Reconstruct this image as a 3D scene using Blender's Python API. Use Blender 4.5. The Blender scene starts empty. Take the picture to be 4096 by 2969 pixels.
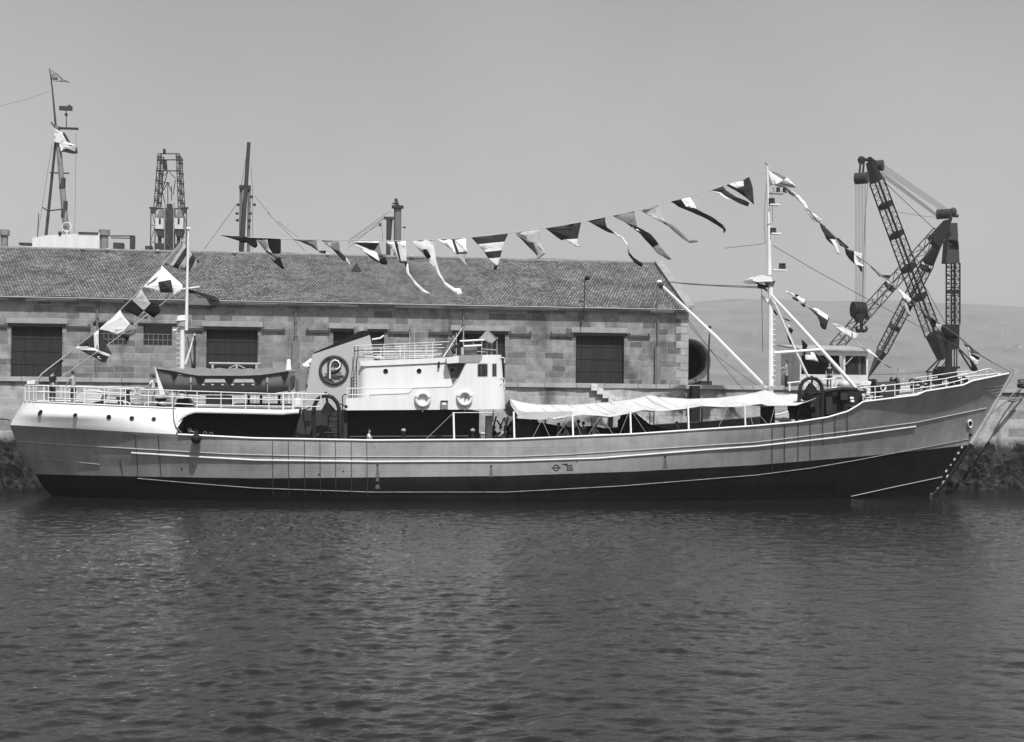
import bpy, bmesh, math, random
import numpy as np
from mathutils import Vector, Matrix
from mathutils.geometry import tessellate_polygon

rnd = random.Random(7)
V3 = Vector
HAZE = 0.00019
sc = bpy.context.scene
col = sc.collection
R_ = math.radians

# ---------------------------------------------------------------- camera
PW, PH, FPX = 4096.0, 2969.0, 5418.0        # photo pixels and focal length in photo pixels
YAW, PITCH, ROLL = R_(7.2), 0.0117, 0.0115
CAM = V3((0, 0, 6.0))
fwd = V3((math.sin(YAW)*math.cos(PITCH), math.cos(YAW)*math.cos(PITCH), math.sin(PITCH)))
r0 = V3((math.cos(YAW), -math.sin(YAW), 0)); u0 = r0.cross(fwd)
RT = r0*math.cos(ROLL) + u0*math.sin(ROLL)
UP = u0*math.cos(ROLL) - r0*math.sin(ROLL)
cam_d = bpy.data.cameras.new('camera'); cam_d.sensor_width = 36.0; cam_d.lens = FPX/PW*36.0
cam_d.clip_end = 20000; cam_d.clip_start = 0.5
cam = bpy.data.objects.new('camera', cam_d); col.objects.link(cam)
mt = Matrix((RT, UP, -fwd)).transposed().to_4x4(); mt.translation = CAM
cam.matrix_world = mt
sc.camera = cam

# ---------------------------------------------------------------- world and sun
SUN_EL, SUN_AZ = R_(57), R_(13)            # azimuth: to the right of the direction behind the camera
sdir = V3((math.sin(SUN_AZ)*math.cos(SUN_EL), -math.cos(SUN_AZ)*math.cos(SUN_EL), math.sin(SUN_EL)))
w = bpy.data.worlds.new("World"); sc.world = w; w.use_nodes = True
nt = w.node_tree; nt.nodes.clear()
out = nt.nodes.new('ShaderNodeOutputWorld'); bg = nt.nodes.new('ShaderNodeBackground')
sky = nt.nodes.new('ShaderNodeTexSky'); sky.sky_type = 'NISHITA'; sky.sun_disc = False
sky.sun_elevation = SUN_EL; sky.sun_rotation = math.atan2(sdir.x, sdir.y)
sky.air_density = 1.0; sky.dust_density = 2.0; sky.ozone_density = 1.0
bw = nt.nodes.new('ShaderNodeRGBToBW')
gm = nt.nodes.new('ShaderNodeGamma'); gm.inputs[1].default_value = 0.8
mu = nt.nodes.new('ShaderNodeMath'); mu.operation = 'MULTIPLY'; mu.inputs[1].default_value = 1.42
tc = nt.nodes.new('ShaderNodeTexCoord'); nz = nt.nodes.new('ShaderNodeTexNoise')
nz.inputs['Scale'].default_value = 3.0; nz.inputs['Detail'].default_value = 5.0
mr = nt.nodes.new('ShaderNodeMapRange'); mr.inputs[1].default_value = .3; mr.inputs[2].default_value = .7; mr.inputs[3].default_value = 0.86; mr.inputs[4].default_value = 1.13
m2 = nt.nodes.new('ShaderNodeMath'); m2.operation = 'MULTIPLY'
L = nt.links.new
L(sky.outputs[0], bw.inputs[0]); L(bw.outputs[0], gm.inputs[0]); L(gm.outputs[0], mu.inputs[0])
L(tc.outputs['Generated'], nz.inputs['Vector']); L(nz.outputs[0], mr.inputs[0])
L(mu.outputs[0], m2.inputs[0]); L(mr.outputs[0], m2.inputs[1]); L(m2.outputs[0], bg.inputs[0])
L(bg.outputs[0], out.inputs[0])
bg.inputs[1].default_value = 0.115
sl = bpy.data.lights.new('sun', 'SUN'); sl.energy = 4.9; sl.angle = R_(0.6); sl.color = (1, 1, 1)
so = bpy.data.objects.new('sun', sl); col.objects.link(so)
so.rotation_euler = sdir.to_track_quat('Z', 'Y').to_euler(); so.location = (40, -60, 90)
sc.view_settings.view_transform = 'Standard'; sc.view_settings.look = 'None'
sc.view_settings.exposure = 0.05; sc.view_settings.gamma = 1.0
sc.cycles.use_denoising = True
sc.cycles.max_bounces = 6; sc.cycles.transparent_max_bounces = 12
sc.cycles.volume_bounces = 0

# ---------------------------------------------------------------- photo pixel -> world helpers
CR = {'W': (0, 0, 1.806), 'A': (0, 1250, .48669), 'B': (1000, 1250, .48669), 'C': (2000, 1250, .48669),
      'D': (3000, 1250, .48668), 'E': (0, 200, .51692), 'F': (850, 850, .46296), 'G': (1850, 700, .55115),
      'H': (2900, 550, .66928), 'I': (250, 900, .33461), 'J': (550, 1350, .33069), 'K': (1250, 1280, .36596),
      'L': (1950, 1500, .30864), 'M': (2600, 1050, .39545), 'O': (3000, 640, .30414), 'Q': (3380, 600, .24331),
      'R': (3100, 1120, .30414), 'S': (3350, 980, .35288), 'T': (3150, 1400, .2425), 'V': (3700, 1300, .42581),
      'X': (580, 550, .30414), 'Z': (1350, 760, .22046)}
def uv(c, x, y):
    a, b, s = CR[c]; return (a + x*s, b + y*s)
def ray(u, v): return fwd + RT*((u-PW/2)/FPX) - UP*((v-PH/2)/FPX)
def P(u, v, Y):
    r = ray(u, v); return CAM + r*(Y/r.y)
def pt(c, x, y, Y): return P(*uv(c, x, y), Y)
def pts(c, l, Y): return [pt(c, x, y, Y) for x, y in l]
def poly_uv(*segs):                       # ('A',[(x,y)..]),('B',..) -> list of photo pixels
    r = []
    for c, l in segs: r += [uv(c, x, y) for x, y in l]
    return r
def dense(l, step=30):
    r = [l[0]]
    for a, b in zip(l, l[1:]):
        n = max(1, int(math.hypot(b[0]-a[0], b[1]-a[1])/step))
        for k in range(1, n+1): r.append((a[0]+(b[0]-a[0])*k/n, a[1]+(b[1]-a[1])*k/n))
    return r
def mono(l):
    r = [l[0]]
    for q in l[1:]:
        if q[0] > r[-1][0]+1.5: r.append(q)
    return r
def interp(tab, x):
    if x <= tab[0][0]: return tab[0][1]
    if x >= tab[-1][0]: return tab[-1][1]
    lo, hi = 0, len(tab)-1
    while hi-lo > 1:
        m = (lo+hi)//2
        if tab[m][0] <= x: lo = m
        else: hi = m
    (a, p), (b, q) = tab[lo], tab[hi]
    return p + (q-p)*(x-a)/(b-a)

# ---------------------------------------------------------------- materials (all neutral: a black and white world)
MATS = {}
def mat(name, v, rough=.6, var=.12, scale=1.5, bump=0.0, bscale=20, metal=0.0, stretch=(1, 1, 1), spec=.18):
    if name in MATS: return MATS[name]
    m = bpy.data.materials.new(name); m.use_nodes = True; n = m.node_tree; b = n.nodes['Principled BSDF']
    b.inputs['Roughness'].default_value = rough; b.inputs['Metallic'].default_value = metal
    b.inputs['Specular IOR Level'].default_value = spec
    t = n.nodes.new('ShaderNodeTexCoord'); mp = n.nodes.new('ShaderNodeMapping'); mp.inputs['Scale'].default_value = stretch
    n.links.new(t.outputs['Object'], mp.inputs[0])
    z = n.nodes.new('ShaderNodeTexNoise'); z.inputs['Scale'].default_value = scale; z.inputs['Detail'].default_value = 6
    n.links.new(mp.outputs[0], z.inputs['Vector'])
    r = n.nodes.new('ShaderNodeMapRange'); r.inputs[1].default_value = .3; r.inputs[2].default_value = .7
    r.inputs[3].default_value = v*(1-var); r.inputs[4].default_value = v*(1+var)
    n.links.new(z.outputs[0], r.inputs[0]); n.links.new(r.outputs[0], b.inputs['Base Color'])
    if bump:
        z2 = n.nodes.new('ShaderNodeTexNoise'); z2.inputs['Scale'].default_value = bscale; z2.inputs['Detail'].default_value = 4
        n.links.new(mp.outputs[0], z2.inputs['Vector'])
        bu = n.nodes.new('ShaderNodeBump'); bu.inputs['Strength'].default_value = bump; bu.inputs['Distance'].default_value = .05
        n.links.new(z2.outputs[0], bu.inputs['Height']); n.links.new(bu.outputs[0], b.inputs['Normal'])
    MATS[name] = m; return m
def plated(name, v, rough, sv=.16):
    m = bpy.data.materials.new(name); m.use_nodes = True; n = m.node_tree; N = n.nodes.new; K = n.links.new
    p = n.nodes['Principled BSDF']; p.inputs['Roughness'].default_value = rough; p.inputs['Specular IOR Level'].default_value = .2 if v < .1 else .35
    g = N('ShaderNodeNewGeometry'); se = N('ShaderNodeSeparateXYZ'); cb = N('ShaderNodeCombineXYZ'); K(g.outputs['Position'], se.inputs[0])
    K(se.outputs[0], cb.inputs[0]); K(se.outputs[2], cb.inputs[1])
    b = N('ShaderNodeTexBrick'); K(cb.outputs[0], b.inputs['Vector']); b.inputs['Scale'].default_value = 1
    b.inputs['Brick Width'].default_value = 5.2; b.inputs['Row Height'].default_value = 1.35; b.inputs['Mortar Size'].default_value = .012; b.inputs['Mortar Smooth'].default_value = .6
    b.inputs['Color1'].default_value = (.94,)*3+(1,); b.inputs['Color2'].default_value = (1.04,)*3+(1,); b.inputs['Mortar'].default_value = (.86,)*3+(1,)
    mp = N('ShaderNodeMapping'); mp.inputs['Scale'].default_value = (2.2, .4, .16); K(g.outputs['Position'], mp.inputs[0])
    z1 = N('ShaderNodeTexNoise'); z1.inputs['Scale'].default_value = 1.3; z1.inputs['Detail'].default_value = 7; z1.inputs['Roughness'].default_value = .62; K(mp.outputs[0], z1.inputs['Vector'])
    z2 = N('ShaderNodeTexNoise'); z2.inputs['Scale'].default_value = .8; z2.inputs['Detail'].default_value = 8; z2.inputs['Roughness'].default_value = .65; K(g.outputs['Position'], z2.inputs['Vector'])
    r1 = N('ShaderNodeMapRange'); r1.inputs[1].default_value = .3; r1.inputs[2].default_value = .7; r1.inputs[3].default_value = v*(1-sv*.5); r1.inputs[4].default_value = v*(1+sv*.5); K(z1.outputs[0], r1.inputs[0])
    r2 = N('ShaderNodeMapRange'); r2.inputs[1].default_value = .3; r2.inputs[2].default_value = .7; r2.inputs[3].default_value = 1-sv; r2.inputs[4].default_value = 1+sv*.8; K(z2.outputs[0], r2.inputs[0])
    m1 = N('ShaderNodeMath'); m1.operation = 'MULTIPLY'; K(r1.outputs[0], m1.inputs[0]); K(r2.outputs[0], m1.inputs[1])
    mx = N('ShaderNodeMix'); mx.data_type = 'RGBA'; mx.blend_type = 'MULTIPLY'; mx.inputs[0].default_value = 1; K(m1.outputs[0], mx.inputs[6]); K(b.outputs['Color'], mx.inputs[7]); K(mx.outputs[2], p.inputs['Base Color'])
    ad = N('ShaderNodeMath'); ad.operation = 'MULTIPLY_ADD'; ad.inputs[1].default_value = -.35; K(b.outputs['Fac'], ad.inputs[0]); K(z2.outputs[0], ad.inputs[2])
    bu = N('ShaderNodeBump'); bu.inputs['Strength'].default_value = .5; bu.inputs['Distance'].default_value = .06; K(ad.outputs[0], bu.inputs['Height']); K(bu.outputs[0], p.inputs['Normal'])
    return m
white = mat('white_paint', .72, .45, .07, 1.2, stretch=(1.6, 1, .2), bump=.12, bscale=1.5)
white2 = mat('white_pipe_paint', .72, .5, .05, 2)
canvas = mat('canvas_white', .52, .9, .10, 1.2, bump=.5, bscale=3)
hullg = plated('hull_grey_paint', .30, .45, .21)
hulld = plated('boot_topping_black', .012, .4, .45)
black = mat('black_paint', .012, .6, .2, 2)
dark = mat('dark_steel', .018, .6, .3, 3)
dark2 = mat('dark_grey_paint', .035, .6, .15, 2)
mid = mat('mid_grey_paint', .17, .6, .12, 2)
light = mat('light_grey_paint', .38, .6, .1, 2)
funnelg = mat('funnel_grey_paint', .42, .5, .05, 1)
deckm = mat('deck_planking', .10, .8, .2, 2, stretch=(.3, 6, 1))
rope = mat('rope', .16, .9, .2, 10)
ropel = mat('pale_rope', .42, .9, .1, 10)
wire = mat('wire', .08, .6, .2, 10)
seam = mat('hull_seam', .07, .6, .2, 3)
glass = mat('dark_glass', .015, .08, .1, 1, spec=.6)
fw = mat('flag_white', .72, .9, .06, 5); fl_ = mat('flag_light', .40, .9, .08, 5); fg = mat('flag_grey', .18, .9, .1, 5)
fd = mat('flag_dark', .035, .9, .15, 5); fk = mat('flag_black', .01, .9, .15, 5)
FT = {'w': fw, 'l': fl_, 'g': fg, 'd': fd, 'k': fk}

# ---------------------------------------------------------------- mesh builder
ORG = {}
def tag(o, label=None, cat=None, group=None, kind=None):
    if label: o['label'] = label
    if cat: o['category'] = cat
    if group: o['group'] = group
    if kind: o['kind'] = kind
    return o
def thing(name, loc, label, cat, group=None):
    o = bpy.data.objects.new(name, None); col.objects.link(o); o.location = loc; o.empty_display_size = .5
    ORG[o.name] = V3(loc); return tag(o, label, cat, group)
class MB:
    def __init__(s): s.v = []; s.f = []; s.mi = []; s.cur = 0; s.sm = []
    def add(s, vs, fs, smooth=False):
        n = len(s.v); s.v += [V3(a) for a in vs]
        for f in fs: s.f.append([n+i for i in f]); s.mi.append(s.cur); s.sm.append(smooth)
        return s
    def box(s, a, b):
        x0, y0, z0 = a; x1, y1, z1 = b
        return s.add([(x0,y0,z0),(x1,y0,z0),(x1,y1,z0),(x0,y1,z0),(x0,y0,z1),(x1,y0,z1),(x1,y1,z1),(x0,y1,z1)],
                     [(0,3,2,1),(4,5,6,7),(0,1,5,4),(1,2,6,5),(2,3,7,6),(3,0,4,7)])
    def prism(s, poly, d):                # poly: 3d points, extruded by vector d
        n = len(poly); d = V3(d); tri = tessellate_polygon([poly])
        vs = list(poly) + [p+d for p in poly]
        fs = [tuple(t) for t in tri] + [tuple(n+i for i in reversed(t)) for t in tri]
        fs += [(i, (i+1) % n, n+(i+1) % n, n+i) for i in range(n)]
        return s.add(vs, fs)
    def cyl(s, a, b, ra, rb=None, n=8, cap=True, smooth=True):
        a = V3(a); b = V3(b); rb = ra if rb is None else rb; d = (b-a)
        if d.length < 1e-6: return s
        d.normalize(); e = d.orthogonal().normalized(); g = d.cross(e)
        vs = []
        for p, r in ((a, ra), (b, rb)):
            for k in range(n):
                t = 2*math.pi*k/n; vs.append(p + e*(r*math.cos(t)) + g*(r*math.sin(t)))
        fs = [(k, (k+1) % n, n+(k+1) % n, n+k) for k in range(n)]
        s.add(vs, fs, smooth)
        if cap: s.add(vs, [tuple(reversed(range(n))), tuple(range(n, 2*n))])
        return s
    def bar(s, a, b, w, h=None):          # square bar
        return s.cyl(a, b, w*.7, w*.7, 4, True, False)
    def tube(s, path, r, n=6, closed=False):
        path = [V3(p) for p in path]; m = len(path); rings = []
        e = None
        for i, p in enumerate(path):
            q0 = path[i-1] if (i > 0 or closed) else p; q1 = path[(i+1) % m] if (i < m-1 or closed) else p
            d = (q1-q0).normalized() if (q1-q0).length > 1e-9 else V3((1, 0, 0))
            if e is None: e = d.orthogonal().normalized()
            e = (e - d*e.dot(d)); e = e.normalized() if e.length > 1e-6 else d.orthogonal().normalized()
            g = d.cross(e); rr = r[i] if isinstance(r, (list, tuple)) else r
            rings.append([p + e*(rr*math.cos(2*math.pi*k/n)) + g*(rr*math.sin(2*math.pi*k/n)) for k in range(n)])
        vs = [q for R in rings for q in R]; fs = []
        for i in range(m if closed else m-1):
            j = (i+1) % m
            fs += [(i*n+k, i*n+(k+1) % n, j*n+(k+1) % n, j*n+k) for k in range(n)]
        s.add(vs, fs, True)
        if not closed: s.add(vs, [tuple(range(n)), tuple(range((m-1)*n, m*n))])
        return s
    def ball(s, c, r, sx=1, sy=1, sz=1, n=12):
        c = V3(c); vs = []; fs = []; m = n//2
        for i in range(m+1):
            a = math.pi*i/m
            for k in range(n):
                b = 2*math.pi*k/n
                vs.append(c + V3((r*sx*math.sin(a)*math.cos(b), r*sy*math.sin(a)*math.sin(b), r*sz*math.cos(a))))
        for i in range(m):
            fs += [(i*n+k, (i+1)*n+k, (i+1)*n+(k+1) % n, i*n+(k+1) % n) for k in range(n)]
        return s.add(vs, fs, True)
    def grid(s, rows, closed=False, smooth=True):
        n = len(rows[0]); vs = [p for r in rows for p in r]; fs = []
        for i in range(len(rows)-1):
            for k in range(n if closed else n-1):
                fs.append((i*n+k, i*n+(k+1) % n, (i+1)*n+(k+1) % n, (i+1)*n+k))
        return s.add(vs, fs, smooth)
    def torus(s, c, R, r, ax=(0, 1, 0), n=24, m=8, arc=(0, 2*math.pi)):
        ax = V3(ax).normalized(); e = ax.orthogonal().normalized()
        if abs(ax.y) > .9: e = V3((1, 0, 0))
        g = ax.cross(e); c = V3(c)
        return s.tube([c + e*(R*math.cos(2*math.pi*k/n)) + g*(R*math.sin(2*math.pi*k/n)) for k in range(n)], r, m, True)
    def build(s, name, m, parent=None, label=None, cat=None, group=None, kind=None, bevel=0, solid=0):
        ms = m if isinstance(m, (list, tuple)) else [m]
        if parent is not None: o3 = ORG[parent.name]
        else:
            xs = [p.x for p in s.v]; ys = [p.y for p in s.v]; zs = [p.z for p in s.v]
            o3 = V3(((min(xs)+max(xs))/2, (min(ys)+max(ys))/2, min(zs)))
        me = bpy.data.meshes.new(name)
        me.from_pydata([tuple(p-o3) for p in s.v], [], s.f)
        for x in ms: me.materials.append(x)
        me.polygons.foreach_set('material_index', s.mi); me.polygons.foreach_set('use_smooth', s.sm)
        me.update()
        o = bpy.data.objects.new(name, me); col.objects.link(o)
        if parent is not None: o.parent = parent
        else: o.location = o3
        ORG[o.name] = o3
        if bevel:
            b = o.modifiers.new('bevel', 'BEVEL'); b.width = bevel; b.segments = 2; b.limit_method = 'ANGLE'
        if solid:
            b = o.modifiers.new('solid', 'SOLIDIFY'); b.thickness = solid; b.offset = 0
        return tag(o, label, cat, group, kind)
# ================================================================ SETTING
# ---- water: real waves in the harbour basin, flat water beyond
def make_water():
    x0, x1, y0, y1 = -40.0, 64.0, 12.0, 90.0
    nx = int((x1-x0)/.095)+1; yl = np.concatenate([np.arange(y0, 46, .075), np.arange(46, y1, .12), [y1]]); ny = len(yl)
    X, Y = np.meshgrid(np.linspace(x0, x1, nx), yl)
    Z = np.zeros_like(X); g = np.random.RandomState(3)
    amp = .80 + .22*np.sin(X*.31+Y*.12+1)*np.sin(Y*.23-X*.07) + .15*np.sin(X*.12+2.2)
    cx = -1.2 - (Y-40)*.05; slick = np.exp(-((X-cx+.5*np.sin(Y*.5)+.4*np.sin(Y*1.3))/(.062*Y))**4); amp *= 1+.35*slick
    amp *= 1-.72*np.clip((Y-66)/4, 0, 1)*np.clip((46-X)/6, 0, 1)
    for i in range(90):
        lam = .2*(1.9/.2)**(g.rand()**1.75); k = 2*math.pi/lam
        th = R_(78) + g.randn()*.62
        if i % 5 == 0: th += 1.3
        ph = g.rand()*6.28; A = .0039*lam**.75
        kx, ky = k*math.cos(th), k*math.sin(th)
        wob = .5*np.sin(X*.23+i)+.5*np.sin(Y*.31+i*2)
        Z += A*np.sin(kx*X+ky*Y+ph+wob)
    Z *= amp
    edge = np.minimum(np.minimum(X-x0, x1-X), np.minimum(Y-y0, y1-Y)); Z *= np.clip(edge/2, 0, 1)
    vs = np.stack([X, Y, Z], -1).reshape(-1, 3)
    idx = np.arange(nx*ny).reshape(ny, nx)
    q = np.stack([idx[:-1, :-1], idx[:-1, 1:], idx[1:, 1:], idx[1:, :-1]], -1).reshape(-1, 4)
    big = 9000.0
    ov = np.array([(-big, -big, 0), (big, -big, 0), (big, big, 0), (-big, big, 0), (x0, y0, 0), (x1, y0, 0), (x1, y1, 0), (x0, y1, 0)], float)
    b = len(vs); of = np.array([(0, 1, 5, 4), (1, 2, 6, 5), (2, 3, 7, 6), (3, 0, 4, 7)]) + b
    vs = np.concatenate([vs, ov]); q = np.concatenate([q, of])
    me = bpy.data.meshes.new('water'); me.vertices.add(len(vs)); me.vertices.foreach_set('co', vs.ravel())
    me.loops.add(len(q)*4); me.loops.foreach_set('vertex_index', q.ravel().astype(np.int32))
    me.polygons.add(len(q)); me.polygons.foreach_set('loop_start', np.arange(len(q), dtype=np.int32)*4)
    me.polygons.foreach_set('loop_total', np.full(len(q), 4, np.int32))
    me.polygons.foreach_set('use_smooth', np.ones(len(q), bool)); me.update(calc_edges=True)
    m = bpy.data.materials.new('harbour_water'); m.use_nodes = True; n = m.node_tree; p = n.nodes['Principled BSDF']
    p.inputs['Base Color'].default_value = (.012, .012, .012, 1); p.inputs['Roughness'].default_value = .04; p.inputs['IOR'].default_value = 1.33
    t = n.nodes.new('ShaderNodeTexCoord'); mp = n.nodes.new('ShaderNodeMapping'); mp.inputs['Scale'].default_value = (.5, 1.2, 1)
    mp.inputs['Rotation'].default_value = (0, 0, R_(-8))
    z = n.nodes.new('ShaderNodeTexNoise'); z.inputs['Scale'].default_value = 7; z.inputs['Detail'].default_value = 3; z.inputs['Roughness'].default_value = .55
    bu = n.nodes.new('ShaderNodeBump'); bu.inputs['Strength'].default_value = .8; bu.inputs['Distance'].default_value = .02
    n.links.new(t.outputs['Object'], mp.inputs[0]); n.links.new(mp.outputs[0], z.inputs['Vector'])
    n.links.new(z.outputs[0], bu.inputs['Height']); n.links.new(bu.outputs[0], p.inputs['Normal'])
    me.materials.append(m)
    o = bpy.data.objects.new('water', me); col.objects.link(o); o.location.z = -.27; tag(o, kind='structure')
make_water()

# ---- node material for coursed stone (x along the wall, z up)
def stone_mat(name, bw_, bh, lo, hi, mortar, stain=.0, weed=None, dens=.5):
    m = bpy.data.materials.new(name); m.use_nodes = True; n = m.node_tree; N = n.nodes.new; K = n.links.new
    p = n.nodes['Principled BSDF']; p.inputs['Roughness'].default_value = .9; p.inputs['Specular IOR Level'].default_value = .15
    g = N('ShaderNodeNewGeometry'); se = N('ShaderNodeSeparateXYZ'); cb = N('ShaderNodeCombineXYZ')
    K(g.outputs['Position'], se.inputs[0]); 
    wz = N('ShaderNodeTexNoise'); wz.inputs['Scale'].default_value = .35; K(g.outputs['Position'], wz.inputs['Vector'])
    ad = N('ShaderNodeMath'); ad.operation = 'MULTIPLY_ADD'; ad.inputs[1].default_value = .22; K(wz.outputs[0], ad.inputs[0]); K(se.outputs[2], ad.inputs[2])
    K(se.outputs[0], cb.inputs[0]); K(ad.outputs[0], cb.inputs[1])
    b = N('ShaderNodeTexBrick'); K(cb.outputs[0], b.inputs['Vector'])
    b.inputs['Scale'].default_value = 1.0; b.inputs['Brick Width'].default_value = bw_; b.inputs['Row Height'].default_value = bh
    b.inputs['Mortar Size'].default_value = .022; b.inputs['Mortar Smooth'].default_value = .3; b.inputs['Bias'].default_value = 0
    b.inputs['Color1'].default_value = (0, 0, 0, 1); b.inputs['Color2'].default_value = (1, 1, 1, 1); b.inputs['Mortar'].default_value = (.5, .5, .5, 1)
    b.offset = .37; b.squash = 1.45; b.squash_frequency = 3; b.offset_frequency = 3
    r = N('ShaderNodeValToRGB'); e = r.color_ramp.elements
    e[0].position = 0; e[0].color = (lo*.72,)*3+(1,); e[1].position = 1; e[1].color = (hi,)*3+(1,)
    a = e.new(.10); a.color = (lo*.8,)*3+(1,); a = e.new(.2); a.color = (lo*1.05,)*3+(1,); a = e.new(.6); a.color = ((lo+hi)*.5,)*3+(1,)
    K(b.outputs['Color'], r.inputs[0])
    mx = N('ShaderNodeMix'); mx.data_type = 'RGBA'; K(b.outputs['Fac'], mx.inputs[0]); K(r.outputs[0], mx.inputs[6]); mx.inputs[7].default_value = (mortar,)*3+(1,)
    z = N('ShaderNodeTexNoise'); z.inputs['Scale'].default_value = 1.6; z.inputs['Detail'].default_value = 10; z.inputs['Roughness'].default_value = .75
    K(g.outputs['Position'], z.inputs['Vector'])
    mr_ = N('ShaderNodeMapRange'); mr_.inputs[1].default_value = .3; mr_.inputs[2].default_value = .7; mr_.inputs[3].default_value = .62; mr_.inputs[4].default_value = 1.32
    K(z.outputs[0], mr_.inputs[0])
    ml = N('ShaderNodeMix'); ml.data_type = 'RGBA'; ml.blend_type = 'MULTIPLY'; ml.inputs[0].default_value = 1
    K(mx.outputs[2], ml.inputs[6]); K(mr_.outputs[0], ml.inputs[7]); last = ml.outputs[2]
    if stain:
        mp = N('ShaderNodeMapping'); mp.inputs['Scale'].default_value = (.6, .6, .22); K(g.outputs['Position'], mp.inputs[0])
        z3 = N('ShaderNodeTexNoise'); z3.inputs['Scale'].default_value = 1.0; z3.inputs['Detail'].default_value = 4; K(mp.outputs[0], z3.inputs['Vector'])
        m3 = N('ShaderNodeMapRange'); m3.inputs[1].default_value = .56; m3.inputs[2].default_value = .66; m3.inputs[3].default_value = 1; m3.inputs[4].default_value = 1-stain
        K(z3.outputs[0], m3.inputs[0]); q = N('ShaderNodeMix'); q.data_type = 'RGBA'; q.blend_type = 'MULTIPLY'; q.inputs[0].default_value = 1
        K(last, q.inputs[6]); K(m3.outputs[0], q.inputs[7]); last = q.outputs[2]
    if weed is not None:                  # tide zone: algae-dark stone below the high-water line
        zz = N('ShaderNodeMath'); zz.operation = 'MULTIPLY_ADD'; zz.inputs[1].default_value = 1.3; K(z.outputs[0], zz.inputs[0]); K(se.outputs[2], zz.inputs[2])
        m4 = N('ShaderNodeMapRange'); m4.inputs[1].default_value = weed; m4.inputs[2].default_value = weed+.7; m4.inputs[3].default_value = .16; m4.inputs[4].default_value = 1
        K(zz.outputs[0], m4.inputs[0]); q = N('ShaderNodeMix'); q.data_type = 'RGBA'; q.blend_type = 'MULTIPLY'; q.inputs[0].default_value = 1
        K(last, q.inputs[6]); K(m4.outputs[0], q.inputs[7]); last = q.outputs[2]
    K(last, p.inputs['Base Color'])
    bu = N('ShaderNodeBump'); bu.inputs['Strength'].default_value = .6; bu.inputs['Distance'].default_value = .03
    iv = N('ShaderNodeMath'); iv.operation = 'SUBTRACT'; K(z.outputs[0], iv.inputs[0]); K(b.outputs['Fac'], iv.inputs[1])
    K(iv.outputs[0], bu.inputs['Height']); K(bu.outputs[0], p.inputs['Normal'])
    return m
QY = 85.5; QZ = 6.28; WY = 94.0
stone_w = stone_mat('coursed_granite', .92, .45, .17, .28, .29, stain=.4)
stone_q = stone_mat('quay_masonry', 1.3, .62, .30, .42, .38, stain=.6, weed=2.9)
concrete = mat('concrete', .34, .9, .2, .8, bump=.4, bscale=8)
ground_m = mat('quay_ground', .22, .9, .2, .5, bump=.3)

# quay: wall face (battered slightly), coping, ground behind
mb = MB()
n = 160; xs = [-90 + 320*i/n for i in range(n+1)]
rows = []
for z in (-2.5, 0, 1, 2, 3, 4, 5, QZ-.28):
    rows.append([V3((x, QY + .05*math.sin(x*1.7+z*3) - .06*(6-z)*.5 + .04*math.sin(x*.6), z)) for x in xs])
mb.grid(rows)
quay_wall = mb.build('quay_wall', stone_q, None, 'stained stone quay wall behind the moored ship, dark with weed near the water', 'quay wall')
mb = MB()
x = -90
while x < 225:
    l = 1.6 + rnd.random()*.6
    mb.box((x, QY-.16+rnd.uniform(-.02, .02), QZ-.28), (x+l-.03, QY+.75, QZ+rnd.uniform(-.015, .015))); x += l
mb.build('coping', concrete, quay_wall)
mb = MB(); mb.box((-90, QY+.7, 5.0), (27, 150, QZ-.02)); mb.box((27.004, QY+.7, 5.0), (230, 108, QZ-.024))
mb.build('ground', ground_m, kind='structure')

# rubble and weed at the foot of the quay
def bank(xa_, xb_, topz, outy, seed):
    mb = MB(); g = random.Random(seed); rows = []
    nx = int((xb_-xa_)/.22); ny = 22
    from mathutils import noise
    for j in range(ny+1):
        t = j/ny; row = []
        for i in range(nx+1):
            x = xa_ + (xb_-xa_)*i/nx
            y = QY + .3 - outy*t; z = topz*(1-t)**1.1 - .7*t
            d = noise.fractal(V3((x*.9, y*.9, z*.9+seed)), .8, 2.1, 5)
            d2 = noise.noise(V3((x*2.6, y*2.6, z*2.6)))
            row.append(V3((x + d2*.1, y - d*.45, z + d*.55 + d2*.12)))
        rows.append(row)
    mb.grid(rows, smooth=False)
    return mb
weedm = mat('wet_weedy_stone', .020, .7, .95, 3.5, bump=1, bscale=12)
bank(-60, -12, 2.6, 3.2, 3).build('weedy_rubble', weedm, kind='stuff', label='weed covered rubble at the foot of the quay by the stern', cat='rubble')
bank(33, 75, 2.7, 3.0, 9).build('weedy_rubble', weedm, kind='stuff', label='dark weedy stones at the foot of the quay beyond the bow', cat='rubble')

# hills across the water
def hills():
    prof = [(-9000, 40), (-3000, 120), (600, 300), (1750, 430), (2640, 445), (2900, 440), (3250, 405), (3600, 330), (4100, 295), (5000, 290), (7000, 240), (12000, 100)]
    from mathutils import noise
    mb = MB(); rows = []
    for j in range(26):
        t = j/25; row = []
        for i in range(150):
            x = -6000 + 17000*i/149
            y = 3300 + 4000*t
            h = interp(prof, x*6500.0/max(y, 6500))
            z = h*(math.sin(min(t, .8)/.8*math.pi/2)**1.3) + (noise.fractal(V3((x*.0016, y*.0016, 0)), 1, 2, 4)*30)*t - .5
            if t > .8: z -= (t-.8)*500
            row.append(V3((x, y, z)))
        rows.append(row)
    mb.grid(rows)
    m = mat('hillside_scrub', .12, .95, .5, .007)
    mb.build('hills', m, kind='structure')
hills()

# ================================================================ WAREHOUSE
XL, XR = -52.0, 24.5
EZ, RZ, RY = 11.62, 15.75, 103.3
wh = thing('stone_warehouse', (0, WY, QZ), 'long granite warehouse with tiled roof and dark sliding doors on the quay', 'warehouse')
mb = MB()
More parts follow.
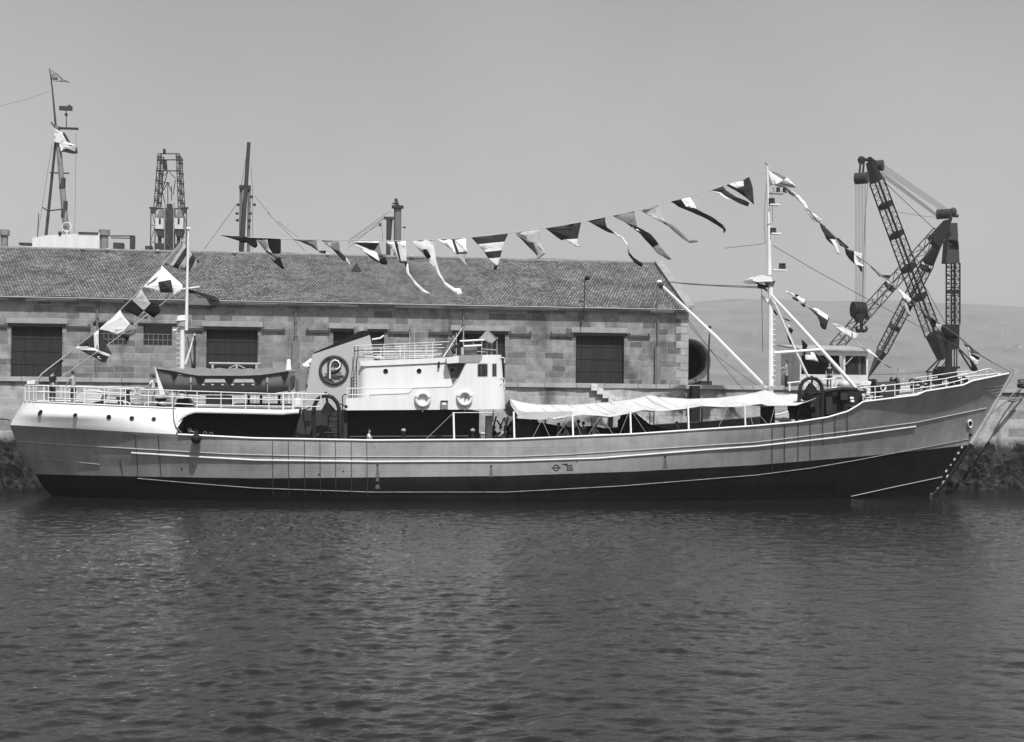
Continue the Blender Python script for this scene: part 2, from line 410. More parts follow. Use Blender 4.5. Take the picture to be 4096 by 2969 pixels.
# wall with real openings: build the front as a grid of cells around doors and windows
def wx(u2): return P(u2*1.806, 1480, WY).x
doors = [(wx(23), wx(137)), (wx(456), wx(570)), (wx(737), wx(850)), (wx(1007), wx(1118)), (wx(1275), wx(1382))]
DZ0, DZ1 = QZ+.02, 9.78
wz1, wz0 = P(630, 1303, WY).z, P(630, 1383, WY).z
wins = [(P(573, 1340, WY).x, P(688, 1340, WY).x), (P(393, 1340, WY).x, P(509, 1340, WY).x)]
ops = sorted([(a, b, DZ0-.5, DZ1) for a, b in doors] + [(a, b, wz0, wz1) for a, b in wins])
WT = .55; cx = XL
for a, b, z0, z1 in ops:
    mb.box((cx, WY, QZ-.5), (a, WY+WT, EZ-.25)); mb.box((a, WY, z1), (b, WY+WT, EZ-.25))
    if z0 > QZ+.5: mb.box((a, WY, QZ-.5), (b, WY+WT, z0))
    cx = b
mb.box((cx, WY, QZ-.5), (XR-.02, WY+WT, EZ-.25))
mb.prism([V3((XR-WT, WY+WT, QZ-.5)), V3((XR-WT, 112, QZ-.5)), V3((XR-WT, 112.6, EZ-.1)), V3((XR-WT, RY, RZ-.12)), V3((XR-WT, WY+WT, EZ-.05))], (WT-.02, 0, 0))
mb.box((XL, 112.3, QZ-.5), (XR-.6, 112.8, EZ-.1))
mb.build('wall', stone_w, wh)
# light quoins at the corner
mb = MB(); z = QZ; k = 0
while z < EZ-.6:
    mb.box((XR-(.9 if k % 2 else .55), WY-.02, z+.01), (XR+.005, WY+.3, z+.5)); z += .52; k += 1
mb.build('quoins', mat('pale_quoin_stone', .33, .9, .25, 1.5, bump=.4), wh)
# cornice of separate slabs
mb = MB(); mb.cur = 0; x = XL
mats_c = [mat('cornice_pale', .30, .9, .15, 2), mat('cornice_mid', .21, .9, .15, 2), mat('cornice_dark', .13, .9, .15, 2)]
while x < XR:
    l = min(rnd.uniform(.9, 2.4), XR+.15-x); mb.cur = rnd.choice((0, 1, 1, 2, 2)); mb.box((x, WY-.42, EZ-.25), (x+l-.01, WY+.6, EZ)); x += l
mb.build('cornice', mats_c, wh)
# roof
def tile_mat():
    m = bpy.data.materials.new('clay_roof_tiles'); m.use_nodes = True; n = m.node_tree; N = n.nodes.new; K = n.links.new
    p = n.nodes['Principled BSDF']; p.inputs['Roughness'].default_value = .9; p.inputs['Specular IOR Level'].default_value = .1
    t = N('ShaderNodeTexCoord'); 
    b = N('ShaderNodeTexBrick'); K(t.outputs['UV'], b.inputs['Vector']); b.inputs['Scale'].default_value = 1
    b.inputs['Brick Width'].default_value = .21; b.inputs['Row Height'].default_value = .31; b.inputs['Mortar Size'].default_value = .035
    b.inputs['Mortar Smooth'].default_value = .6; b.offset = .5
    b.inputs['Color1'].default_value = (.10,)*3+(1,); b.inputs['Color2'].default_value = (.22,)*3+(1,); b.inputs['Mortar'].default_value = (.025,)*3+(1,)
    z = N('ShaderNodeTexNoise'); z.inputs['Scale'].default_value = .5; z.inputs['Detail'].default_value = 7; K(t.outputs['UV'], z.inputs['Vector'])
    r = N('ShaderNodeMapRange'); r.inputs[1].default_value = .3; r.inputs[2].default_value = .7; r.inputs[3].default_value = .7; r.inputs[4].default_value = 1.3
    K(z.outputs[0], r.inputs[0]); q = N('ShaderNodeMix'); q.data_type = 'RGBA'; q.blend_type = 'MULTIPLY'; q.inputs[0].default_value = 1
    K(b.outputs['Color'], q.inputs[6]); K(r.outputs[0], q.inputs[7]); K(q.outputs[2], p.inputs['Base Color'])
    bu = N('ShaderNodeBump'); bu.inputs['Strength'].default_value = .8; bu.inputs['Distance'].default_value = .05; bu.invert = True
    K(b.outputs['Fac'], bu.inputs['Height']); K(bu.outputs[0], p.inputs['Normal'])
    return m
TM = tile_mat()
def roof_plane(name, ya, za, yb, zb, x0, x1):
    nx, ny = 200, 14; vs = []; uvs = []; fs = []
    from mathutils import noise
    Ls = math.hypot(yb-ya, zb-za)
    for j in range(ny+1):
        for i in range(nx+1):
            x = x0+(x1-x0)*i/nx; t = j/ny
            d = noise.noise(V3((x*.35, t*3, 1)))*.07 + noise.noise(V3((x*.09, 4, 1)))*.10*t
            vs.append((x, ya+(yb-ya)*t, za+(zb-za)*t + d)); uvs.append((x, Ls*t))
    for j in range(ny):
        for i in range(nx): a = j*(nx+1)+i; fs.append((a, a+1, a+nx+2, a+nx+1))
    me = bpy.data.meshes.new(name); me.from_pydata([tuple(V3(v)-ORG[wh.name]) for v in vs], [], fs)
    ul = me.uv_layers.new(name='UVMap')
    for l in me.loops: ul.data[l.index].uv = uvs[l.vertex_index]
    me.materials.append(TM); o = bpy.data.objects.new(name, me); col.objects.link(o); o.parent = wh
    s = o.modifiers.new('solid', 'SOLIDIFY'); s.thickness = .14; s.offset = -1
    ORG[o.name] = ORG[wh.name]
    return o
roof = roof_plane('roof', WY-.5, EZ+.06, RY, RZ, XL, XR+.05)
roof_plane('roof', 112.9, EZ+.06, RY+.02, RZ, XL, XR+.05)
mb = MB(); x = XL
while x < XR-.3: mb.cyl((x, RY, RZ+.02), (x+.42, RY, RZ+.0), .13, .16, 8); x += .4
for ya, za in ((WY-.55, EZ+.08), ):
    pass
mb.build('ridge_tiles', mat('ridge_tile', .2, .9, .2, 3), wh)
mb = MB()
for k in range(12):
    t0, t1 = k/12, (k+1)/12
    a = V3((XR-.35, WY-.55+(RY-WY+.55)*t0, EZ+.08+(RZ-EZ-.05)*t0)); b = V3((XR-.35, WY-.55+(RY-WY+.55)*t1-.02, EZ+.08+(RZ-EZ-.05)*t1))
    mb.prism([a, b, b+V3((0, 0, .22)), a+V3((0, 0, .22))], (.62, 0, 0))
mb.build('verge', mat('verge_stone', .27, .9, .2, 2), wh)
mb = MB(); mb.tube([V3((XL, WY-.55, EZ-.02)), V3((XR, WY-.55, EZ-.02))], .05); mb.build('gutter', mat('gutter_zinc', .3, .5, .1, 3), wh)
# loose ridge stones
for x in (-19, -17.2, -13.6, -12.1, -8, -5.3, -1.1, 5.2): mb = MB(); mb.ball((x, RY-.4, RZ+.05), .14, 1.4, 1, .7, 8); mb.build('ridge_stone', light, wh)
# doors
doorm = mat('dark_sliding_door', .028, .7, .3, 2.0, stretch=(5, 1, .25), bump=.5, bscale=3)
for a, b in doors:
    mb = MB(); mb.box((a-.05, WY+.30, QZ), (b+.05, WY+.40, DZ1))
    for k in range(1, 4): mb.box((a, WY+.27, QZ+k*.86), (b, WY+.298, QZ+k*.86+.05))
    mb.box(((a+b)/2-.02, WY+.262, QZ), ((a+b)/2+.02, WY+.297, DZ1-.05))
    d = mb.build('door', doorm, wh)
    mb = MB(); mb.box((a-.2, WY-.10, DZ1-.12), (b+.25, WY+.28, DZ1+.10)); mb.build('lintel_beam', black, wh)
    mb = MB(); mb.box((a-.3, WY-.03, DZ1+.11), (b+.3, WY-.002, DZ1+.48)); mb.build('stone_lintel', mats_c[0], wh)
    for s0, s1 in ((a-1.85, a-.23), (b+.28, b+1.85)):
      mb = MB()
      mb.box((s0, WY-.14, DZ1-.22), (s1, WY-.04, DZ1-.03))
      for q in (s0+.1, s1-.1): mb.box((q-.03, WY-.16, DZ1-.25), (q+.03, WY-.003, DZ1+.12))
      mb.build('door_track', mat('rusty_track', .06, .8, .3, 4), wh)
for a, b in wins:
    mb = MB(); mb.box((a-.05, WY+.32, wz0), (b+.05, WY+.36, wz1)); f = mb.build('window', glass, wh)
    mb = MB(); z_m = wz0 + (wz1-wz0)*.58
    for k in range(7):
        x = a + (b-a)*k/6; mb.box((x-.025, WY+.27, wz0), (x+.025, WY+.31, z_m))
    for z in (wz0+.03, wz0+(z_m-wz0)/2, z_m): mb.box((a, WY+.262, z-.03), (b, WY+.315, z+.03))
    mb.build('frame', mat('window_bars', .13, .7, .2, 4), f)
    mb = MB(); mb.box((a-.35, WY-.06, wz1), (b+.4, WY+.1, wz1+.16)); mb.build('lintel_beam', dark, wh)
# downpipes
for uu, zt in ((1182, 0), (2630, 0), (215*1.806, 0), (1852, 0)):
    x = P(uu, 1400, WY).x
    mb = MB(); mb.cyl((x, WY-.12, 8.9), (x, WY-.12, EZ-.3), .06)
    for z in (9.3, 10.3, 11.1): mb.box((x-.1, WY-.2, z), (x+.1, WY-.003, z+.06))
    if uu in (1182, 2630):
        mb.box((x-.22, WY-.25, QZ), (x+.22, WY-.004, 8.98))
    else: mb.cyl((x, WY-.12, QZ), (x, WY-.12, 8.9), .06)
    mb.build('downpipe', mat('pipe_grey', .16, .7, .15, 3), wh)
# lamp bracket above the eave
p0 = pt('G', 880, 1040, WY-.6); p1 = pt('G', 888, 770, WY-.6); p2 = pt('G', 900, 730, WY-.6)
mb = MB(); mb.tube([p0, p1, p2], .04); mb.tube([p0, p0+V3((0, .58, 0))], .04)
t = mb.build('lamp_bracket', dark2, wh)
mb = MB(); mb.ball(pt('G', 905, 748, WY-.6), .2, 1, 1, .8); mb.build('lamp', dark, t)

# big open steel drum lying behind the corner
dc = pt('M', 392, 1000, 101.0); rr = (pt('M', 615, 1000, 101.0)-dc).x
dr = thing('open_steel_drum', (dc.x, 101, QZ), 'large round open ended steel drum half hidden behind the warehouse corner', 'steel drum')
mb = MB(); n = 40; rows = []
for r_, y in ((rr, 101.0), (rr, 104.0), (rr*.86, 104.0), (rr*.86, 101.0), (rr, 101.0)):
    rows.append([V3((dc.x+r_*math.cos(2*math.pi*k/n), y, dc.z+r_*math.sin(2*math.pi*k/n))) for k in range(n)])
mb.grid(rows, True); mb.build('shell', mat('drum_shell', .10, .8, .3, 2), dr)
mb = MB(); mb.cyl((dc.x, 103.8, dc.z), (dc.x, 103.95, dc.z), rr*.86, n=32); mb.build('end_plate', black, dr)
mb = MB(); mb.box((dc.x-1.6, 101.2, QZ), (dc.x+1.9, 103.8, dc.z-rr*.86)); mb.build('cradle', dark2, dr)
# quay lamp post with dark ball
p0 = pt('M', 590, 1100, 99); p1 = pt('M', 606, 655, 99)
mb = MB(); mb.tube([V3((p0.x, 99, QZ)), p0, pt('M', 598, 800, 99), p1], [.09, .08, .06, .04]); mb.ball(p1, .12)
mb.build('lamp_post', dark2, None, 'thin dark post topped by a small ball beyond the warehouse end', 'lamp post')

# ---- quay furniture
def quay_post(c, x, y0, y1, w, lab):
    a = pt(c, x, y0, QY-.35); b = pt(c, x, y1, QY-.35)
    mb = MB(); mb.box((a.x-w, QY-.6, min(b.z, 0)-1), (a.x+w, QY-.2, a.z))
    for z in (1.2, 3.2, 5.2):
        if z < a.z: mb.box((a.x-w*1.2, QY-.65, z), (a.x+w*1.2, QY-.01, z+.12))
    return mb.build('fender_pile', mat('tarred_timber', .02, .8, .3, 4), None, lab, 'fender pile', 'timber fender piles along the quay')
quay_post('M', 452, 1248, 1390, .30, 'dark timber fender pile on the quay wall right of the warehouse corner')
quay_post('V', 320, 1150, 1560, .32, 'tarred fender pile standing in the water beside the bow')
quay_post('L', 1600, 500, 800, .10, 'thin pile on the quay wall seen under the middle of the awning')
# whitewashed stair edge in the quay wall
mb = MB(); a = [(750, 590), (940, 715), (1120, 830), (1290, 935)]
for (x0, y0), (x1, y1) in zip(a, a[1:]):
    k = 4
    for i in range(k):
        p = pt('C', x0+(x1-x0)*i/k, y0+(y1-y0)*i/k, QY-.32); q = pt('C', x0+(x1-x0)*(i+1)/k, y0+(y1-y0)*(i+1)/k, QY-.32)
        mb.box((p.x, QY-.34, q.z-.16), (q.x+.02, QY+.1, p.z))
mb.build('quay_stairs', mat('limewash', .60, .9, .2, 4), None, 'flight of whitewashed steps set in the quay wall behind the awning', 'stairs')
# pale barrier rail on the quay
p0 = pt('J', 865, 312, QY+2.2); p1 = pt('J', 1490, 320, QY+2.2)
br = thing('barrier', ((p0.x+p1.x)/2, QY+2.2, QZ), 'pale timber barrier rail on the quay in front of the second dark door', 'barrier')
mb = MB(); mb.tube([p0, p1], .07); mb.build('rail', light, br)
for x in (910, 1200, 1440):
    q = pt('J', x, 315, QY+2.2); mb = MB(); mb.box((q.x-.07, q.y-.05, QZ-.02), (q.x+.07, q.y+.05, q.z-.05)); mb.build('post', light, br)
q = pt('J', 1200, 325, QY+2.2); mb = MB(); mb.tube([q, pt('J', 1300, 375, QY+2.2)], .04); mb.tube([q, pt('J', 1105, 375, QY+2.2)], .04); mb.build('brace', light, br)
# bollard and mooring hawser at the right edge
bc = pt('V', 925, 640, QY+.3)
mb = MB(); mb.cyl((bc.x, bc.y, QZ), (bc.x, bc.y, bc.z+.35), .28, .22, 12); mb.ball((bc.x, bc.y, bc.z+.5), .38, 1.2, 1, .6)
mb.build('bollard', dark, None, 'dark iron bollard at the right end of the quay holding a hawser', 'bollard')
mb = MB()
for k in range(4): mb.torus((bc.x, bc.y, QZ+.18+.13*k), .34, .06, (0, .15*(k % 2), 1), 16, 6)
w_ = [pt('V', 560, 880, 79.5), pt('V', 700, 770, 82), pt('V', 790, 700, 84), pt('V', 860, 690, 84.8), bc+V3((-.2, -.3, -.3))]
mb.tube(w_, .055); mb.tube([w_[2]+V3((0, 0, .05)), pt('V', 830, 645, 84.6), pt('V', 900, 600, 85.3), bc+V3((0, 0, .2))], .05)
mb.tube([pt('V', 790, 712, 84), pt('V', 840, 715, 84.6), pt('V', 900, 680, 85.0)], .09)
mb.build('mooring_rope', rope, None, 'thick dark mooring rope from the ship bow to the quay bollard', 'rope')
mb = MB(); mb.tube([pt('A', -200, 800, 84.8), pt('A', 0, 872, 82), pt('A', 85, 885, 78.6)], .06)
mb.build('mooring_rope', rope, None, 'dark mooring rope running off left from the ship stern', 'rope')

# ================================================================ HUT beyond the bow
HY = 100.0
hut = thing('quay_hut', (pt('R', 800, 1300, HY).x, HY, QZ), 'white quay hut with open dark plank front behind the foremast', 'hut')
pal = mat('whitewashed_board', .55, .8, .15, 1.5)
a = pt('R', 330, 1000, HY); b = pt('R', 1222, 940, HY)
tz = b.z; m0 = pt('R', 912, 990, HY).x
mb = MB(); mb.box((a.x, HY, pt('R', 800, 1255, HY).z-0.0), (b.x, HY+.1, tz)); 
pz0 = pt('R', 1100, 1250, HY).z; pz1 = pt('R', 1100, 1000, HY).z
mb = MB(); mb.box((a.x, HY, QZ), (b.x, HY+.12, pz0)); mb.box((a.x, HY, pz1), (b.x, HY+.12, tz))
mb.box((b.x-.1, HY+.12, QZ), (b.x, HY+4.5, tz)); mb.box((a.x, HY+.12, QZ), (a.x+.1, HY+4.5, tz)); mb.build('wall', pal, hut)
mb = MB(); mb.box((m0-.08, HY-.01, pz0-.02), (m0+.08, HY+.13, pz1+.02)); mb.box((b.x-.12, HY-.012, QZ), (b.x+.01, HY+.125, tz-.01)); mb.box((a.x-.01, HY-.012, QZ), (a.x+.1, HY+.125, tz-.01)); mb.build('post', pal, hut)
mb = MB(); k = 0; x = m0+.12
pm = [mat('plank_dark', .022, .8, .3, 3), mat('plank_worn', .09, .8, .3, 3)]
while x < b.x-.2:
    mb.cur = 1 if k in (5, 7, 9) else 0; mb.box((x, HY+.2+.02*(k % 2), pz0), (x+.2, HY+.26+.02*(k % 2), pz1)); x += .22; k += 1
mb.build('planks', pm, hut)
mb = MB(); mb.box((a.x+.1, HY+.9, pz0-.1), (m0-.05, HY+1.0, pz1+.2)); mb.build('interior_shade_sheet', black, hut)  # black sheet stands in for the unlit inside of the hut
q = pt('R', 850, 1140, HY); mb = MB(); mb.box((q.x-.3, HY+.7, q.z-.6), (q.x+.3, HY+.85, q.z+.3)); mb.build('inner_board', mid, hut)
mb = MB(); rz = pt('R', 1000, 905, HY).z
mb.prism([V3((a.x-.2, HY-.4, tz+.02)), V3((b.x+.2, HY-.4, tz+.02)), V3((b.x+.2, HY-.4, tz+.12)), V3((a.x-.2, HY-.4, tz+.12))], (0, 5.2, .45))
mb.build('roof', mat('hut_roof', .32, .8, .15, 2), hut)
mb = MB(); p_ = pt('R', 920, 1120, HY-.05); mb.tube([p_, pt('R', 1035, 1000, HY-.05)], .04); mb.build('brace', light, hut)
mb = MB(); c_ = pt('R', 950, 1370, HY-2)
for k in range(9): mb.ball((c_.x-1.6+k*.45, HY-2+.2*(k % 3), QZ+.2), .35+.12*(k % 2), 1.2, 1, .7, 8)
mb.build('sacks', mat('sack_cloth', .45, .9, .3, 3), None, 'row of pale sacks heaped on the quay in front of the hut', 'sacks')
# ================================================================ BACKGROUND: far ship, dredger tower, masts
def boxpx(mb, c, x0, y0, x1, y1, Y, dep, z0=None):
    a = pt(c, x0, y0, Y); b = pt(c, x1, y1, Y)
    mb.box((min(a.x, b.x), Y, b.z if z0 is None else z0), (max(a.x, b.x), Y+dep, a.z)); return mb
FY = 250.0
hazeg = mat('far_dark_paint', .05, .7, .2, 1); hazel = mat('far_grey_paint', .22, .7, .2, 1)
fs = thing('moored_ship', (pt('E', 500, 1500, FY).x, FY, 0), 'far white ship behind the left of the warehouse roof with a tripod mast', 'ship')
mb = MB(); a = pt('E', -300, 1500, FY).x; b = pt('E', 1100, 1500, FY).x
mb.prism([V3((a, FY-4, -1)), V3((b, FY-4, -1)), V3((b+3, FY-4, 9.5)), V3((a-3, FY-4, 9.5))], (0, 9, 0)); mb.build('hull', hazeg, fs)
mb = MB(); p = [pt('E', x, y, FY-2) for x, y in ((250, 1545), (250, 1455), (360, 1435), (770, 1415), (770, 1545))]
mb.prism(p, (0, 5, 0)); mb.build('deckhouse', white, fs)
mb = MB(); boxpx(mb, 'E', 605, 1408, 760, 1422, FY-2.2, 5); mb.build('deckhouse_roof', hazeg, fs)
mb = MB(); mb.tube([pt('E', 440, 590, FY), pt('E', 515, 1430, FY)], [.42, .55], 10)
o = mb.build('mast', hazel, fs)
mb = MB(); mb.tube([pt('E', 430, 715, FY), pt('E', 355, 1450, FY+1.5)], [.22, .28], 8); mb.tube([pt('E', 382, 140, FY), pt('E', 405, 300, FY), pt('E', 432, 600, FY)], [.07, .13, .2], 8)
mb.tube([pt('E', 330, 1220, FY+1), pt('E', 370, 1245, FY), pt('E', 510, 1230, FY)], .12); mb.tube([pt('E', 385, 950, FY), pt('E', 535, 955, FY)], .13)
mb.tube([pt('E', 395, 560, FY), pt('E', 440, 620, FY)], .15); mb.tube([pt('E', 440, 612, FY), pt('E', 605, 605, FY)], .12); boxpx(mb, 'E', 450, 596, 600, 612, FY-.5, 1)
mb.tube([pt('E', 405, 720, FY), pt('E', 290, 1440, FY)], .03); mb.tube([pt('E', 590, 640, FY), pt('E', 578, 1420, FY)], .03); mb.tube([pt('E', 300, 1265, FY), pt('E', 290, 1450, FY)], .09)
mb.build('tripod_leg', hazeg, fs)
for x, y, x1, y1, dk in ((465, 990, 505, 1075, 1), (478, 1170, 522, 1300, 1)):
    q = pt('E', (x+x1)/2, (y+y1)/2, FY); h = (pt('E', x, y, FY).z-pt('E', x, y1, FY).z)/2
    mb = MB(); mb.cyl(q-V3((-.03, 0, -h)), q-V3((.09, 0, h)), .50, .56, 12); mb.build('mast_band', hazeg, fs)
mb = MB(); c0 = pt('E', 510, 455, FY); mb.box((c0.x-1.15, FY-.3, c0.z-.3), (c0.x+1.1, FY+.3, c0.z+.42)); mb.ball(c0+V3((.6, 0, .4)), .35)
mb.tube([c0, pt('E', 515, 600, FY)], .09); mb.ball(pt('E', 512, 500, FY), .3)
mb.build('radar_scanner', hazeg, fs)
mb = MB(); mb.torus(pt('E', 517, 1370, FY-1), .8, .09, (0, 1, 0)); mb.tube([pt('E', 517, 1395, FY-1), pt('E', 517, 1425, FY-1)], .09); mb.build('direction_finder_ring', white, fs)
for x0, x1 in ((5, 62), (778, 838)):
    mb = MB(); q0 = pt('E', (x0+x1)/2, 1415, FY-1); q1 = pt('E', (x0+x1)/2, 1560, FY-1); r = (pt('E', x1, 1500, FY-1).x-pt('E', x0, 1500, FY-1).x)/2
    mb.cyl(q1, q0, r, r, 14); mb.cyl(q0-V3((0, 0, .5)), q0+V3((0, 0, .5)), r*1.45, r*1.45, 14); mb.build('kingpost', hazel, fs)
mb = MB(); boxpx(mb, 'E', 145, 1490, 235, 1508, FY, 2); boxpx(mb, 'E', 875, 1490, 950, 1540, FY, 2); boxpx(mb, 'E', 1005, 1435, 1040, 1540, FY, 1)
mb.tube([pt('E', 850, 1440, FY), pt('E', 1030, 1440, FY)], .12); mb.tube([pt('E', 860, 1455, FY), pt('E', 1010, 1458, FY)], .1); mb.tube([pt('E', 1020, 1530, FY), pt('E', 1045, 1440, FY)], .12); mb.ball(pt('E', 465, 1418, FY-2), .35)
mb.build('deck_gear', hazeg, fs)
mb = MB(); mb.tube([pt('E', 380, 320, FY), pt('E', 225, 378, FY), pt('E', -60, 450, FY)], .028, 4); mb.build('stay', wire, fs)

# bucket dredger tower
DY = 280.0
dt = thing('dredger_tower', (pt('X', 310, 1400, DY).x, DY, 0.3), 'lattice dredger tower with two white cabins rising behind the warehouse roof', 'dredger tower')
frm = mat('far_lattice_steel', .05, .7, .2, 1); frl = mat('far_light_steel', .30, .7, .2, 1)
def lat_leg(mb, a, b, wa, wb, n, r, dep=.0):
    for s in (-1, 1): mb.tube([a+V3((s*wa, 0, 0)), b+V3((s*wb, 0, 0))], r, 5)
    for k in range(n):
        t0, t1 = k/n, (k+1)/n; s = 1 if k % 2 else -1
        p = a.lerp(b, t0)+V3((s*(wa+(wb-wa)*t0), 0, 0)); q = a.lerp(b, t1)+V3((-s*(wa+(wb-wa)*t1), 0, 0))
        mb.tube([p, q], r*.7, 4); mb.tube([a.lerp(b, t1)+V3((-(wa+(wb-wa)*t1), 0, 0)), a.lerp(b, t1)+V3(((wa+(wb-wa)*t1), 0, 0))], r*.8, 4)
for dy in (0, 4.0):
    for xa, xb in ((145, 195), (468, 434)):
        mb = MB(); a = pt('X', xa, 930, DY); b = pt('X', xb, 215, DY); a.y += dy; b.y += dy
        lat_leg(mb, a, b, .45, .32, 11, .10)
        for yy in (255, 300, 440, 570, 700, 830):
            q = pt('X', xa+(xb-xa)*(930-yy)/715, yy, DY); q.y += dy; mb.box((q.x-.5, q.y-.25, q.z-.18), (q.x+.5, q.y+.25, q.z+.18))
        mb.build('tower_leg', frm, dt)
for xa in (108, 518):
    mb = MB(); a = pt('X', xa, 1470, DY); b = pt('X', xa, 935, DY); lat_leg(mb, V3((a.x, DY, 0.3)), b, .52, .42, 12, .11)
    q = b; mb.box((q.x-.75, DY-.4, q.z-.05), (q.x+.75, DY+.4, q.z+.25)); mb.box((q.x-.35, DY-.35, q.z-1.0), (q.x+.35, DY+.35, q.z-.05)); mb.build('side_tower', frm, dt)
mb = MB(); 
for y0 in (215, 295, 440): mb.tube([pt('X', 185, y0, DY), pt('X', 445, y0, DY)], .12, 5)
mb.tube([pt('X', 130, 935, DY), pt('X', 510, 940, DY)], .15, 5)
mb.tube([pt('X', 250, 505, DY), pt('X', 310, 440, DY), pt('X', 400, 540, DY)], .1, 4)
for (x0, y0, x1, y1) in ((300, 440, 230, 700), (300, 590, 240, 700), (300, 590, 350, 720), (350, 640, 350, 830), (235, 700, 160, 830), (240, 590, 330, 600), (230, 300, 290, 420), (270, 320, 240, 430), (220, 440, 215, 640), (400, 560, 370, 760), (215, 640, 260, 860), (300, 600, 300, 860)):
    mb.tube([pt('X', x0, y0, DY+1), pt('X', x1, y1, DY+1)], .11, 4)
mb.tube([pt('X', 265, 300, DY+1), pt('X', 275, 430, DY+1)], .35, 6)
mb.build('tower_bracing', frm, dt)
mb = MB(); boxpx(mb, 'X', 235, 150, 268, 205, DY-.3, .8); mb.build('top_block', hazeg, dt)
mb = MB(); boxpx(mb, 'X', 262, 930, 375, 1470, DY-1.5, 2.5, 0.3); boxpx(mb, 'X', 285, 870, 345, 940, DY-1.2, 2); mb.build('bucket_ladder', mat('ladder_dark', .045, .8, .6, 1.5, bump=.8, bscale=5), dt)
for x in (262, 380):
    mb = MB(); mb.tube([pt('X', x, 860, DY-1.7), V3((pt('X', x, 1470, DY-1.7).x, DY-1.7, 0.3))], .12, 5); mb.build('guide_rail', frl, dt)
for x0, x1 in ((135, 255), (385, 500)):
    mb = MB(); boxpx(mb, 'X', x0, 1050, x1, 1205, DY-1, 3); cb_ = mb.build('cabin', mat('cabin_white', .62, .7, .06, 1), dt)
    mb = MB(); xc = (x0+x1)/2; boxpx(mb, 'X', xc-12, 1062, xc+12, 1140, DY-1.06, .05); mb.build('window', black, cb_)
    mb = MB(); mb.prism([pt('X', x, y, DY-1.1) for x, y in ((x0+8, 1048), (x1-4, 1048), (x1-18, 950), (xc, 940))], (0, 3.2, 0)); mb.build('cabin_roof', hazel, cb_)
    mb = MB(); mb.prism([pt('X', x, y, DY-.8) for x, y in ((x0+2, 1210), (x1-2, 1210), (x1-12, 1305), (x0+22, 1300))], (0, 2.6, 0)); mb.cyl(pt('X', xc, 1290, DY), V3((pt('X', xc, 1400, DY).x, DY, 0.3)), .35); mb.build('hopper', hazeg, dt)
mb = MB(); boxpx(mb, 'X', 125, 1390, 255, 1470, DY-.5, 2, 0.3); boxpx(mb, 'X', 370, 1395, 440, 1470, DY-.5, 2, 0.3); boxpx(mb, 'X', 0, 1425, 80, 1490, DY, 3, 0.3); mb.build('machinery', hazeg, dt)

# cargo mast with derrick boom
cm = thing('cargo_mast', (pt('X', 1320, 1400, FY).x, FY, 0.3), 'tall grey cargo mast with a leaning dark derrick boom behind the roof', 'mast')
mb = MB()
for x in (1265, 1370):
    a = pt('X', x, 640, FY+1); mb.cyl((pt('X', x+3, 1400, FY+1).x, FY+1, 0.3), a, .34, .28, 10)
mb.build('kingpost', mat('far_mast_grey', .16, .7, .1, 1), cm)
mb = MB(); boxpx(mb, 'X', 1238, 625, 1385, 680, FY+.4, 1.3); mb.build('crosstree', hazeg, cm)
mb = MB(); a = pt('X', 1366, 65, FY-.5); b = pt('X', 1272, 1475, FY-.5); mb.tube([a, a.lerp(b, .03), b], [.33, .33, .42], 10); mb.tube([b, V3((b.x-.3, b.y, 0.3))], .42, 10); mb.build('derrick_boom', hazeg, cm)
mb = MB()
for x, y in ((1225, 885), (1210, 1000), (1215, 1090), (1385, 1000), (1375, 1090), (1400, 780), (1440, 885)):
    q = pt('X', x, y, FY); mb.ball(q, .32, 1, .6, .9, 8)
mb.build('pulley_block', hazeg, cm)
mb = MB()
for c, (x0, y0), (x1, y1) in (('X', (1215, 870), (780, 1470)), ('X', (1445, 770), (1640, 1010)), ('F', (475, 0), (800, 335)), ('X', (1340, 200), (1265, 640)), ('X', (1395, 380), (1420, 800)), ('X', (1415, 800), (1415, 1480)), ('F', (560, 75), (750, 225))):
    mb.tube([pt(c, x0, y0, FY), pt(c, x1, y1, FY)], .05, 4)
mb.build('stay', wire, cm)

# ventilator post with derrick guys
kp = thing('cargo_mast', (pt('Z', 1100, 1100, FY).x, FY, 0.3), 'stout round kingpost with a platform top and slanting guy wires', 'mast')
a = pt('Z', 1090, 400, FY); r = (pt('Z', 1160, 700, FY).x-pt('Z', 1025, 700, FY).x)/2
mb = MB(); mb.cyl((pt('Z', 1092, 1100, FY).x, FY, 0.3), a+V3((0, 0, 1)), r, r, 16); mb.build('kingpost', mat('far_mast_grey', .16, .7, .1, 1), kp)
mb = MB(); q = pt('Z', 1093, 300, FY); mb.cyl(q-V3((0, 0, .35)), q+V3((0, 0, .12)), r*1.6, r*1.6, 14); q2 = pt('Z', 1055, 238, FY); mb.cyl(q2-V3((0, 0, .2)), q2, .6, .6); mb.cyl(q, q2+V3((0, 0, .8)), .3, .3); mb.build('platform', hazeg, kp)
mb = MB(); q = pt('Z', 930, 490, FY); mb.cyl((pt('Z', 925, 1150, FY).x, FY, 0.3), q, .38, .42); mb.box((q.x-.9, FY-.4, q.z-.45), (q.x+1.2, FY+.4, q.z)); mb.tube([pt('Z', 990, 500, FY), pt('Z', 960, 900, FY)], .15); mb.build('side_post', hazeg, kp)
mb = MB()
for (x0, y0, x1, y1) in ((960, 380, 195, 915), (870, 490, 185, 940), (800, 600, 180, 985), (860, 500, 200, 1050), (800, 600, 820, 900), (1120, 500, 1120, 900)): mb.tube([pt('Z', x0, y0, FY-.3), pt('Z', x1, y1, FY-.3)], .05, 4)
mb.ball(pt('Z', 770, 630, FY-.3), .25, 1, 1, 1.5, 8); mb.tube([pt('Z', 1160, 680, FY), pt('Z', 1215, 678, FY)], .08); mb.ball(pt('Z', 1218, 678, FY), .22)
mb.build('guy_wire', wire, kp)
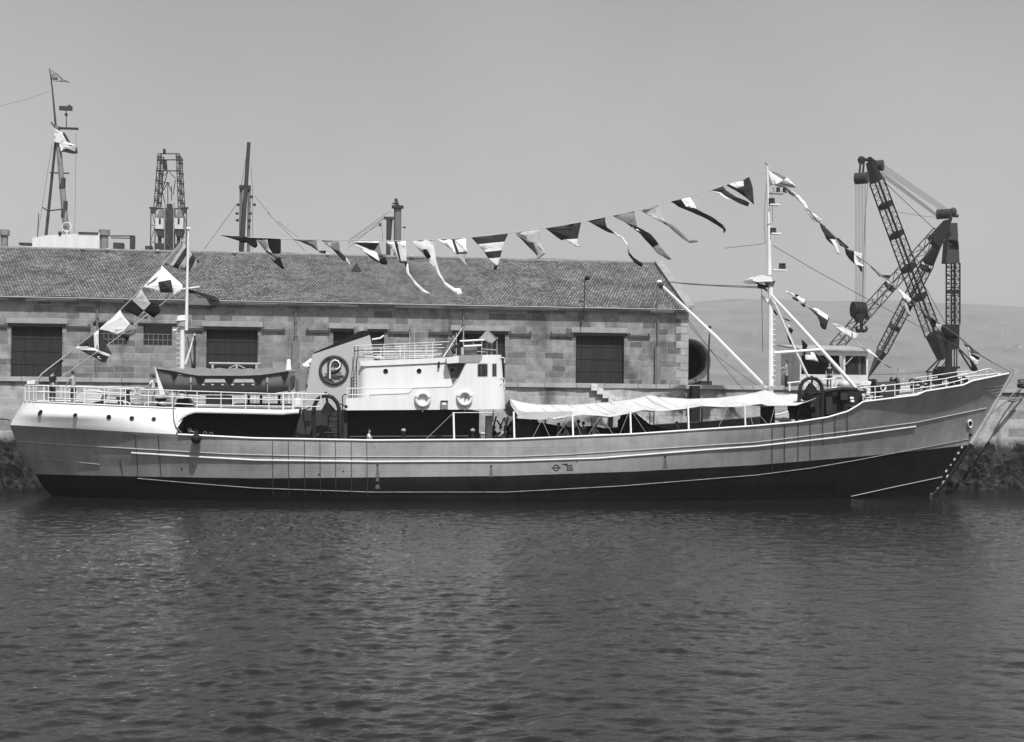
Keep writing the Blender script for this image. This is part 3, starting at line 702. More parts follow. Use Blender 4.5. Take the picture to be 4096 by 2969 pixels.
# roof vent cap in front of the ridge
mb = MB(); q = pt('Z', 340, 1465, 100.2); mb.cyl(q-V3((0, 0, .1)), q+V3((0, 0, .55)), .55, .05, 4, smooth=False)
mb.build('roof_vent', black, wh)

# ================================================================ FLOATING CRANE
KY = 250.0
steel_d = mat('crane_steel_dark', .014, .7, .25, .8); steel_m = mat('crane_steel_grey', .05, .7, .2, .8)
ck = thing('floating_crane', (pt('S', 1290, 1420, KY).x, KY, 0), 'big dark lattice crane with crossed booms and a hanging double hook behind the bow', 'crane')
def lattice(name, a, b, wa, wb, n, ch=.11, brc=.04, parent=ck, m=steel_d, tw=.8):
    # box girder whose section is turned so three chords show
    d = (b-a).normalized(); e = d.cross(V3((0, 1, 0))).normalized(); g = V3((0, 1, 0)); g = (g-d*g.dot(d)).normalized()
    def cor(t, k):
        w_ = wa+(wb-wa)*t; c_ = a.lerp(b, t)
        off = ((-1, 0), (.1, -tw), (1, .0), (-.1, tw))[k]
        return c_ + e*(off[0]*w_) + g*(off[1]*w_)
    mb = MB()
    for k in range(4): mb.tube([cor(0, k), cor(1, k)], ch*(2.0 if k == 1 else 1.35), 4)
    for i in range(n):
        t0, t1 = i/n, (i+1)/n
        for k in range(4):
            k2 = (k+1) % 4
            p, q = (cor(t0, k), cor(t1, k2)) if i % 2 else (cor(t0, k2), cor(t1, k))
            if k in (0, 1): mb.tube([p, q], brc*1.3, 4)
            mb.tube([cor(t1, k), cor(t1, k2)], brc, 4)
    o = mb.build(name, m, parent)
    return cor
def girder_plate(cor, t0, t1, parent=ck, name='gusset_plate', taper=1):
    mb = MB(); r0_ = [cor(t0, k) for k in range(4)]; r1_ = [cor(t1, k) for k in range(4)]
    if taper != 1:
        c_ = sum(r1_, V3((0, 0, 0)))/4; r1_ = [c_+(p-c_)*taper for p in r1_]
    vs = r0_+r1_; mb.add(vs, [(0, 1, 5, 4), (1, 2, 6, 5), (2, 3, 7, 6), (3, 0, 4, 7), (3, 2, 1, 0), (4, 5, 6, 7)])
    mb.mi = [0, 1, 1, 0, 0, 0]  # neighbouring faces get dark and lighter steel, painting in shaded and sunlit sides
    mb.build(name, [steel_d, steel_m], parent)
# main boom
a = pt('S', 1235, 1420, KY-6); b = pt('Q', 385, 150, KY-16)
wdt = (pt('Q', 1030, 1500, KY-10).x-pt('Q', 715, 1500, KY-10).x)/2*.90
c1 = lattice('main_boom', a.lerp(b, .18), a.lerp(b, .90), wdt*.98, wdt*.86, 28)
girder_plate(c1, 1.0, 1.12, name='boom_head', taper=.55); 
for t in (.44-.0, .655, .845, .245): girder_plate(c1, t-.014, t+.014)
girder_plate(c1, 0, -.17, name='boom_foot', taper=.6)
# flatter light boom to lower left
a = pt('R', 590, 1110, KY-4); b = pt('Q', 1590, 1290, KY+2)

c2 = lattice('luffing_boom', a.lerp(b, .12), a.lerp(b, .97), 1.2, 1.2, 13, .12, .07, m=steel_m, tw=.45)
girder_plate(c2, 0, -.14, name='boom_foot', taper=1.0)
mb = MB(); mb.prism([pt('R', x, y, KY-6) for x, y in ((590, 1085), (690, 1130), (560, 1250), (450, 1250))], (0, 1.6, 0)); mb.build('boom_foot', steel_m, ck)
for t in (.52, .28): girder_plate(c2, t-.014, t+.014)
mb = MB(); mb.prism([pt('S', x, y, KY-2) for x, y in ((500, 340), (597, 343), (597, 370), (540, 375))], (0, 1.2, 0)); mb.build('walkway', steel_d, ck)
# steep A-frame leg
a = pt('S', 340, 1520, KY+4); b = pt('Q', 1745, 1130, KY+4)
c3 = lattice('a_frame_leg', a.lerp(b, .17), a.lerp(b, .72), 1.15, 1.3, 20)
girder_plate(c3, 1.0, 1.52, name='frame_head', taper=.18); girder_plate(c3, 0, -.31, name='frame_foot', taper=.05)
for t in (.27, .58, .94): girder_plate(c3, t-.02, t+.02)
mb = MB(); mb.prism([pt('Q', x, y, KY+.5) for x, y in ((1740, 1130), (1700, 1140), (1430, 1430), (1480, 1530), (1560, 1590), (1720, 1290))], (0, 2.2, 0)); mb.build('frame_head', steel_d, ck)
# upright tower
a = pt('S', 1310, 900, KY+8); b = pt('S', 1310, 205, KY+8)
wv = (pt('S', 1386, 500, KY+8).x-pt('S', 1233, 500, KY+8).x)/2
c4 = lattice('upright_tower', a, b, wv, wv, 15, .13, .07, tw=.7)
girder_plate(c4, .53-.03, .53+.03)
mb = MB(); mb.prism([pt('S', x, y, KY+6) for x, y in ((1233, 205), (1385, 205), (1375, 0), (1365, -60), (1250, -60), (1250, 0))], (0, 2.2, 0)); mb.build('tower_head', steel_m, ck)
mb = MB(); mb.prism([pt('Q', x, y, KY+6) for x, y in ((1715, 1200), (1850, 1200), (1868, 1640), (1690, 1640))], (0, 1.8, 0)); mb.build('tower_head', steel_m, ck)
mb = MB(); mb.prism([pt('S', x, y, KY+6.4) for x, y in ((1230, 900), (1385, 900), (1380, 1180), (1300, 1190), (1240, 1180), (1215, 1080))], (0, 2, 0)); mb.build('tower_base', steel_d, ck)
mb = MB(); mb.prism([pt('S', x, y, KY+6) for x, y in ((1185, 905), (1370, 1045), (1300, 1075), (1300, 1420), (1235, 1420), (1245, 1130), (1200, 1010))], (0, .8, 0)); mb.build('tower_base', black, ck)
mb = MB()
for x in (1325, 1352): mb.tube([pt('S', x, 1180, KY+6), pt('S', x, 1420, KY+6)], .14, 5)
mb.tube([pt('S', 1375, 1190, KY+4), pt('S', 1530, 1430, KY+4)], .2, 5); mb.tube([pt('S', 1380, 1180, KY+2), pt('S', 1500, 1300, KY+2), pt('S', 1560, 1430, KY+2)], .16, 5)
mb.tube([pt('S', 1175, 1270, KY), pt('S', 1005, 1440, KY)], .17, 5); mb.tube([pt('S', 1175, 1290, KY+2), pt('S', 1085, 1430, KY+2)], .14, 5); mb.tube([pt('S', 1290, 1215, KY+2), pt('S', 1160, 1425, KY+2)], .09, 5)
mb.tube([pt('S', 1000, 1440, KY), pt('S', 1240, 1440, KY)], .22, 4); mb.tube([pt('S', 1025, 1440, KY), pt('S', 1025, 1540, KY)], .12, 4)
mb.build('support_strut', steel_d, ck)
mb = MB(); boxpx(mb, 'S', 1225, 1375, 1390, 1402, KY-2, 4); boxpx(mb, 'S', 1210, 1400, 1350, 1440, KY-4, 5); boxpx(mb, 'S', 1230, 1440, 1350, 1560, KY-4, 6, 3.0); mb.build('machinery_deck', steel_d, ck)
mb = MB(); px0 = pt('S', 150, 1540, KY).x; px1 = pt('S', 1700, 1540, KY).x
mb.box((px0, KY-14, -1), (px1, KY+20, 3.0)); mb.build('pontoon', hazeg, ck, bevel=.2)
mb = MB(); mb.box((pt('S', 330, 1500, KY).x-1, KY, 2.98), (pt('S', 330, 1500, KY).x+2.0, KY+8, pt('S', 340, 1520, KY).z)); mb.box((pt('R', 520, 1250, KY).x-1, KY-8, 2.98), (pt('R', 560, 1250, KY).x+1.4, KY-2, pt('R', 520, 1250, KY).z)); mb.build('boom_pedestal', steel_d, ck)
# sheaves
def sheave(name, c, x, y, Y, r, l, parent=ck):
    q = pt(c, x, y, Y); mb = MB(); ax = V3((.8, -.6, 0))
    for k in range(7):
        t0 = k/7; mb.cyl(q-ax*(l/2)+ax*l*t0, q-ax*(l/2)+ax*l*(t0+.11), r*(1 if k % 2 == 0 else .94), None, 20)
    mb.cyl(q+ax*(l/2), q+ax*(l/2+.05), r*.97, None, 20); mb.cyl(q-ax*(l/2+.1), q+ax*(l/2+.12), r*.14, None, 8)
    return mb.build(name, steel_m, parent)
sheave('hoist_sheave', 'Q', 270, 465, KY-20, 1.05, 2.2)
sheave('luffing_sheave', 'Q', 530, 260, KY-14, 1.02, 2.0)
sheave('frame_sheave', 'Q', 1625, 1055, KY+2, 1.0, 2.6)
mb = MB()
for x in (250, 305): mb.tube([pt('Q', x+10, 170, KY-18), pt('Q', x-10, 390, KY-20)], .2, 5)
mb.ball(pt('Q', 272, 170, KY-18), .75, 1, .6, 1); mb.tube([pt('Q', 270, 160, KY-18), pt('Q', 380, 165, KY-16)], .3, 6)
mb.tube([pt('Q', 400, 150, KY-16), pt('Q', 480, 210, KY-15)], .5, 6); mb.build('head_bracket', steel_d, ck)
mb = MB(); mb.tube([pt('Q', 1640, 1060, KY+2), pt('Q', 1850, 1085, KY+4)], .35, 6); mb.ball(pt('Q', 1780, 1020, KY+2), .7, 1, 1, 1.3); mb.build('head_bracket', steel_m, ck)
mb = MB()
for k in range(8): mb.tube([pt('Q', 172+k*24, 540, KY-20), pt('S', 200+k*16, 690, KY-20)], .032, 4)
mb.tube([pt('Q', 375, 560, KY-18), pt('Q', 330, 1100, KY-19), pt('S', 280, 670, KY-20)], .05, 4)
for k in range(5):
    mb.tube([pt('Q', 625-k*8, 235+k*22, KY-14), pt('Q', 1690-k*14, 975+k*13, KY+2)], .035, 4)
    mb.tube([pt('Q', 600-k*16, 355+k*6, KY-14), pt('Q', 1500+k*2, 1040+k*15, KY+2)], .035, 4)
mb.tube([pt('Q', 520, 400, KY-14), pt('Q', 820, 690, KY-8), pt('Q', 1490, 1320, KY)], .06, 4)
mb.tube([pt('Q', 820, 1010, KY-10), pt('Q', 1180, 1075, KY-6), pt('Q', 1490, 1110, KY+2)], .04, 4)
mb.tube([pt('S', 990, 470, KY-6), pt('S', 1225, 890, KY+6)], .055, 4)
mb.tube([pt('S', 380, 1470, KY), pt('S', 700, 1465, KY), pt('S', 1000, 1440, KY)], .06, 4)
mb.build('cable', wire, ck)
hb = MB(); q = pt('S', 245, 735, KY-20); 
for k in range(6): hb.cyl(q+V3((-1.2+.42*k, .1*k, 0)), q+V3((-1.2+.42*k+.34, .1*k, 0)), 1.45*(1 if k % 2 == 0 else .94), None, 20)
hb.prism([pt('S', x, y, KY-21) for x, y in ((190, 770), (325, 770), (300, 850), (290, 880), (240, 880), (228, 850))], (0, 1.4, 0))
hk = hb.build('hook_block', steel_d, ck)
mb = MB(); mb.tube([pt('S', 272, 870, KY-20), pt('S', 272, 960, KY-20)], .3, 8)
for s in (-1, 1):
    mb.tube([pt('S', 272+s*dx, y, KY-20) for dx, y in ((0, 965), (25, 975), (50, 968), (60, 945), (50, 925), (35, 930))], [.36, .34, .3, .24, .16, .06], 8)
mb.build('double_hook', steel_d, hk)
# ================================================================ THE SHIP
Y0 = 77.6; BM = 4.6
ship = thing('fishing_ship', (8, Y0, 0), 'long grey hulled fishing ship with white upperworks moored along the quay', 'ship')
stern_t = sorted([(P(u, v, Y0).z, P(u, v, Y0).x) for u, v in poly_uv(('A', [(520, 1560), (420, 1500), (350, 1430), (290, 1330), (215, 1230), (165, 1150), (85, 925), (200, 728), (235, 640)]))])
stem_t = sorted([(P(u, v, Y0).z, P(u, v, Y0).x) for u, v in poly_uv(('D', [(2150, 497), (2040, 690), (1810, 1080), (1700, 1250), (1600, 1400), (1480, 1510), (1380, 1600)]))])
XA = lambda z: interp(stern_t, z)
def XF(z):
    if z > stem_t[-1][0]:
        (a, b), (c, d) = stem_t[-2], stem_t[-1]; return d + (z-c)*(d-b)/(c-a)
    return interp(stem_t, z)
LA = [(-1.5, 27), (0, 24), (1.5, 20), (3, 14), (4.2, 7), (6, 6)]
LF = [(-1.5, 32), (0, 29), (2, 24), (4, 18), (6, 12.5), (7.5, 9)]
BZ = [(-1.5, 3.9), (-.3, 4.35), (.8, 4.55), (2, 4.6), (9, 4.6)]
KA = P(*uv('A', 85, 925), Y0); KB = P(*uv('A', 1460, 1003), 73.2); KC = P(*uv('B', 403, 1037), 73)
def halfb(x, z):
    tum = 0
    if x < KC.x+1:
        kz = KA.z+(KB.z-KA.z)*(x-KA.x)/(KB.x-KA.x); tum = .36*max(0, z-kz)*max(0, min(1, (KC.x+1-x)/3))
    da = max(0, min(1, (x-XA(z))/interp(LA, z))); df = max(0, min(1, (XF(z)-x)/interp(LF, z)))
    return (interp(BZ, z)-tum) * (1-(1-da)**2.4)**.6 * max(0, (1-(1-df)**2))**.92
def Hs(u, v, off=0.0, yf=None):
    """point of the near side of the hull seen at photo pixel (u, v)"""
    yf = yf or (lambda x, z: Y0-halfb(x, z)); Y = Y0-BM
    for _ in range(40):
        p = P(u, v, Y); Y = .55*Y + .45*yf(p.x, p.z)
    p = P(u, v, Y-off); return p
def hull_line(segs, step=20, off=.02): return [Hs(u, v, off) for u, v in dense(mono(poly_uv(*segs)), step)]
def ztab(segs):
    l = [Hs(u, v) for u, v in dense(mono(poly_uv(*segs)), 16)]; l = sorted([(p.x, p.z) for p in l]); return l
sheer_px = [('A', [(85, 925), (600, 955), (1000, 978), (1460, 1003), (2100, 1035)]), ('B', [(0, 1035), (1000, 1052), (2104, 1045)]), ('C', [(1, 1044), (1100, 1000), (2104, 932)]),
            ('D', [(1, 935), (400, 900), (640, 862), (800, 815), (870, 775), (930, 735), (1370, 680), (1440, 648), (1750, 598), (1830, 562), (2140, 499)])]
boot_px = [('A', [(290, 1330), (1200, 1350), (2100, 1364)]), ('B', [(300, 1362), (1000, 1356), (2000, 1345)]), ('C', [(0, 1345), (1100, 1308), (2100, 1255)]), ('D', [(1, 1255), (850, 1190), (1180, 1158), (1440, 1130), (1790, 1090)])]
poop_px = [('A', [(200, 728), (800, 757), (1440, 785), (2104, 801)]), ('B', [(270, 805), (403, 800)])]
ZS, ZB, ZP = ztab(sheer_px), ztab(boot_px), ztab(poop_px)
zs = lambda x: interp(ZS, x); zb = lambda x: interp(ZB, x)
def zp(x): return interp(ZP, x)
def strip(zlo, zhi, s_list, rows, sides=(-1, 1)):
    mb = MB()
    for sd in sides:
        R = []
        for j in range(rows+1):
            t = j/rows; row = []
            for s in s_list:
                z = 3.0; x = 0
                for _ in range(14):
                    x = XA(z)+s*(XF(z)-XA(z)); z = .4*z + .6*(zlo(x)+t*(zhi(x)-zlo(x)))
                row.append(V3((x, Y0+sd*halfb(x, z), z)))
            R.append(row)
        if sd == 1: R = R[::-1]
        mb.grid(R)
    return mb
NS = 300
S_all = [.5-.5*math.cos(math.pi*k/NS) for k in range(NS+1)]
# hull paint with material that keeps plate seams and faint vertical weather streaks
strip(lambda x: -1.3, zb, S_all, 14).build('lower_hull', hulld, ship)
strip(zb, zs, S_all, 22).build('hull', hullg, ship)
xp = Hs(*uv('A', 1460, 1003)).x
S_poop = []
for s in S_all:
    z = zs(xp); x = XA(z)+s*(XF(z)-XA(z))
    if x < xp-.02: S_poop.append(s)
S_poop.append((xp-XA(zs(xp)))/(XF(zs(xp))-XA(zs(xp))))
poop = strip(zs, zp, S_poop, 10).build('poop_plating', white, ship)
# overhanging side strip with the curved corner of the opening
cols_t = dense(poly_uv(('A', [(1460, 786), (2104, 801)]), ('B', [(270, 805), (403, 800)])), 12)
arch = dense(poly_uv(('A', [(1461, 1003), (1460, 940), (1468, 900), (1490, 880), (1540, 848), (1600, 828), (2104, 838)]), ('B', [(270, 845), (300, 840), (403, 832)])), 12)
def top_at(u):
    return interp([(a, b) for a, b in cols_t], u)
mb = MB(); near = []; 
for u, v in arch: near.append((Hs(u, v), Hs(u, top_at(u))))
ye = lambda x: Y0-halfb(x, 5)
for sd in (-1, 1):
    R0 = []; R1 = []; mb = MB()
    for a, b in near:
        f = (lambda p: V3((p.x, Y0+sd*(Y0-p.y), p.z)))
        R0.append(f(a)); R1.append(f(b))
    mb.grid([R0, [a.lerp(b, .5) for a, b in zip(R0, R1)], R1] if sd == -1 else [R1, R0])
    o = mb.build('poop_side', white, ship); md = o.modifiers.new('solid', 'SOLIDIFY'); md.thickness = .08; md.offset = 1
# decks
def deck(x0, x1, zf, inset, n=80):
    mb = MB(); A = []; B = []
    for k in range(n+1):
        x = x0+(x1-x0)*k/n; z = zf(x); h = max(.02, halfb(x, z)-inset); A.append(V3((x, Y0-h, z))); B.append(V3((x, Y0+h, z)))
    return mb.grid([A, [a.lerp(b, .33) for a, b in zip(A, B)], [a.lerp(b, .66) for a, b in zip(A, B)], B], smooth=False)
xpe = Hs(*uv('B', 403, 815)).x; xfb = Hs(*uv('D', 930, 735)).x
deck(XA(4.5)+.3, xpe, lambda x: zp(x)-.05, .02).build('poop_deck', deckm, ship)
deck(XA(3)+1.5, xfb+.6, lambda x: min(zs(x), zs(xfb-4))-1.05, .03, 160).build('main_deck', deckm, ship)
deck(xfb, XF(zs(38))-.4, lambda x: zs(x)-.3, .03).build('forecastle_deck', deckm, ship)
mb = MB(); h = halfb(xfb+.05, zs(xfb-4)-1.2)-.12; mb.box((xfb+.02, Y0-h, zs(xfb-4)-1.2), (xfb+.12, Y0+h, zs(xfb)-.31)); mb.build('forecastle_bulkhead', dark2, ship)
mb = MB(); h = halfb(XA(3)+2.5, 3)-.05; x_ = xp-.6; h2 = halfb(x_, 4)-.05
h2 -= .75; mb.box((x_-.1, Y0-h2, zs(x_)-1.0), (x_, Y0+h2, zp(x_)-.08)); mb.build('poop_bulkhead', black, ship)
# caps and strakes
def mirror(path): return [V3((p.x, 2*Y0-p.y, p.z)) for p in path]
def hl(name, segs, r, m=white2, both=True, off=.02, parent=ship):
    pth = hull_line(segs, 20, off); mb = MB(); mb.tube(pth, r, 6)
    if both: mb.tube(mirror(pth), r, 6)
    return mb.build(name, m, parent)
hl('bulwark_cap', [('A', [(1462, 1003), (2100, 1035)]), ('B', [(0, 1035), (1000, 1052), (2104, 1045)]), ('C', [(1, 1044), (1100, 1000), (2104, 932)]),
            ('D', [(1, 935), (400, 900), (640, 862), (800, 815), (870, 775), (930, 735), (1370, 680), (1440, 648), (1750, 598), (1830, 562), (2125, 502)])], .055)
hl('poop_edge_moulding', [('A', [(215, 731), (800, 759), (1440, 787), (2104, 803)]), ('B', [(270, 807), (403, 802)])], .04)
hl('upper_strake', [('A', [(150, 1060), (560, 1090), (1120, 1122), (1840, 1163), (2100, 1171)]), ('B', [(1, 1172), (600, 1186), (2104, 1188)]), ('C', [(1, 1187), (530, 1170), (1300, 1120), (2104, 1068)]), ('D', [(1, 1062), (880, 968), (1370, 905), (1940, 787)])], .030, mat('strake_paint', .36, .5, .12, 1.5))
hl('rubbing_strake', [('A', [(1080, 1155), (1640, 1190), (2100, 1215)]), ('B', [(1, 1215), (1000, 1228), (2104, 1223)]), ('C', [(1, 1222), (800, 1200), (1700, 1130), (2104, 1101)]), ('D', [(1, 1103), (700, 1030), (1362, 938)])], .055, mat('white_strake_paint', .60, .5, .1, 1.5))
hl('bilge_strake', [('A', [(1130, 1365), (1560, 1403), (2100, 1445)]), ('B', [(1, 1442), (1000, 1478), (2104, 1478)]), ('C', [(1, 1477), (1000, 1427), (2104, 1338)]), ('D', [(1, 1342), (500, 1280), (850, 1220), (1180, 1158), (1800, 1042)])], .026, mat('lower_strake_paint', .22, .6, .3, 2.5))
hl('bow_strake', [('D', [(830, 1513), (1200, 1432), (1580, 1352)])], .03, mat('strake_paint2', .28, .5, .12, 1.5))
hl('stern_strake', [('A', [(290, 1197), (820, 1250)])], .02, hullg)
for segs in ([('D', [(1925, 628), (2085, 600)])], [('D', [(1955, 650), (2070, 625)])], [('D', [(1975, 672), (2060, 652)])], [('D', [(2000, 690), (2040, 682)])]):
    hl('bow_rib', segs, .028, mat('rib_paint', .2, .5, .1, 2))
# stem bar
mb = MB(); st = [P(*uv('D', x, y), Y0) for x, y in ((2150, 500), (2040, 690), (1950, 850), (1810, 1080))]
mb.tube([p+V3((.02, 0, 0)) for p in st], .13, 8); mb.build('stem_bar', hullg, ship)
mb = MB(); mb.tube([P(*uv('D', x, y), Y0) for x, y in ((1810, 1080), (1700, 1250), (1600, 1400), (1500, 1500), (1380, 1600))], .14, 8); mb.build('stem_bar', hulld, ship)
# vertical fender straps
straps = [('B', x, 1055 if x < 960 else 1053, 1500) for x in (185, 315, 447, 575, 702, 832, 960)]
for c, x, y0, y1 in straps:
    mb = MB(); mb.tube([Hs(*uv(c, x, y0), .03)] + [Hs(*uv(c, x+4*k/6, y0+(y1-y0)*k/6), .045) for k in range(1, 7)], .016, 5); mb.build('fender_strap', seam, ship)
for x, y0, y1 in ((183, 925, 1340), (285, 915, 1325), (397, 905, 1310), (497, 890, 1290), (600, 875, 1090), (700, 850, 1020), (800, 822, 1010)):
    mb = MB(); mb.tube([Hs(*uv('D', x, y0+(y1-y0)*k/6), .035) for k in range(7)], .015, 5); mb.build('fender_strap', seam, ship)
for x, y0, y1 in ((1112, 1000, 1360), (1300, 1010, 1360), (985, 1200, 1340)):
    mb = MB(); mb.tube([Hs(*uv('A', x+(6*k), y0+(y1-y0)*k/4), .02) for k in range(5)], .016, 5); mb.build('fender_strap', seam, ship)
# surface patches
def spatch(mb, segs, off, yf=None):
    P3 = [Hs(u, v, off, yf) for u, v in poly_uv(*segs)]
    mb.add(P3, [tuple(t) for t in tessellate_polygon([P3])]); return mb
def disc_px(c, x, y, r, n=16, ry=None): return [(x+r*math.cos(2*math.pi*k/n), y+(ry or r)*math.sin(2*math.pi*k/n)) for k in range(n)]
for c, x, y in (('B', 1048, 1255), ('B', 1982, 1262), ('C', 1358, 1186)):
    h_ = 98 if c == 'B' and x < 1500 else 90
    mb = MB(); spatch(mb, [(c, [(x-6, y+6), (x+6, y+6), (x+17, y+h_), (x-17, y+h_)])], .02); s_ = mb.build('scupper_chute', mat('scupper_stain', .13, .7, .25, 3), ship)
    mb = MB(); spatch(mb, [(c, disc_px(c, x, y, 8))], .035); mb.build('scupper', black, s_)
# rust and salt runs below the chutes
mb = MB(); spatch(mb, [('B', [(1036, 1358), (1060, 1358), (1066, 1450), (1030, 1450)])], .015); mb.build('salt_stain', mat('salt', .12, .8, .5, 4, stretch=(4, 1, .5)), ship)
for c, x, y, r in (('A', 1493, 1286, 7), ('A', 1583, 1264, 5), ('B', 565, 1332, 7), ('B', 766, 1305, 6), ('C', 630, 1227, 5)):
    mb = MB(); spatch(mb, [(c, disc_px(c, x, y, r))], .02); mb.build('drain_hole', black, ship)
# plimsoll and load marks
mb = MB(); mb.tube([Hs(*uv('C', x, y), .02) for x, y in disc_px('C', 462, 1275, 23, 24)], .018, 4, True); mb.tube([Hs(*uv('C', 425, 1275), .02), Hs(*uv('C', 500, 1275), .02)], .018, 4)
mb.build('load_line_disc', black, ship)
mb = MB()
for a, b in (((512, 1246), (553, 1246)), ((553, 1246), (553, 1297)), ((553, 1258), (596, 1256)), ((553, 1277), (598, 1275)), ((553, 1294), (603, 1292)), ((535, 1252), (553, 1252))):
    mb.tube([Hs(*uv('C', *a), .02), Hs(*uv('C', *b), .02)], .018, 4)
mb.build('load_line_marks', black, ship)
for x, y, s in ((347, 1148, 9), (313, 1203, 9), (277, 1262, 9), (242, 1315, 7), (200, 1372, 9), (213, 1421, 11), (174, 1478, 11), (120, 1537, 9), (57, 1588, 6)):
    mb = MB(); spatch(mb, [('V', [(x-s+4, y-s*1.2), (x+s+3, y-s*1.3), (x+s-3, y+s*1.2), (x-s-4, y+s*1.2)])], .05); mb.build('draught_mark', white2, ship)
# hawse pipe
c_ = Hs(*uv('V', 425, 930), .03); mb = MB()
mb.tube([Hs(*uv('V', x, y), .06) for x, y in disc_px('V', 423, 930, 20, 20, 33)], .055, 8, True); hp = mb.build('hawse_pipe', white2, ship)
mb = MB(); spatch(mb, [('V', disc_px('V', 423, 930, 14, 16, 26))], .04); mb.build('hawse_hole', black, hp)
mb = MB(); q = Hs(*uv('V', 425, 1030), .02); mb.ball(q, .12); mb.build('bow_eye', black, ship)
# dotted rivet lines of the bow plating
mb = MB()
for x0, y0, x1, y1 in ((985, 770, 945, 960), (1060, 760, 1010, 950), (1140, 745, 1090, 930), (1220, 735, 1160, 920), (1290, 725, 1240, 905), (1360, 715, 1320, 890), (1430, 700, 1390, 880), (1500, 690, 1460, 870), (1660, 680, 1630, 850), (1110, 960, 1060, 1150), (1240, 955, 1200, 1130), (1310, 950, 1270, 1120), (1440, 935, 1420, 1080), (1510, 925, 1490, 1060), (1600, 900, 1560, 1050), (930, 1000, 880, 1180), (760, 1020, 740, 1180)):
    n = int(abs(y1-y0)/11)
    for k in range(n): q = Hs(*uv('D', x0+(x1-x0)*k/n, y0+(y1-y0)*k/n), .005); mb.ball(q, .022, 1, .5, 1, 6)
mb.build('rivet_rows', mat('rivet', .34, .5, .2, 3), ship, kind='stuff')
# portholes of the poop
pane_m = mat('porthole_glass', .012, .35, .1, 2)
def porthole(c, x, y, r, yf=None, parent=ship, ring=white2, rim=.014):
    pc = Hs(*uv(c, x, y), .02, yf); rx = abs(Hs(*uv(c, x+r, y), .02, yf).x-pc.x)
    n_ = (Hs(*uv(c, x+4, y), 0, yf)-Hs(*uv(c, x-4, y), 0, yf)).cross(Hs(*uv(c, x, y-4), 0, yf)-Hs(*uv(c, x, y+4), 0, yf)).normalized()
    if n_.y > 0: n_ = -n_
    e = V3((0, 0, 1)).cross(n_).normalized(); g = n_.cross(e)
    rr_ = rx if abs(n_.y) > .8 else rx/abs(n_.y)
    ring_ = [pc+e*(rr_*math.cos(2*math.pi*k/20))+g*(rr_*math.sin(2*math.pi*k/20)) for k in range(20)]
    mb = MB(); mb.tube(ring_, rim, 6, True); f = mb.build('porthole', ring, parent)
    mb = MB(); mb.add([p+n_*.016 for p in ring_], [tuple(range(20))]); mb.build('pane', pane_m, f)
for x, y, r in ((332, 826, 17), (619, 846, 19), (895, 859, 19), (1084, 870, 19), (1264, 877, 19)): porthole('A', x, y, r)

# --- deckhouse under the bridge, dark
def slab(segs, Yn, Yf): mb = MB(); return mb.prism([P(u, v, Yn) for u, v in poly_uv(*segs)], (0, Yf-Yn, 0))
def both(fn, *a): pass
NB = 75.1
zdk = lambda x: zs(x)-1.05
mb = MB(); x0 = P(*uv('A', 1530, 900), NB).x; x1 = P(*uv('B', 1885, 900), NB).x
zt = P(*uv('B', 1200, 806), NB).z
zt2 = P(*uv('A', 2100, 838), NB).z
xm = P(*uv('B', 395, 900), NB).x
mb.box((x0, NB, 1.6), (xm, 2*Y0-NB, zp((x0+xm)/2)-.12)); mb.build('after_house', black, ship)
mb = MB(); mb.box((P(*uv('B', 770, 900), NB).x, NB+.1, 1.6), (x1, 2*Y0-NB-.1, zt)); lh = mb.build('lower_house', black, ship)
for x in (848, 1128, 1400): porthole('B', x, 912, 22, lambda x_, z_: NB+.1, ship, dark, .025)
mb = MB(); mb.prism([pt('B', x, y, NB-.45) for x, y in ((330, 1060), (430, 806), (800, 803), (800, 1060))], (0, 5.9, 0)); mb.build('engine_casing', mat('casing_dark', .04, .6, .2, 1.5), ship)
porthole('B', 474, 907, 20, lambda x_, z_: NB-.45, ship, dark, .02)
# grab rail along the house
mb = MB(); mb.tube([pt('B', 820, 1020, NB-.1), pt('B', 1795, 1016, NB)], .02); mb.build('grab_rail', mid, ship)
# lighter doorway end wall and deck ventilators
mb = MB(); boxpx(mb, 'B', 1942, 850, 1990, 1025, 75.6, .5, 2.0); mb.build('locker', light, ship)
for x in (1262, 1830):
    q = pt('B', x, 970, 73.9); mb = MB(); mb.cyl((q.x, q.y, zdk(q.x)), (q.x, q.y, q.z-.12), .10, .10, 10); v_ = mb.build('deck_ventilator', dark, ship)
    mb = MB(); mb.ball(q, .14, 1, 1, .8); mb.build('cap', mat('brass', .3, .35, .1, 4), v_)

# --- funnel
NF = 75.0
mb = MB(); mb.prism([pt('B', x, y, NF) for x, y in ((515, 345), (985, 186), (1005, 290), (1045, 520), (1045, 803), (455, 803), (462, 700), (490, 480))], (0, 5.7, 0))
fn = mb.build('funnel', funnelg, ship)
mb = MB(); mb.prism([pt('B', x, y, NF+.05) for x, y in ((528, 328), (700, 255), (868, 172), (885, 158), (955, 146), (985, 183), (740, 268), (520, 345))], (0, 5.6, 0)); mb.build('funnel_cap', black, fn)
mb = MB(); q = pt('B', 908, 200, 77); mb.cyl(q, q+V3((0, 0, .55)), .38, .38, 16); mb.build('exhaust_pipe', mat('chrome', .55, .25, .2, 3, metal=.8), fn)
mb = MB(); mb.tube([pt('B', 1005, 222, NF+.5), pt('B', 1070, 212, NF+.4), pt('B', 1100, 190, NF+.4)], .05); mb.build('steam_pipe', white2, fn)
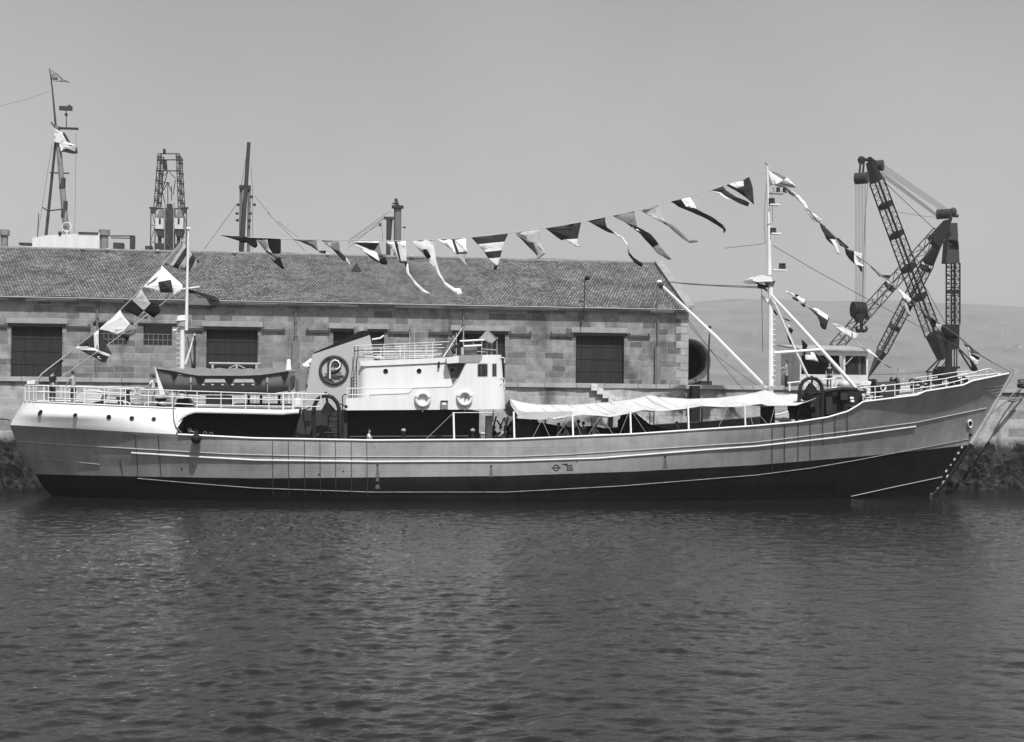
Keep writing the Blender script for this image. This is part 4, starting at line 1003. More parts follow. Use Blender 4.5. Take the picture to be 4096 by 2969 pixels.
# emblem: ring, outlined letter with pale stroke, crossed spars
ew = mat('emblem_dark', .055, .6, .1, 3)
Y_e = NF-.05
ec = pt('B', 690, 475, Y_e); er = (pt('B', 802, 475, Y_e)-ec).x
mb = MB(); mb.torus(ec, er, .085, (0, 1, 0), 48, 8); em = mb.build('emblem', ew, fn)
def ep(x, y, o=.0): return pt('B', x, y, Y_e-o)
mb = MB(); letter = [(640, 520), (645, 400), (665, 375), (700, 368), (735, 385), (752, 420), (748, 460), (720, 490), (690, 500), (640, 500)]
mb.tube([ep(x, y) for x, y in ((650, 500), (652, 410), (675, 385), (705, 385), (733, 405), (738, 440), (720, 475), (690, 487), (665, 487))], .11, 6)
mb.tube([ep(x, y) for x, y in ((690, 440), (705, 428), (715, 445))], .05, 5)
mb.build('emblem_letter_body', ew, em)
mb = MB(); mb.tube([ep(x, y, .12) for x, y in ((656, 545), (658, 440), (668, 408), (695, 392), (722, 400), (740, 425), (738, 450), (705, 472))], .045, 6); mb.build('emblem_letter_line', white2, em)
mb = MB(); mb.prism([ep(x, y) for x, y in ((615, 500), (700, 490), (755, 492), (740, 520), (690, 515), (650, 530))], (0, .04, 0)); mb.build('emblem_fill', mid, em)
mb = MB()
for a, b in (((598, 530), (640, 528)), ((640, 528), (690, 572)), ((640, 572), (680, 530)), ((680, 530), (770, 520)), ((690, 540), (745, 536)), ((610, 545), (640, 552))): mb.tube([ep(*a), ep(*b)], .04, 5)
mb.build('emblem_spars', ew, em)

# --- bridge
Y1 = 74.2
def roundbox(mb, xl, xrb, xrt, zlb, zrb, zlt, zrt, yn, rad, rl=.25, nseg=10, open_top=False):
    """plan with a rounded front; bottom and top rings slope with the sheer"""
    yf = 2*Y0-yn
    def ring(xr, zl, zr):
        r = []
        for a in range(nseg+1):
            t = math.pi/2*a/nseg; r.append((xr-rad+rad*math.sin(t), yn+rad-rad*math.cos(t)))
        for a in range(nseg+1):
            t = math.pi/2*a/nseg; r.append((xr-rad+rad*math.cos(t), yf-rad+rad*math.sin(t)))
        for a in range(6):
            t = math.pi/2*a/5; r.append((xl+rl-rl*math.sin(t), yf-rl+rl*math.cos(t)))
        for a in range(6):
            t = math.pi/2*a/5; r.append((xl+rl-rl*math.cos(t), yn+rl-rl*math.sin(t)))
        return [V3((x, y, zl+(zr-zl)*(x-xl)/(xr-xl))) for x, y in r]
    b = ring(xrb, zlb, zrb); t = ring(xrt, zlt, zrt)
    mids = [[p.lerp(q, k/6) for p, q in zip(b, t)] for k in range(7)]
    mb.grid(mids, True)
    n = len(b); mb.add(t, [tuple(range(n))]); mb.add(b, [tuple(reversed(range(n)))])
    return mb
fx = lambda x, y, Y: pt('B', x, y, Y)
bridge_paint = mat('bridge_white', .72, .45, .06, 1.2, stretch=(1.6, 1, .2), bump=.12, bscale=1.3)
# upper house
NH = 74.72
mb = MB(); roundbox(mb, fx(893, 600, NH).x, fx(1820, 600, NH).x, fx(1820, 600, NH).x, fx(893, 803, NH).z, fx(1820, 797, NH).z, fx(893, 402, NH).z, fx(1820, 362, NH).z, NH, .5, .45)
uh = mb.build('upper_house', bridge_paint, ship)
mb = MB(); mb.prism([fx(x, y, NH-.07) for x, y in ((905, 404), (1620, 370), (1620, 412), (940, 443), (908, 436))], (0, .07, 0)); mb.build('roof_coaming', bridge_paint, uh)
mb = MB(); mb.tube([fx(945, 446, NH-.03), fx(1615, 416, NH-.03)], .012, 4); mb.build('coaming_seam', mid, uh)
yh = lambda x, z: NH
for x, y in ((1115, 482), (1390, 480), (1662, 474)): porthole('B', x, y, 20, yh, uh)
mb = MB(); mb.prism([fx(x, y, NH-.02) for x, y in ((1618, 425), (1752, 416), (1768, 430), (1768, 450), (1668, 592))], (0, .012, 0)); mb.build('painted_shadow_panel', mat('panel_shadow_tone', .12, .6, .05, 2), uh)  # thin panel coloured like the shadow in the recess behind the wing
mb = MB(); boxpx(mb, 'B', 1546, 405, 1560, 455, NH-.15, .14); mb.build('side_lamp', dark2, uh)
mb = MB(); boxpx(mb, 'B', 850, 425, 893, 800, 75.6, 3.0); mb.build('after_wall', mat('after_wall_shade', .10, .6, .1, 1), uh)  # aft end of the white house, its shade put into the dark colour
# wheelhouse with rounded front
WR = 1.25
wxl, wxb, wxt = fx(1768, 600, Y1).x, fx(2098, 797, 75.4).x, fx(2064, 350, 75.4).x
wzb_l, wzb_r, wzt_l, wzt_r = fx(1768, 798, Y1).z, fx(2095, 795, Y1).z, fx(1768, 352, Y1).z, fx(2060, 346, Y1).z
mb = MB(); roundbox(mb, wxl, wxb, wxt, wzb_l, wzb_r, wzt_l, wzt_r, Y1, WR, .1, 12)
wheelh = mb.build('wheelhouse', bridge_paint, ship)
def ywh(x, z):
    t = (z-wzb_r)/(wzt_r-wzb_r); xr = wxb+(wxt-wxb)*t; dx = x-(xr-WR)
    if dx <= 0: return Y1
    return Y1+WR-math.sqrt(max(0, WR*WR-min(dx, WR*.999)**2))
def wpatch(name, x0, y0, x1, y1, m, off, parent, n=8):
    rows = []
    for j in range(n+1):
        row = []
        for i in range(n+1):
            a, b = 2*i/n-1, 2*j/n-1
            q = .12; xx = a; yy = b      # rounded corners
            if abs(a) > 1-q and abs(b) > 1-q:
                dx, dy = (abs(a)-(1-q))/q, (abs(b)-(1-q))/q; l = max(1, math.hypot(dx, dy)); xx = math.copysign(1-q+q*dx/l, a); yy = math.copysign(1-q+q*dy/l, b)
            row.append(Hs(*uv('B', (x0+x1)/2+xx*(x1-x0)/2, (y0+y1)/2+yy*(y1-y0)/2), off, ywh))
        rows.append(row)
    mb = MB(); mb.grid(rows); return mb.build(name, m, parent)
for x0, y0, x1, y1 in ((1874, 424, 1951, 523), (1994, 424, 2025, 523)):
    f = wpatch('window', x0-6, y0-8, x1+6, y1+6, mat('window_frame', .45, .5, .1, 2), .015, wheelh); wpatch('pane', x0, y0, x1, y1, glass, .03, f)
    mb = MB(); xx = (x0*2+x1)/3 if x1-x0 > 50 else (x0+x1)/2; mb.tube([Hs(*uv('B', xx, y0+6), .04, ywh), Hs(*uv('B', xx, y1-4), .04, ywh)], .015); mb.build('mullion', mid, f)
# third, front windows (seen from ahead)
for yy in (75.9, 77.1, 78.3):
    mb = MB(); zc = wzt_r-1.25; mb.box((wxb+(wxt-wxb)*.72-.05, yy-.4, zc-.4), (wxb+(wxt-wxb)*.78+.03, yy+.4, zc+.4)); mb.build('window', glass, wheelh)
mb = MB(); mb.prism([fx(x, y, Y1-.03) for x, y in ((1715, 354), (1910, 348), (1905, 385), (1892, 402), (1868, 412), (1715, 415))], (0, .05, 0)); mb.build('grey_patch', mat('panel_shadow_tone2', .30, .6, .05, 2), wheelh)
mb = MB(); mb.prism([fx(x, y, Y1-.02) for x, y in ((1615, 372), (1716, 354), (1716, 414), (1620, 420))], (0, .8, 0)); mb.build('roof_end', bridge_paint, wheelh)
mb = MB(); mb.prism([fx(x, y, Y1) for x, y in ((1705, 356), (1715, 414), (1790, 420), (1790, 354))], (0, .5, 0)); mb.build('roof_end', bridge_paint, wheelh)
for yy in (370, 540, 590): mb = MB(); mb.tube([Hs(*uv('B', 2055, yy), .05, ywh), fx(2085, yy+3, 75.3), fx(2092, yy+12, 75.5), fx(2092, yy+45, 75.5)], .035); mb.build('front_bracket', white2, wheelh)
# near and far wing bulwarks
wing = [(790, 805), (788, 720), (800, 706), (900, 704), (985, 703), (985, 678), (1300, 666), (1322, 650), (1340, 622), (1640, 612), (1672, 600), (1705, 562), (1768, 432), (1800, 424), (1800, 798)]
for yn in (Y1, 2*Y0-Y1-.07):
    pl = [fx(x, y, Y1) for x, y in wing]
    for p in pl: p.y = yn-.006
    mb = MB(); mb.prism(pl, (0, .07, 0)); wg = mb.build('bridge_wing', bridge_paint, ship)
    if yn == Y1:
        mb = MB(); mb.tube([fx(x, y, Y1-.005) for x, y in wing[4:13]], .022, 5); mb.build('edge_moulding', mat('moulding_grey', .40, .5, .05, 2), wg)
mb = MB(); mb.prism([fx(x, y, Y1+.02) for x, y in ((792, 794), (1900, 786), (1900, 797), (792, 805))], (0, 2*(Y0-Y1)-.04, 0)); mb.build('bridge_deck', bridge_paint, ship)
mb = MB(); boxpx(mb, 'B', 1568, 726, 1626, 795, Y1-.16, .155); bx_ = mb.build('junction_box', mat('box_grey', .2, .6, .1, 3), wg)
mb = MB(); boxpx(mb, 'B', 1580, 740, 1612, 762, Y1-.18, .018); mb.build('cover', white2, bx_)
mb = MB(); boxpx(mb, 'B', 1570, 724, 1628, 733, Y1-.2, .2); mb.build('lid', dark2, bx_)
def rail(name, rails, posts, Y, parent=ship, m=white2, r=.028, far=True, closed_ends=None):
    """rails: lists of (crop,[points]); posts: (crop,x,ytop,ybottom)"""
    f = (lambda u, v: P(u, v, Y)) if not callable(Y) else (lambda u, v: Hs(u, v, 0, Y))
    mb = MB()
    L_ = [[f(u, v) for u, v in dense(poly_uv(*segs), 40)] for segs in rails] + [[f(*uv(c, x, a)), f(*uv(c, x, b))] for c, x, a, b in posts]
    for l in L_: mb.tube(l, r, 6)
    o = mb.build(name, m, parent)
    if far:
        mb = MB()
        for l in L_: mb.tube(mirror(l), r, 6)
        mb.build(name, m, parent)
    return o
# bridge aft rail
rail('railing', [[('B', [(795, 625), (1340, 622)])], [('B', [(795, 676), (985, 676)])]], [('B', 796, 625, 712), ('B', 842, 625, 705)], Y1+.03)
# bridge roof rails
rail('roof_railing', [[('B', [(862, 275), (890, 272), (1640, 240)])], [('B', [(945, 302), (1600, 290)])], [('B', [(895, 325), (1520, 322)])], [('B', [(1020, 345), (1580, 340)])], [('B', [(950, 365), (1560, 350)])]],
     [('B', x, y, 400-.045*(x-945)) for x, y in ((945, 270), (1100, 262), (1270, 256), (1355, 250), (1500, 246))] , NH+.1, r=.017)
mb = MB()
for x in (860, 888): mb.tube([pt('B', x, 278, NH-.1), pt('B', x-2, 360, NH-.1), pt('B', x-12, 420, NH-.25), pt('B', x-12, 700, NH-.25)], .022)
for k in range(10): mb.tube([pt('B', 850, 456+k*26, NH-.2), pt('B', 876, 456+k*26, NH-.2)], .012)
mb.build('ladder', dark, ship)
mb = MB()
for x in (836, ): mb.tube([pt('B', x+12, 530, NH-.3), pt('B', x, 535, NH-.3), pt('B', x, 700, NH-.3)], .03)
mb.build('pipe', dark, ship)
NR = 75.2
rail('upper_roof_railing', [[('B', [(1725, 236), (1905, 226), (1925, 226)])], [('B', [(1760, 277), (1905, 270)])]], [], NR, r=.05, far=False)
rail('upper_roof_railing', [[('B', [(1905, 300), (2030, 310)])]], [('B', x, y, 350) for x, y in ((1755, 140), (1905, 225), (2030, 235), (1350, 130))], NR, r=.02, m=light)
mb = MB(); mb.tube([pt('B', 1752, 118, 75.4), pt('B', 1590, 365, 75.4)], [.02, .035], 6); mb.build('whip_antenna', white2, ship)
mb = MB(); mb.prism([pt('B', x, y, 76.2) for x, y in ((1960, 163), (2028, 210), (1990, 238), (1955, 225), (1912, 205))], (0, 1.3, 0)); cv = mb.build('compass_cover', mat('cover_grey', .30, .9, .2, 3), ship, bevel=.1)
mb = MB()
for x in (1950, 1985): mb.tube([pt('B', x, 230, 76.6), pt('B', x, 350, 76.6)], .05)
mb.build('stand', mid, cv)
mb = MB(); boxpx(mb, 'B', 1765, 282, 1865, 348, 75.6, 1.0); mb.build('canvas_dodger', mat('dodger', .12, .9, .15, 3), ship)
mb = MB(); q = pt('B', 1745, 320, 75.3); mb.cyl(q-V3((0, 0, .2)), q+V3((0, 0, .22)), .08, .1); mb.build('roof_lamp', light, ship)
mb = MB()
for x, y in ((1045, 372), (1060, 365), (1075, 376)): mb.ball(pt('B', x, y, 75.6), .14, 1.3, 1, .6, 8)
mb.build('roof_bundle', canvas, ship)

# --- lattice of poop rails
pe = lambda x, z: Y0-halfb(x, 4.6)+.12
pr_posts = [(207, 595, 728), (239, 600, 728), (277, 600, 732), (366, 605, 735), (397, 605, 738), (503, 610, 700), (535, 612, 742), (610, 615, 745), (694, 620, 752), (857, 625, 757), (990, 625, 760), (1032, 630, 762), (1218, 640, 770), (1415, 645, 782), (1619, 653, 792), (1816, 660, 796), (2018, 667, 800)]
rail('railing', [[('A', [(207, 600), (700, 613), (1100, 632), (1112, 645), (1112, 665), (1100, 678), (880, 672), (400, 655), (215, 652)])], [('A', [(2104, 665), (1160, 633), (1140, 650), (1140, 668), (1160, 682), (1415, 692), (1640, 708)])],
                 [('A', [(400, 703), (860, 722), (1030, 730), (1060, 745), (1070, 762)])], [('A', [(1185, 765), (1195, 745), (1220, 738), (1620, 758), (2104, 770)])], [('A', [(1640, 706), (2104, 712)])]],
     [('A', x, a, b) for x, a, b in pr_posts], pe)
rail('railing', [[('B', [(0, 662), (260, 672), (350, 665), (420, 670), (640, 672)])], [('B', [(0, 712), (300, 720), (580, 720)])], [('B', [(0, 768), (300, 772), (580, 775)])]],
     [('B', 155, 668, 808)] + [('B', 428, 670, 800), ('B', 583, 672, 780)], pe)
rail('gangway_post', [], [('B', 272, 670, 808), ('B', 352, 665, 805)], pe, r=.055)
# --- forecastle rails
fe = lambda x, z: Y0-halfb(x, zs(x))+.08
rail('bow_railing', [[('D', [(900, 620), (1080, 605), (1400, 570), (1600, 545), (1830, 495), (1950, 462), (1985, 468), (2045, 512)])], [('D', [(960, 663), (1090, 652), (1107, 635), (1110, 615)])], [('D', [(1107, 650), (1350, 630), (1620, 585), (1800, 540)])],
                     [('D', [(960, 702), (1090, 690)])], [('D', [(1200, 688), (1350, 670), (1410, 655)])]],
     [('D', x, a, b) for x, a, b in ((1028, 612, 722), (1190, 596, 698), (1343, 575, 678), (1487, 560, 640), (1612, 545, 615), (1735, 520, 592), (1840, 492, 552), (1945, 464, 528))], fe, far=False)
rail('bow_railing', [[('D', [(1255, 552), (1500, 520), (1700, 490), (1800, 482), (1830, 492)])], [('D', [(860, 605), (1090, 578)])], [('D', [(1480, 540), (1780, 500)])], [('D', [(1400, 575), (1780, 530), (1800, 520), (1780, 515)])]],
     [('D', x, a, b) for x, a, b in ((1580, 510, 600), (1600, 508, 600), (1745, 490, 590), (1770, 486, 585))], 79.8, far=False, r=.026)
for x, a, b in ((1107, 575, 650),):
    mb = MB(); mb.torus(pt('D', 1095, 620, 75.4), .16, .035, (0, 1, 0), 16, 6); mb.build('rail_ring', white2, ship)
rail('bridge_front_rail', [[('T', [(0, 545), (200, 525)])]], [('T', 35, 545, 680)], 76.4, far=False, r=.045)
rail('bridge_front_rail', [[('T', [(560, 492), (900, 460)])], [('T', [(730, 628), (800, 620)])]], [('T', 730, 480, 628), ('T', 800, 478, 655)], 76.4, far=False, r=.045)
mb = MB(); mb.tube([pt('T', x, y, 76.6) for x, y in ((290, 690), (285, 560), (310, 520), (400, 505), (480, 512), (520, 560), (530, 620))], .05); mb.build('white_hoop', white2, ship)

# --- masts
mk = thing  # alias
mb = MB(); b0 = pt('A', 1497, 690, Y0); b0.z = zp(b0.x)-.05; t0 = pt('I', 1433, 1215, Y0)
mb.tube([b0, t0], [.15, .14], 14); am = mb.build('after_mast', white2, ship)
mb = MB(); q0 = pt('I', 1425, 1085, Y0); q1 = pt('I', 1430, 1145, Y0); q2 = pt('I', 1428, 1215, Y0)
mb.cyl(q1, q0, .34, .25, 16); mb.build('mast_cap', white2, am)
mb = MB(); mb.cyl(q2, q1-V3((0, 0, .01)), .27, .30, 16); mb.build('mast_band', light, am)
mb = MB(); mb.tube([pt('I', 1480, 1260, Y0-.2), pt('I', 1487, 900, Y0-.2), pt('I', 1496, 400, Y0-.2), pt('I', 1503, 50, Y0-.2)], [.10, .085, .065, .045], 10); mb.cyl(pt('I', 1505, 48, Y0-.2), pt('I', 1505, 30, Y0-.2), .14, .12, 10); mb.build('topmast', white2, am)
mb = MB(); mb.tube([pt('I', 1435, 768, Y0-.1), pt('I', 1640, 742, Y0-.1)], .05); mb.tube([pt('I', 1320, 1260, Y0), pt('I', 1490, 1258, Y0)], .06); mb.build('crosstree', white2, am)
mb = MB(); mb.tube([pt('I', 1585, 1300, Y0-.3), pt('A', 1525, 425, Y0-.3)], [.05, .065], 8); mb.build('derrick_boom', white2, am)
mb = MB()
for k in range(15): y = 130+k*41; mb.tube([pt('A', 1450, y, Y0-.1), pt('A', 1478, y, Y0-.1)], .025, 4)
mb.build('rungs', white2, am)
mb = MB(); mb.tube([pt('A', 1600, 190, Y0-.3), pt('A', 1600, 440, Y0-.4)], .07); mb.ball(pt('A', 1598, 250, Y0-.3), .16, .8, .6, 1.4); mb.ball(pt('A', 1590, 440, Y0-.3), .16, .8, .6, 1.2); mb.tube([pt('A', 1540, 200, Y0-.3), pt('A', 1580, 440, Y0-.3)], .03)
mb.build('tackle', dark2, am)
mb = MB(); mb.prism([pt('A', x, y, Y0-.9) for x, y in ((1440, 775), (1455, 710), (1540, 705), (1575, 775))], (0, 1.6, 0)); mb.build('mast_house', dark2, ship)
# foremast
fb = pt('M', 1228, 1330, Y0); fb.z = min(fb.z, zs(fb.x))-.9
ft = [fb, pt('M', 1218, 300, Y0), pt('M', 1205, 20, Y0), pt('O', 248, 1100, Y0), pt('O', 245, 800, Y0), pt('O', 235, 420, Y0), pt('O', 228, 60, Y0)]
mb = MB(); mb.tube(ft, [.165, .15, .13, .12, .085, .065, .045], 14); fm = mb.build('foremast', white2, ship)
mb = MB(); mb.cyl(pt('O', 222, 60, Y0), pt('O', 222, 38, Y0), .1, .13, 10); mb.build('truck', white2, fm)
mb = MB(); mb.prism([pt('M', x, y, Y0-.9) for x, y in ((1045, 160), (1130, 132), (1235, 132), (1238, 190), (1195, 190), (1085, 190), (1040, 180))], (0, 1.8, 0))
pf = mb.build('crows_nest', white2, fm, bevel=.05)
mb = MB(); mb.tube([pt('M', 1060, 190, Y0), pt('M', 1190, 290, Y0)], .07); mb.cyl(pt('M', 1210, 230, Y0), pt('M', 1210, 190, Y0), .24, .34, 12); mb.build('bracket', mid, pf)
mb = MB(); mb.tube([pt('M', 1090, 248, Y0), pt('M', 1245, 238, Y0)], .08); mb.ball(pt('M', 1130, 245, Y0), .18, 1.6, 1, .8); mb.build('mast_band', dark2, fm)
for k, (x0, x1, y, l0, l1, ytop) in enumerate(((250, 380, 588, 268, 302, 515), (270, 395, 968, 285, 320, 905), (290, 468, 1445, 405, 445, 1370), (260, 440, 435, 370, 455, 372))):
    mb = MB(); a = pt('O', x0, y, Y0-.05); b = pt('O', x1, y-6, Y0-.05)
    mb.box((a.x, Y0-.3, a.z-.05), (b.x, Y0+.2, a.z+.03)); bk = mb.build('lamp_bracket', white2 if k < 3 else light, fm)
    for l in (l0, l1):
        mb = MB(); q = pt('O', l, y-8, Y0-.05); q1_ = pt('O', l, ytop, Y0-.05); mb.cyl(V3((q.x, q.y, a.z+.03)), q1_, .13, .10, 10); mb.ball(q1_, .13, 1, 1, .5, 8); mb.build('signal_lamp', dark2, bk)
mb = MB()
for k in range(17): y = 420+k*52; mb.tube([pt('M', 1240, y, Y0-.1), pt('M', 1268, y, Y0-.1)], .03, 4)
mb.build('rungs', white2, fm)
mb = MB(); mb.tube([pt('R', -20, 960, Y0-1.5), pt('R', 600, 918, Y0-1.5)], [.09, .08], 10); mb.build('cross_boom', white2, fm)
mb = MB(); mb.tube([pt('M', 1225, 330, Y0-.3), pt('M', 1520, 650, Y0-.8), pt('M', 2020, 1200, Y0-1.6), pt('D', 885, 640, Y0-2)], [.08, .11, .11, .085], 10); mb.build('derrick_boom', white2, fm)
mb = MB(); mb.tube([pt('M', 1240, 370, Y0+.4), pt('M', 1470, 890, Y0+.8), pt('M', 1600, 1160, Y0+1)], [.07, .085, .08], 10); mb.build('derrick_boom', white2, fm)
mb = MB(); mb.tube([pt('M', 130, 245, Y0-.3), pt('M', 650, 740, Y0-.3), pt('M', 1175, 1265, Y0-.3)], [.08, .115, .09], 10); mb.ball(pt('M', 95, 195, Y0-.3), .14, 1.3, .8, .7); lb = mb.build('derrick_boom', white2, fm)
mb = MB(); mb.ball(pt('M', 110, 235, Y0-.3), .15, 1, .7, 1.2); mb.build('boom_tackle', dark2, lb)
mb = MB(); mb.tube([pt('M', 1130, 340, Y0), pt('M', 1195, 405, Y0)], .1); mb.build('strut', white2, fm)
def ropes(name, l, r, m, parent=fm):
    mb = MB()
    for c, ps in l: mb.tube([pt(c, x, y, Y0-.1) for x, y in ps], r, 4)
    return mb.build(name, m, parent)
ropes('topping_lift', [('M', [(110, 190), (400, 222), (800, 245), (1160, 262)]), ('M', [(130, 195), (600, 228), (1100, 245)])], .03, wire)
ropes('stay', [('M', [(90, 230), (400, 640), (620, 900), (900, 1240), (1020, 1340)]), ('M', [(130, 250), (650, 930), (1075, 1240)]), ('M', [(1130, 260), (1140, 900)]),
               ('H', [(0, 662), (240, 635)]), ('H', [(285, 645), (540, 795), (850, 965), (1190, 1145), (1400, 1250)]), ('V', [(310, 100), (520, 290), (690, 385), (800, 440)]),
               ('M', [(75, 200), (65, 460), (62, 1300)]), ('T', [(430, 540), (700, 700), (1150, 885)])], .022, wire)
ropes('shrouds', [('O', [(218, 300), (185, 700), (200, 1100)]), ('O', [(285, 480), (300, 820)])], .015, wire)
ropes('spreader', [('O', [(175, 862), (300, 822)])], .03, light)

# --- gallows frames with hanging sheave
def gallows(path, posts, r, nm, Y, bob, parent=ship):
    mb = MB(); mb.tube([pt(c, x, y, Y) for c, x, y in path], r, 10); g = mb.build('gallows_frame', mat('gallows_grey', .022, .55, .15, 2), parent)
    c, l = bob; mb = MB(); P_ = [pt(c, x, y, Y-.18) for x, y in l]; mb.prism(P_, (0, .36, 0)); b = mb.build('hanging_block', dark, g, bevel=.06)
    return g
g1 = gallows([('B', x, y) for x, y in ((525, 1040), (522, 830), (528, 770), (550, 720), (590, 690), (632, 682), (680, 700), (715, 740), (732, 790), (740, 900), (742, 1040))], None, .11, 'aft', 73.5,
        ('B', [(632, 740), (690, 803), (680, 825), (635, 852), (600, 830), (585, 810)]))
mb = MB(); mb.tube([pt('B', 622, 655, 73.45), pt('B', 630, 700, 73.4), pt('B', 636, 745, 73.45)], .07); mb.build('shackle', dark, g1)
mb = MB(); 
for x in (643, 725): mb.tube([pt('B', x, 845, 73.7), pt('B', x-2, 1040, 73.7)], .04)
for y in (852, 896, 942, 990, 1015): mb.tube([pt('B', 640, y, 73.7), pt('B', 728, y, 73.7)], .035)
mb.tube([pt('B', 610, 990, 73.7), pt('B', 740, 992, 73.7)], .06); mb.build('ladder', mat('gallows_grey', .022, .55, .15, 2), g1)
mb = MB(); mb.tube([pt('B', 520, 765, 73.6), pt('B', 433, 812, 73.8), pt('B', 465, 1030, 73.8)], .035); mb.tube([pt('B', 735, 750, 73.6), pt('B', 790, 772, 73.8)], .03); mb.ball(pt('B', 790, 775, 73.8), .09); mb.tube([pt('B', 765, 1030, 73.7), pt('B', 760, 690, 73.9), pt('B', 775, 675, 73.9), pt('B', 800, 675, 73.9)], .03); mb.build('stay', dark, g1)
g2 = gallows([('T', x, y) for x, y in ((150, 1180), (185, 900), (200, 700), (215, 600), (260, 520), (330, 475), (400, 465), (470, 480), (530, 530), (562, 600), (575, 700), (572, 900), (570, 1120))], None, .11, 'fore', 74.2,
        ('T', [(402, 560), (500, 690), (430, 725), (360, 725), (300, 690)]))
mb = MB(); mb.tube([pt('T', 402, 425, 74.15), pt('T', 405, 500, 74.1), pt('T', 400, 570, 74.15)], .06); mb.tube([pt('T', 215, 735, 74.2), pt('T', 400, 755, 74.1), pt('T', 560, 690, 74.2)], .09); mb.build('shackle', dark, g2)
# dark gear below the foremast
mb = MB(); mb.prism([pt('T', x, y, 75.6) for x, y in ((640, 690), (1170, 650), (1215, 690), (1240, 780), (1240, 880), (1100, 960), (900, 1050), (620, 1120), (400, 1170), (390, 760), (480, 720))], (0, 4, 0)); mb.build('winch_house', mat('winch_house_dark', .022, .6, .3, 1.5), ship)
mb = MB(); mb.prism([pt('T', x, y, 75.3) for x, y in ((640, 665), (740, 650), (740, 1050), (640, 1070))], (0, .3, 0)); mb.prism([pt('T', x, y, 75.2) for x, y in ((880, 640), (990, 660), (990, 820), (880, 830))], (0, .3, 0)); mb.build('winch_frame', dark2, ship)
mb = MB(); mb.tube([pt('T', 600, 690, 75.2), pt('T', 900, 640, 75.2), pt('T', 1150, 655, 75.2)], .12); mb.build('winch_beam', dark, ship)
for x, y in ((1058, 800), (1068, 850)): mb = MB(); mb.ball(pt('T', x, y, 74.6), .12, 1.2, 1, .8, 10); mb.build('cleat', white2, ship)
for k, (x, y, l) in enumerate(((260, 1040, 100), (170, 1000, 60))):
    mb = MB(); a = pt('T', x, y, 75.0); mb.cyl(a-V3((.5, 0, 0)), a+V3((.6, 0, .3)), .28, .28, 12); mb.build('warping_drum', dark, ship)
# big trawl winch under the aft end of the awning
q = pt('C', 190, 985, 76.0)
mb = MB(); mb.cyl(q-V3((0, 1.3, 0)), q-V3((0, 1.15, 0)), .78, .78, 24); mb.cyl(q-V3((0, 1.15, 0)), q+V3((0, 1.2, 0)), .45, .45, 16); mb.cyl(q+V3((0, 1.2, 0)), q+V3((0, 1.35, 0)), .78, .78, 24); mb.torus(q-V3((0, 1.35, 0)), .6, .05); tw = mb.build('trawl_winch', dark2, ship)
for x, y, s in ((190, 905, .26), (215, 890, .2), (280, 905, .22), (240, 920, .2), (165, 915, .2)):
    mb = MB(); q_ = pt('C', x, y, 75.6); mb.cyl(q_-V3((.05, s, 0)), q_+V3((.05, s, 0)), s, s, 12); mb.build('gear_wheel', dark, tw)
mb = MB()
for k in range(26):
    x = rnd.uniform(-60, 300); y = rnd.uniform(930, 1030); a = pt('C', x, y, 75.9+rnd.random()); mb.tube([a, a+V3((rnd.uniform(-.3, .3), 0, rnd.uniform(.2, .9)))], .05, 5)
mb.build('winch_controls', dark2, tw)
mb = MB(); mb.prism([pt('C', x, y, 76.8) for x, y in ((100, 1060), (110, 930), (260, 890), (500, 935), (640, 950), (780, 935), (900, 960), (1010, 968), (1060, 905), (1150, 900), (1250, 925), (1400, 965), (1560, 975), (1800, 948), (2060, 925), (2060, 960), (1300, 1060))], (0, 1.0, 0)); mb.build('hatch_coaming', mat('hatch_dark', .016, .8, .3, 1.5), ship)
mb = MB(); mb.prism([pt('C', x, y, 75.6) for x, y in ((1025, 970), (1020, 900), (1045, 860), (1110, 840), (1180, 880), (1240, 930), (1330, 970))], (0, 1.6, 0)); mb.build('net_heap', mat('net', .02, .9, .5, 5, bump=1), ship, bevel=.1)
# windlass, bollards and coils on the forecastle
wl_ = MB(); q = pt('T', 1615, 620, 77.2); wl_.cyl(q-V3((.65, 0, 0)), q+V3((.65, 0, .1)), .3, .3, 14); wl_.cyl(q-V3((.75, 0, 0)), q-V3((.6, 0, 0)), .45, .45, 14); wl_.cyl(q+V3((.6, 0, .1)), q+V3((.75, 0, .1)), .45, .45, 14)
q2 = pt('T', 1640, 720, 77.0); wl_.box((q2.x-.6, 76.6, q2.z-.4), (q2.x+.6, 77.6, q2.z+.35)); wl_.cyl(q2-V3((.2, 0, 0)), q+V3((0, 0, 0)), .2, .2)
for x in (1712, 1800): a = pt('T', x, 450, 77.3); wl_.tube([a, pt('T', x, 600, 77.3)], .06); wl_.ball(pt('T', x, 500, 77.3), .12)
wl_.build('windlass', dark2, ship)
mb = MB()
for x, y in ((1340, 560), (1385, 556), (1450, 580), (1420, 600), (1520, 560), (1545, 556), (1650, 570), (1700, 560), (1760, 540), (1690, 545), (1640, 540)):
    q = pt('D', x, y+10, 78.2); mb.torus(q, rnd.uniform(.12, .22), .05, (rnd.random(), .6, 1), 14, 6); mb.ball(q+V3((.1, 0, -.1)), .14, 1.2, 1, .8, 8)
mb.build('rope_coils', mat('coil_dark', .04, .9, .4, 6), ship)
mb = MB(); mb.prism([pt('D', x, y, 77.6) for x, y in ((1615, 520), (1700, 505), (1705, 545), (1620, 560))], (0, 1.2, 0)); mb.build('deck_locker', dark, ship, bevel=.04)
mb = MB(); boxpx(mb, 'D', 1485, 560, 1540, 585, 76.6, .8); mb.build('deck_locker', dark, ship); mb = MB(); boxpx(mb, 'D', 1350, 600, 1400, 640, 76.5, .6); mb.build('deck_locker', dark, ship)
mb = MB()
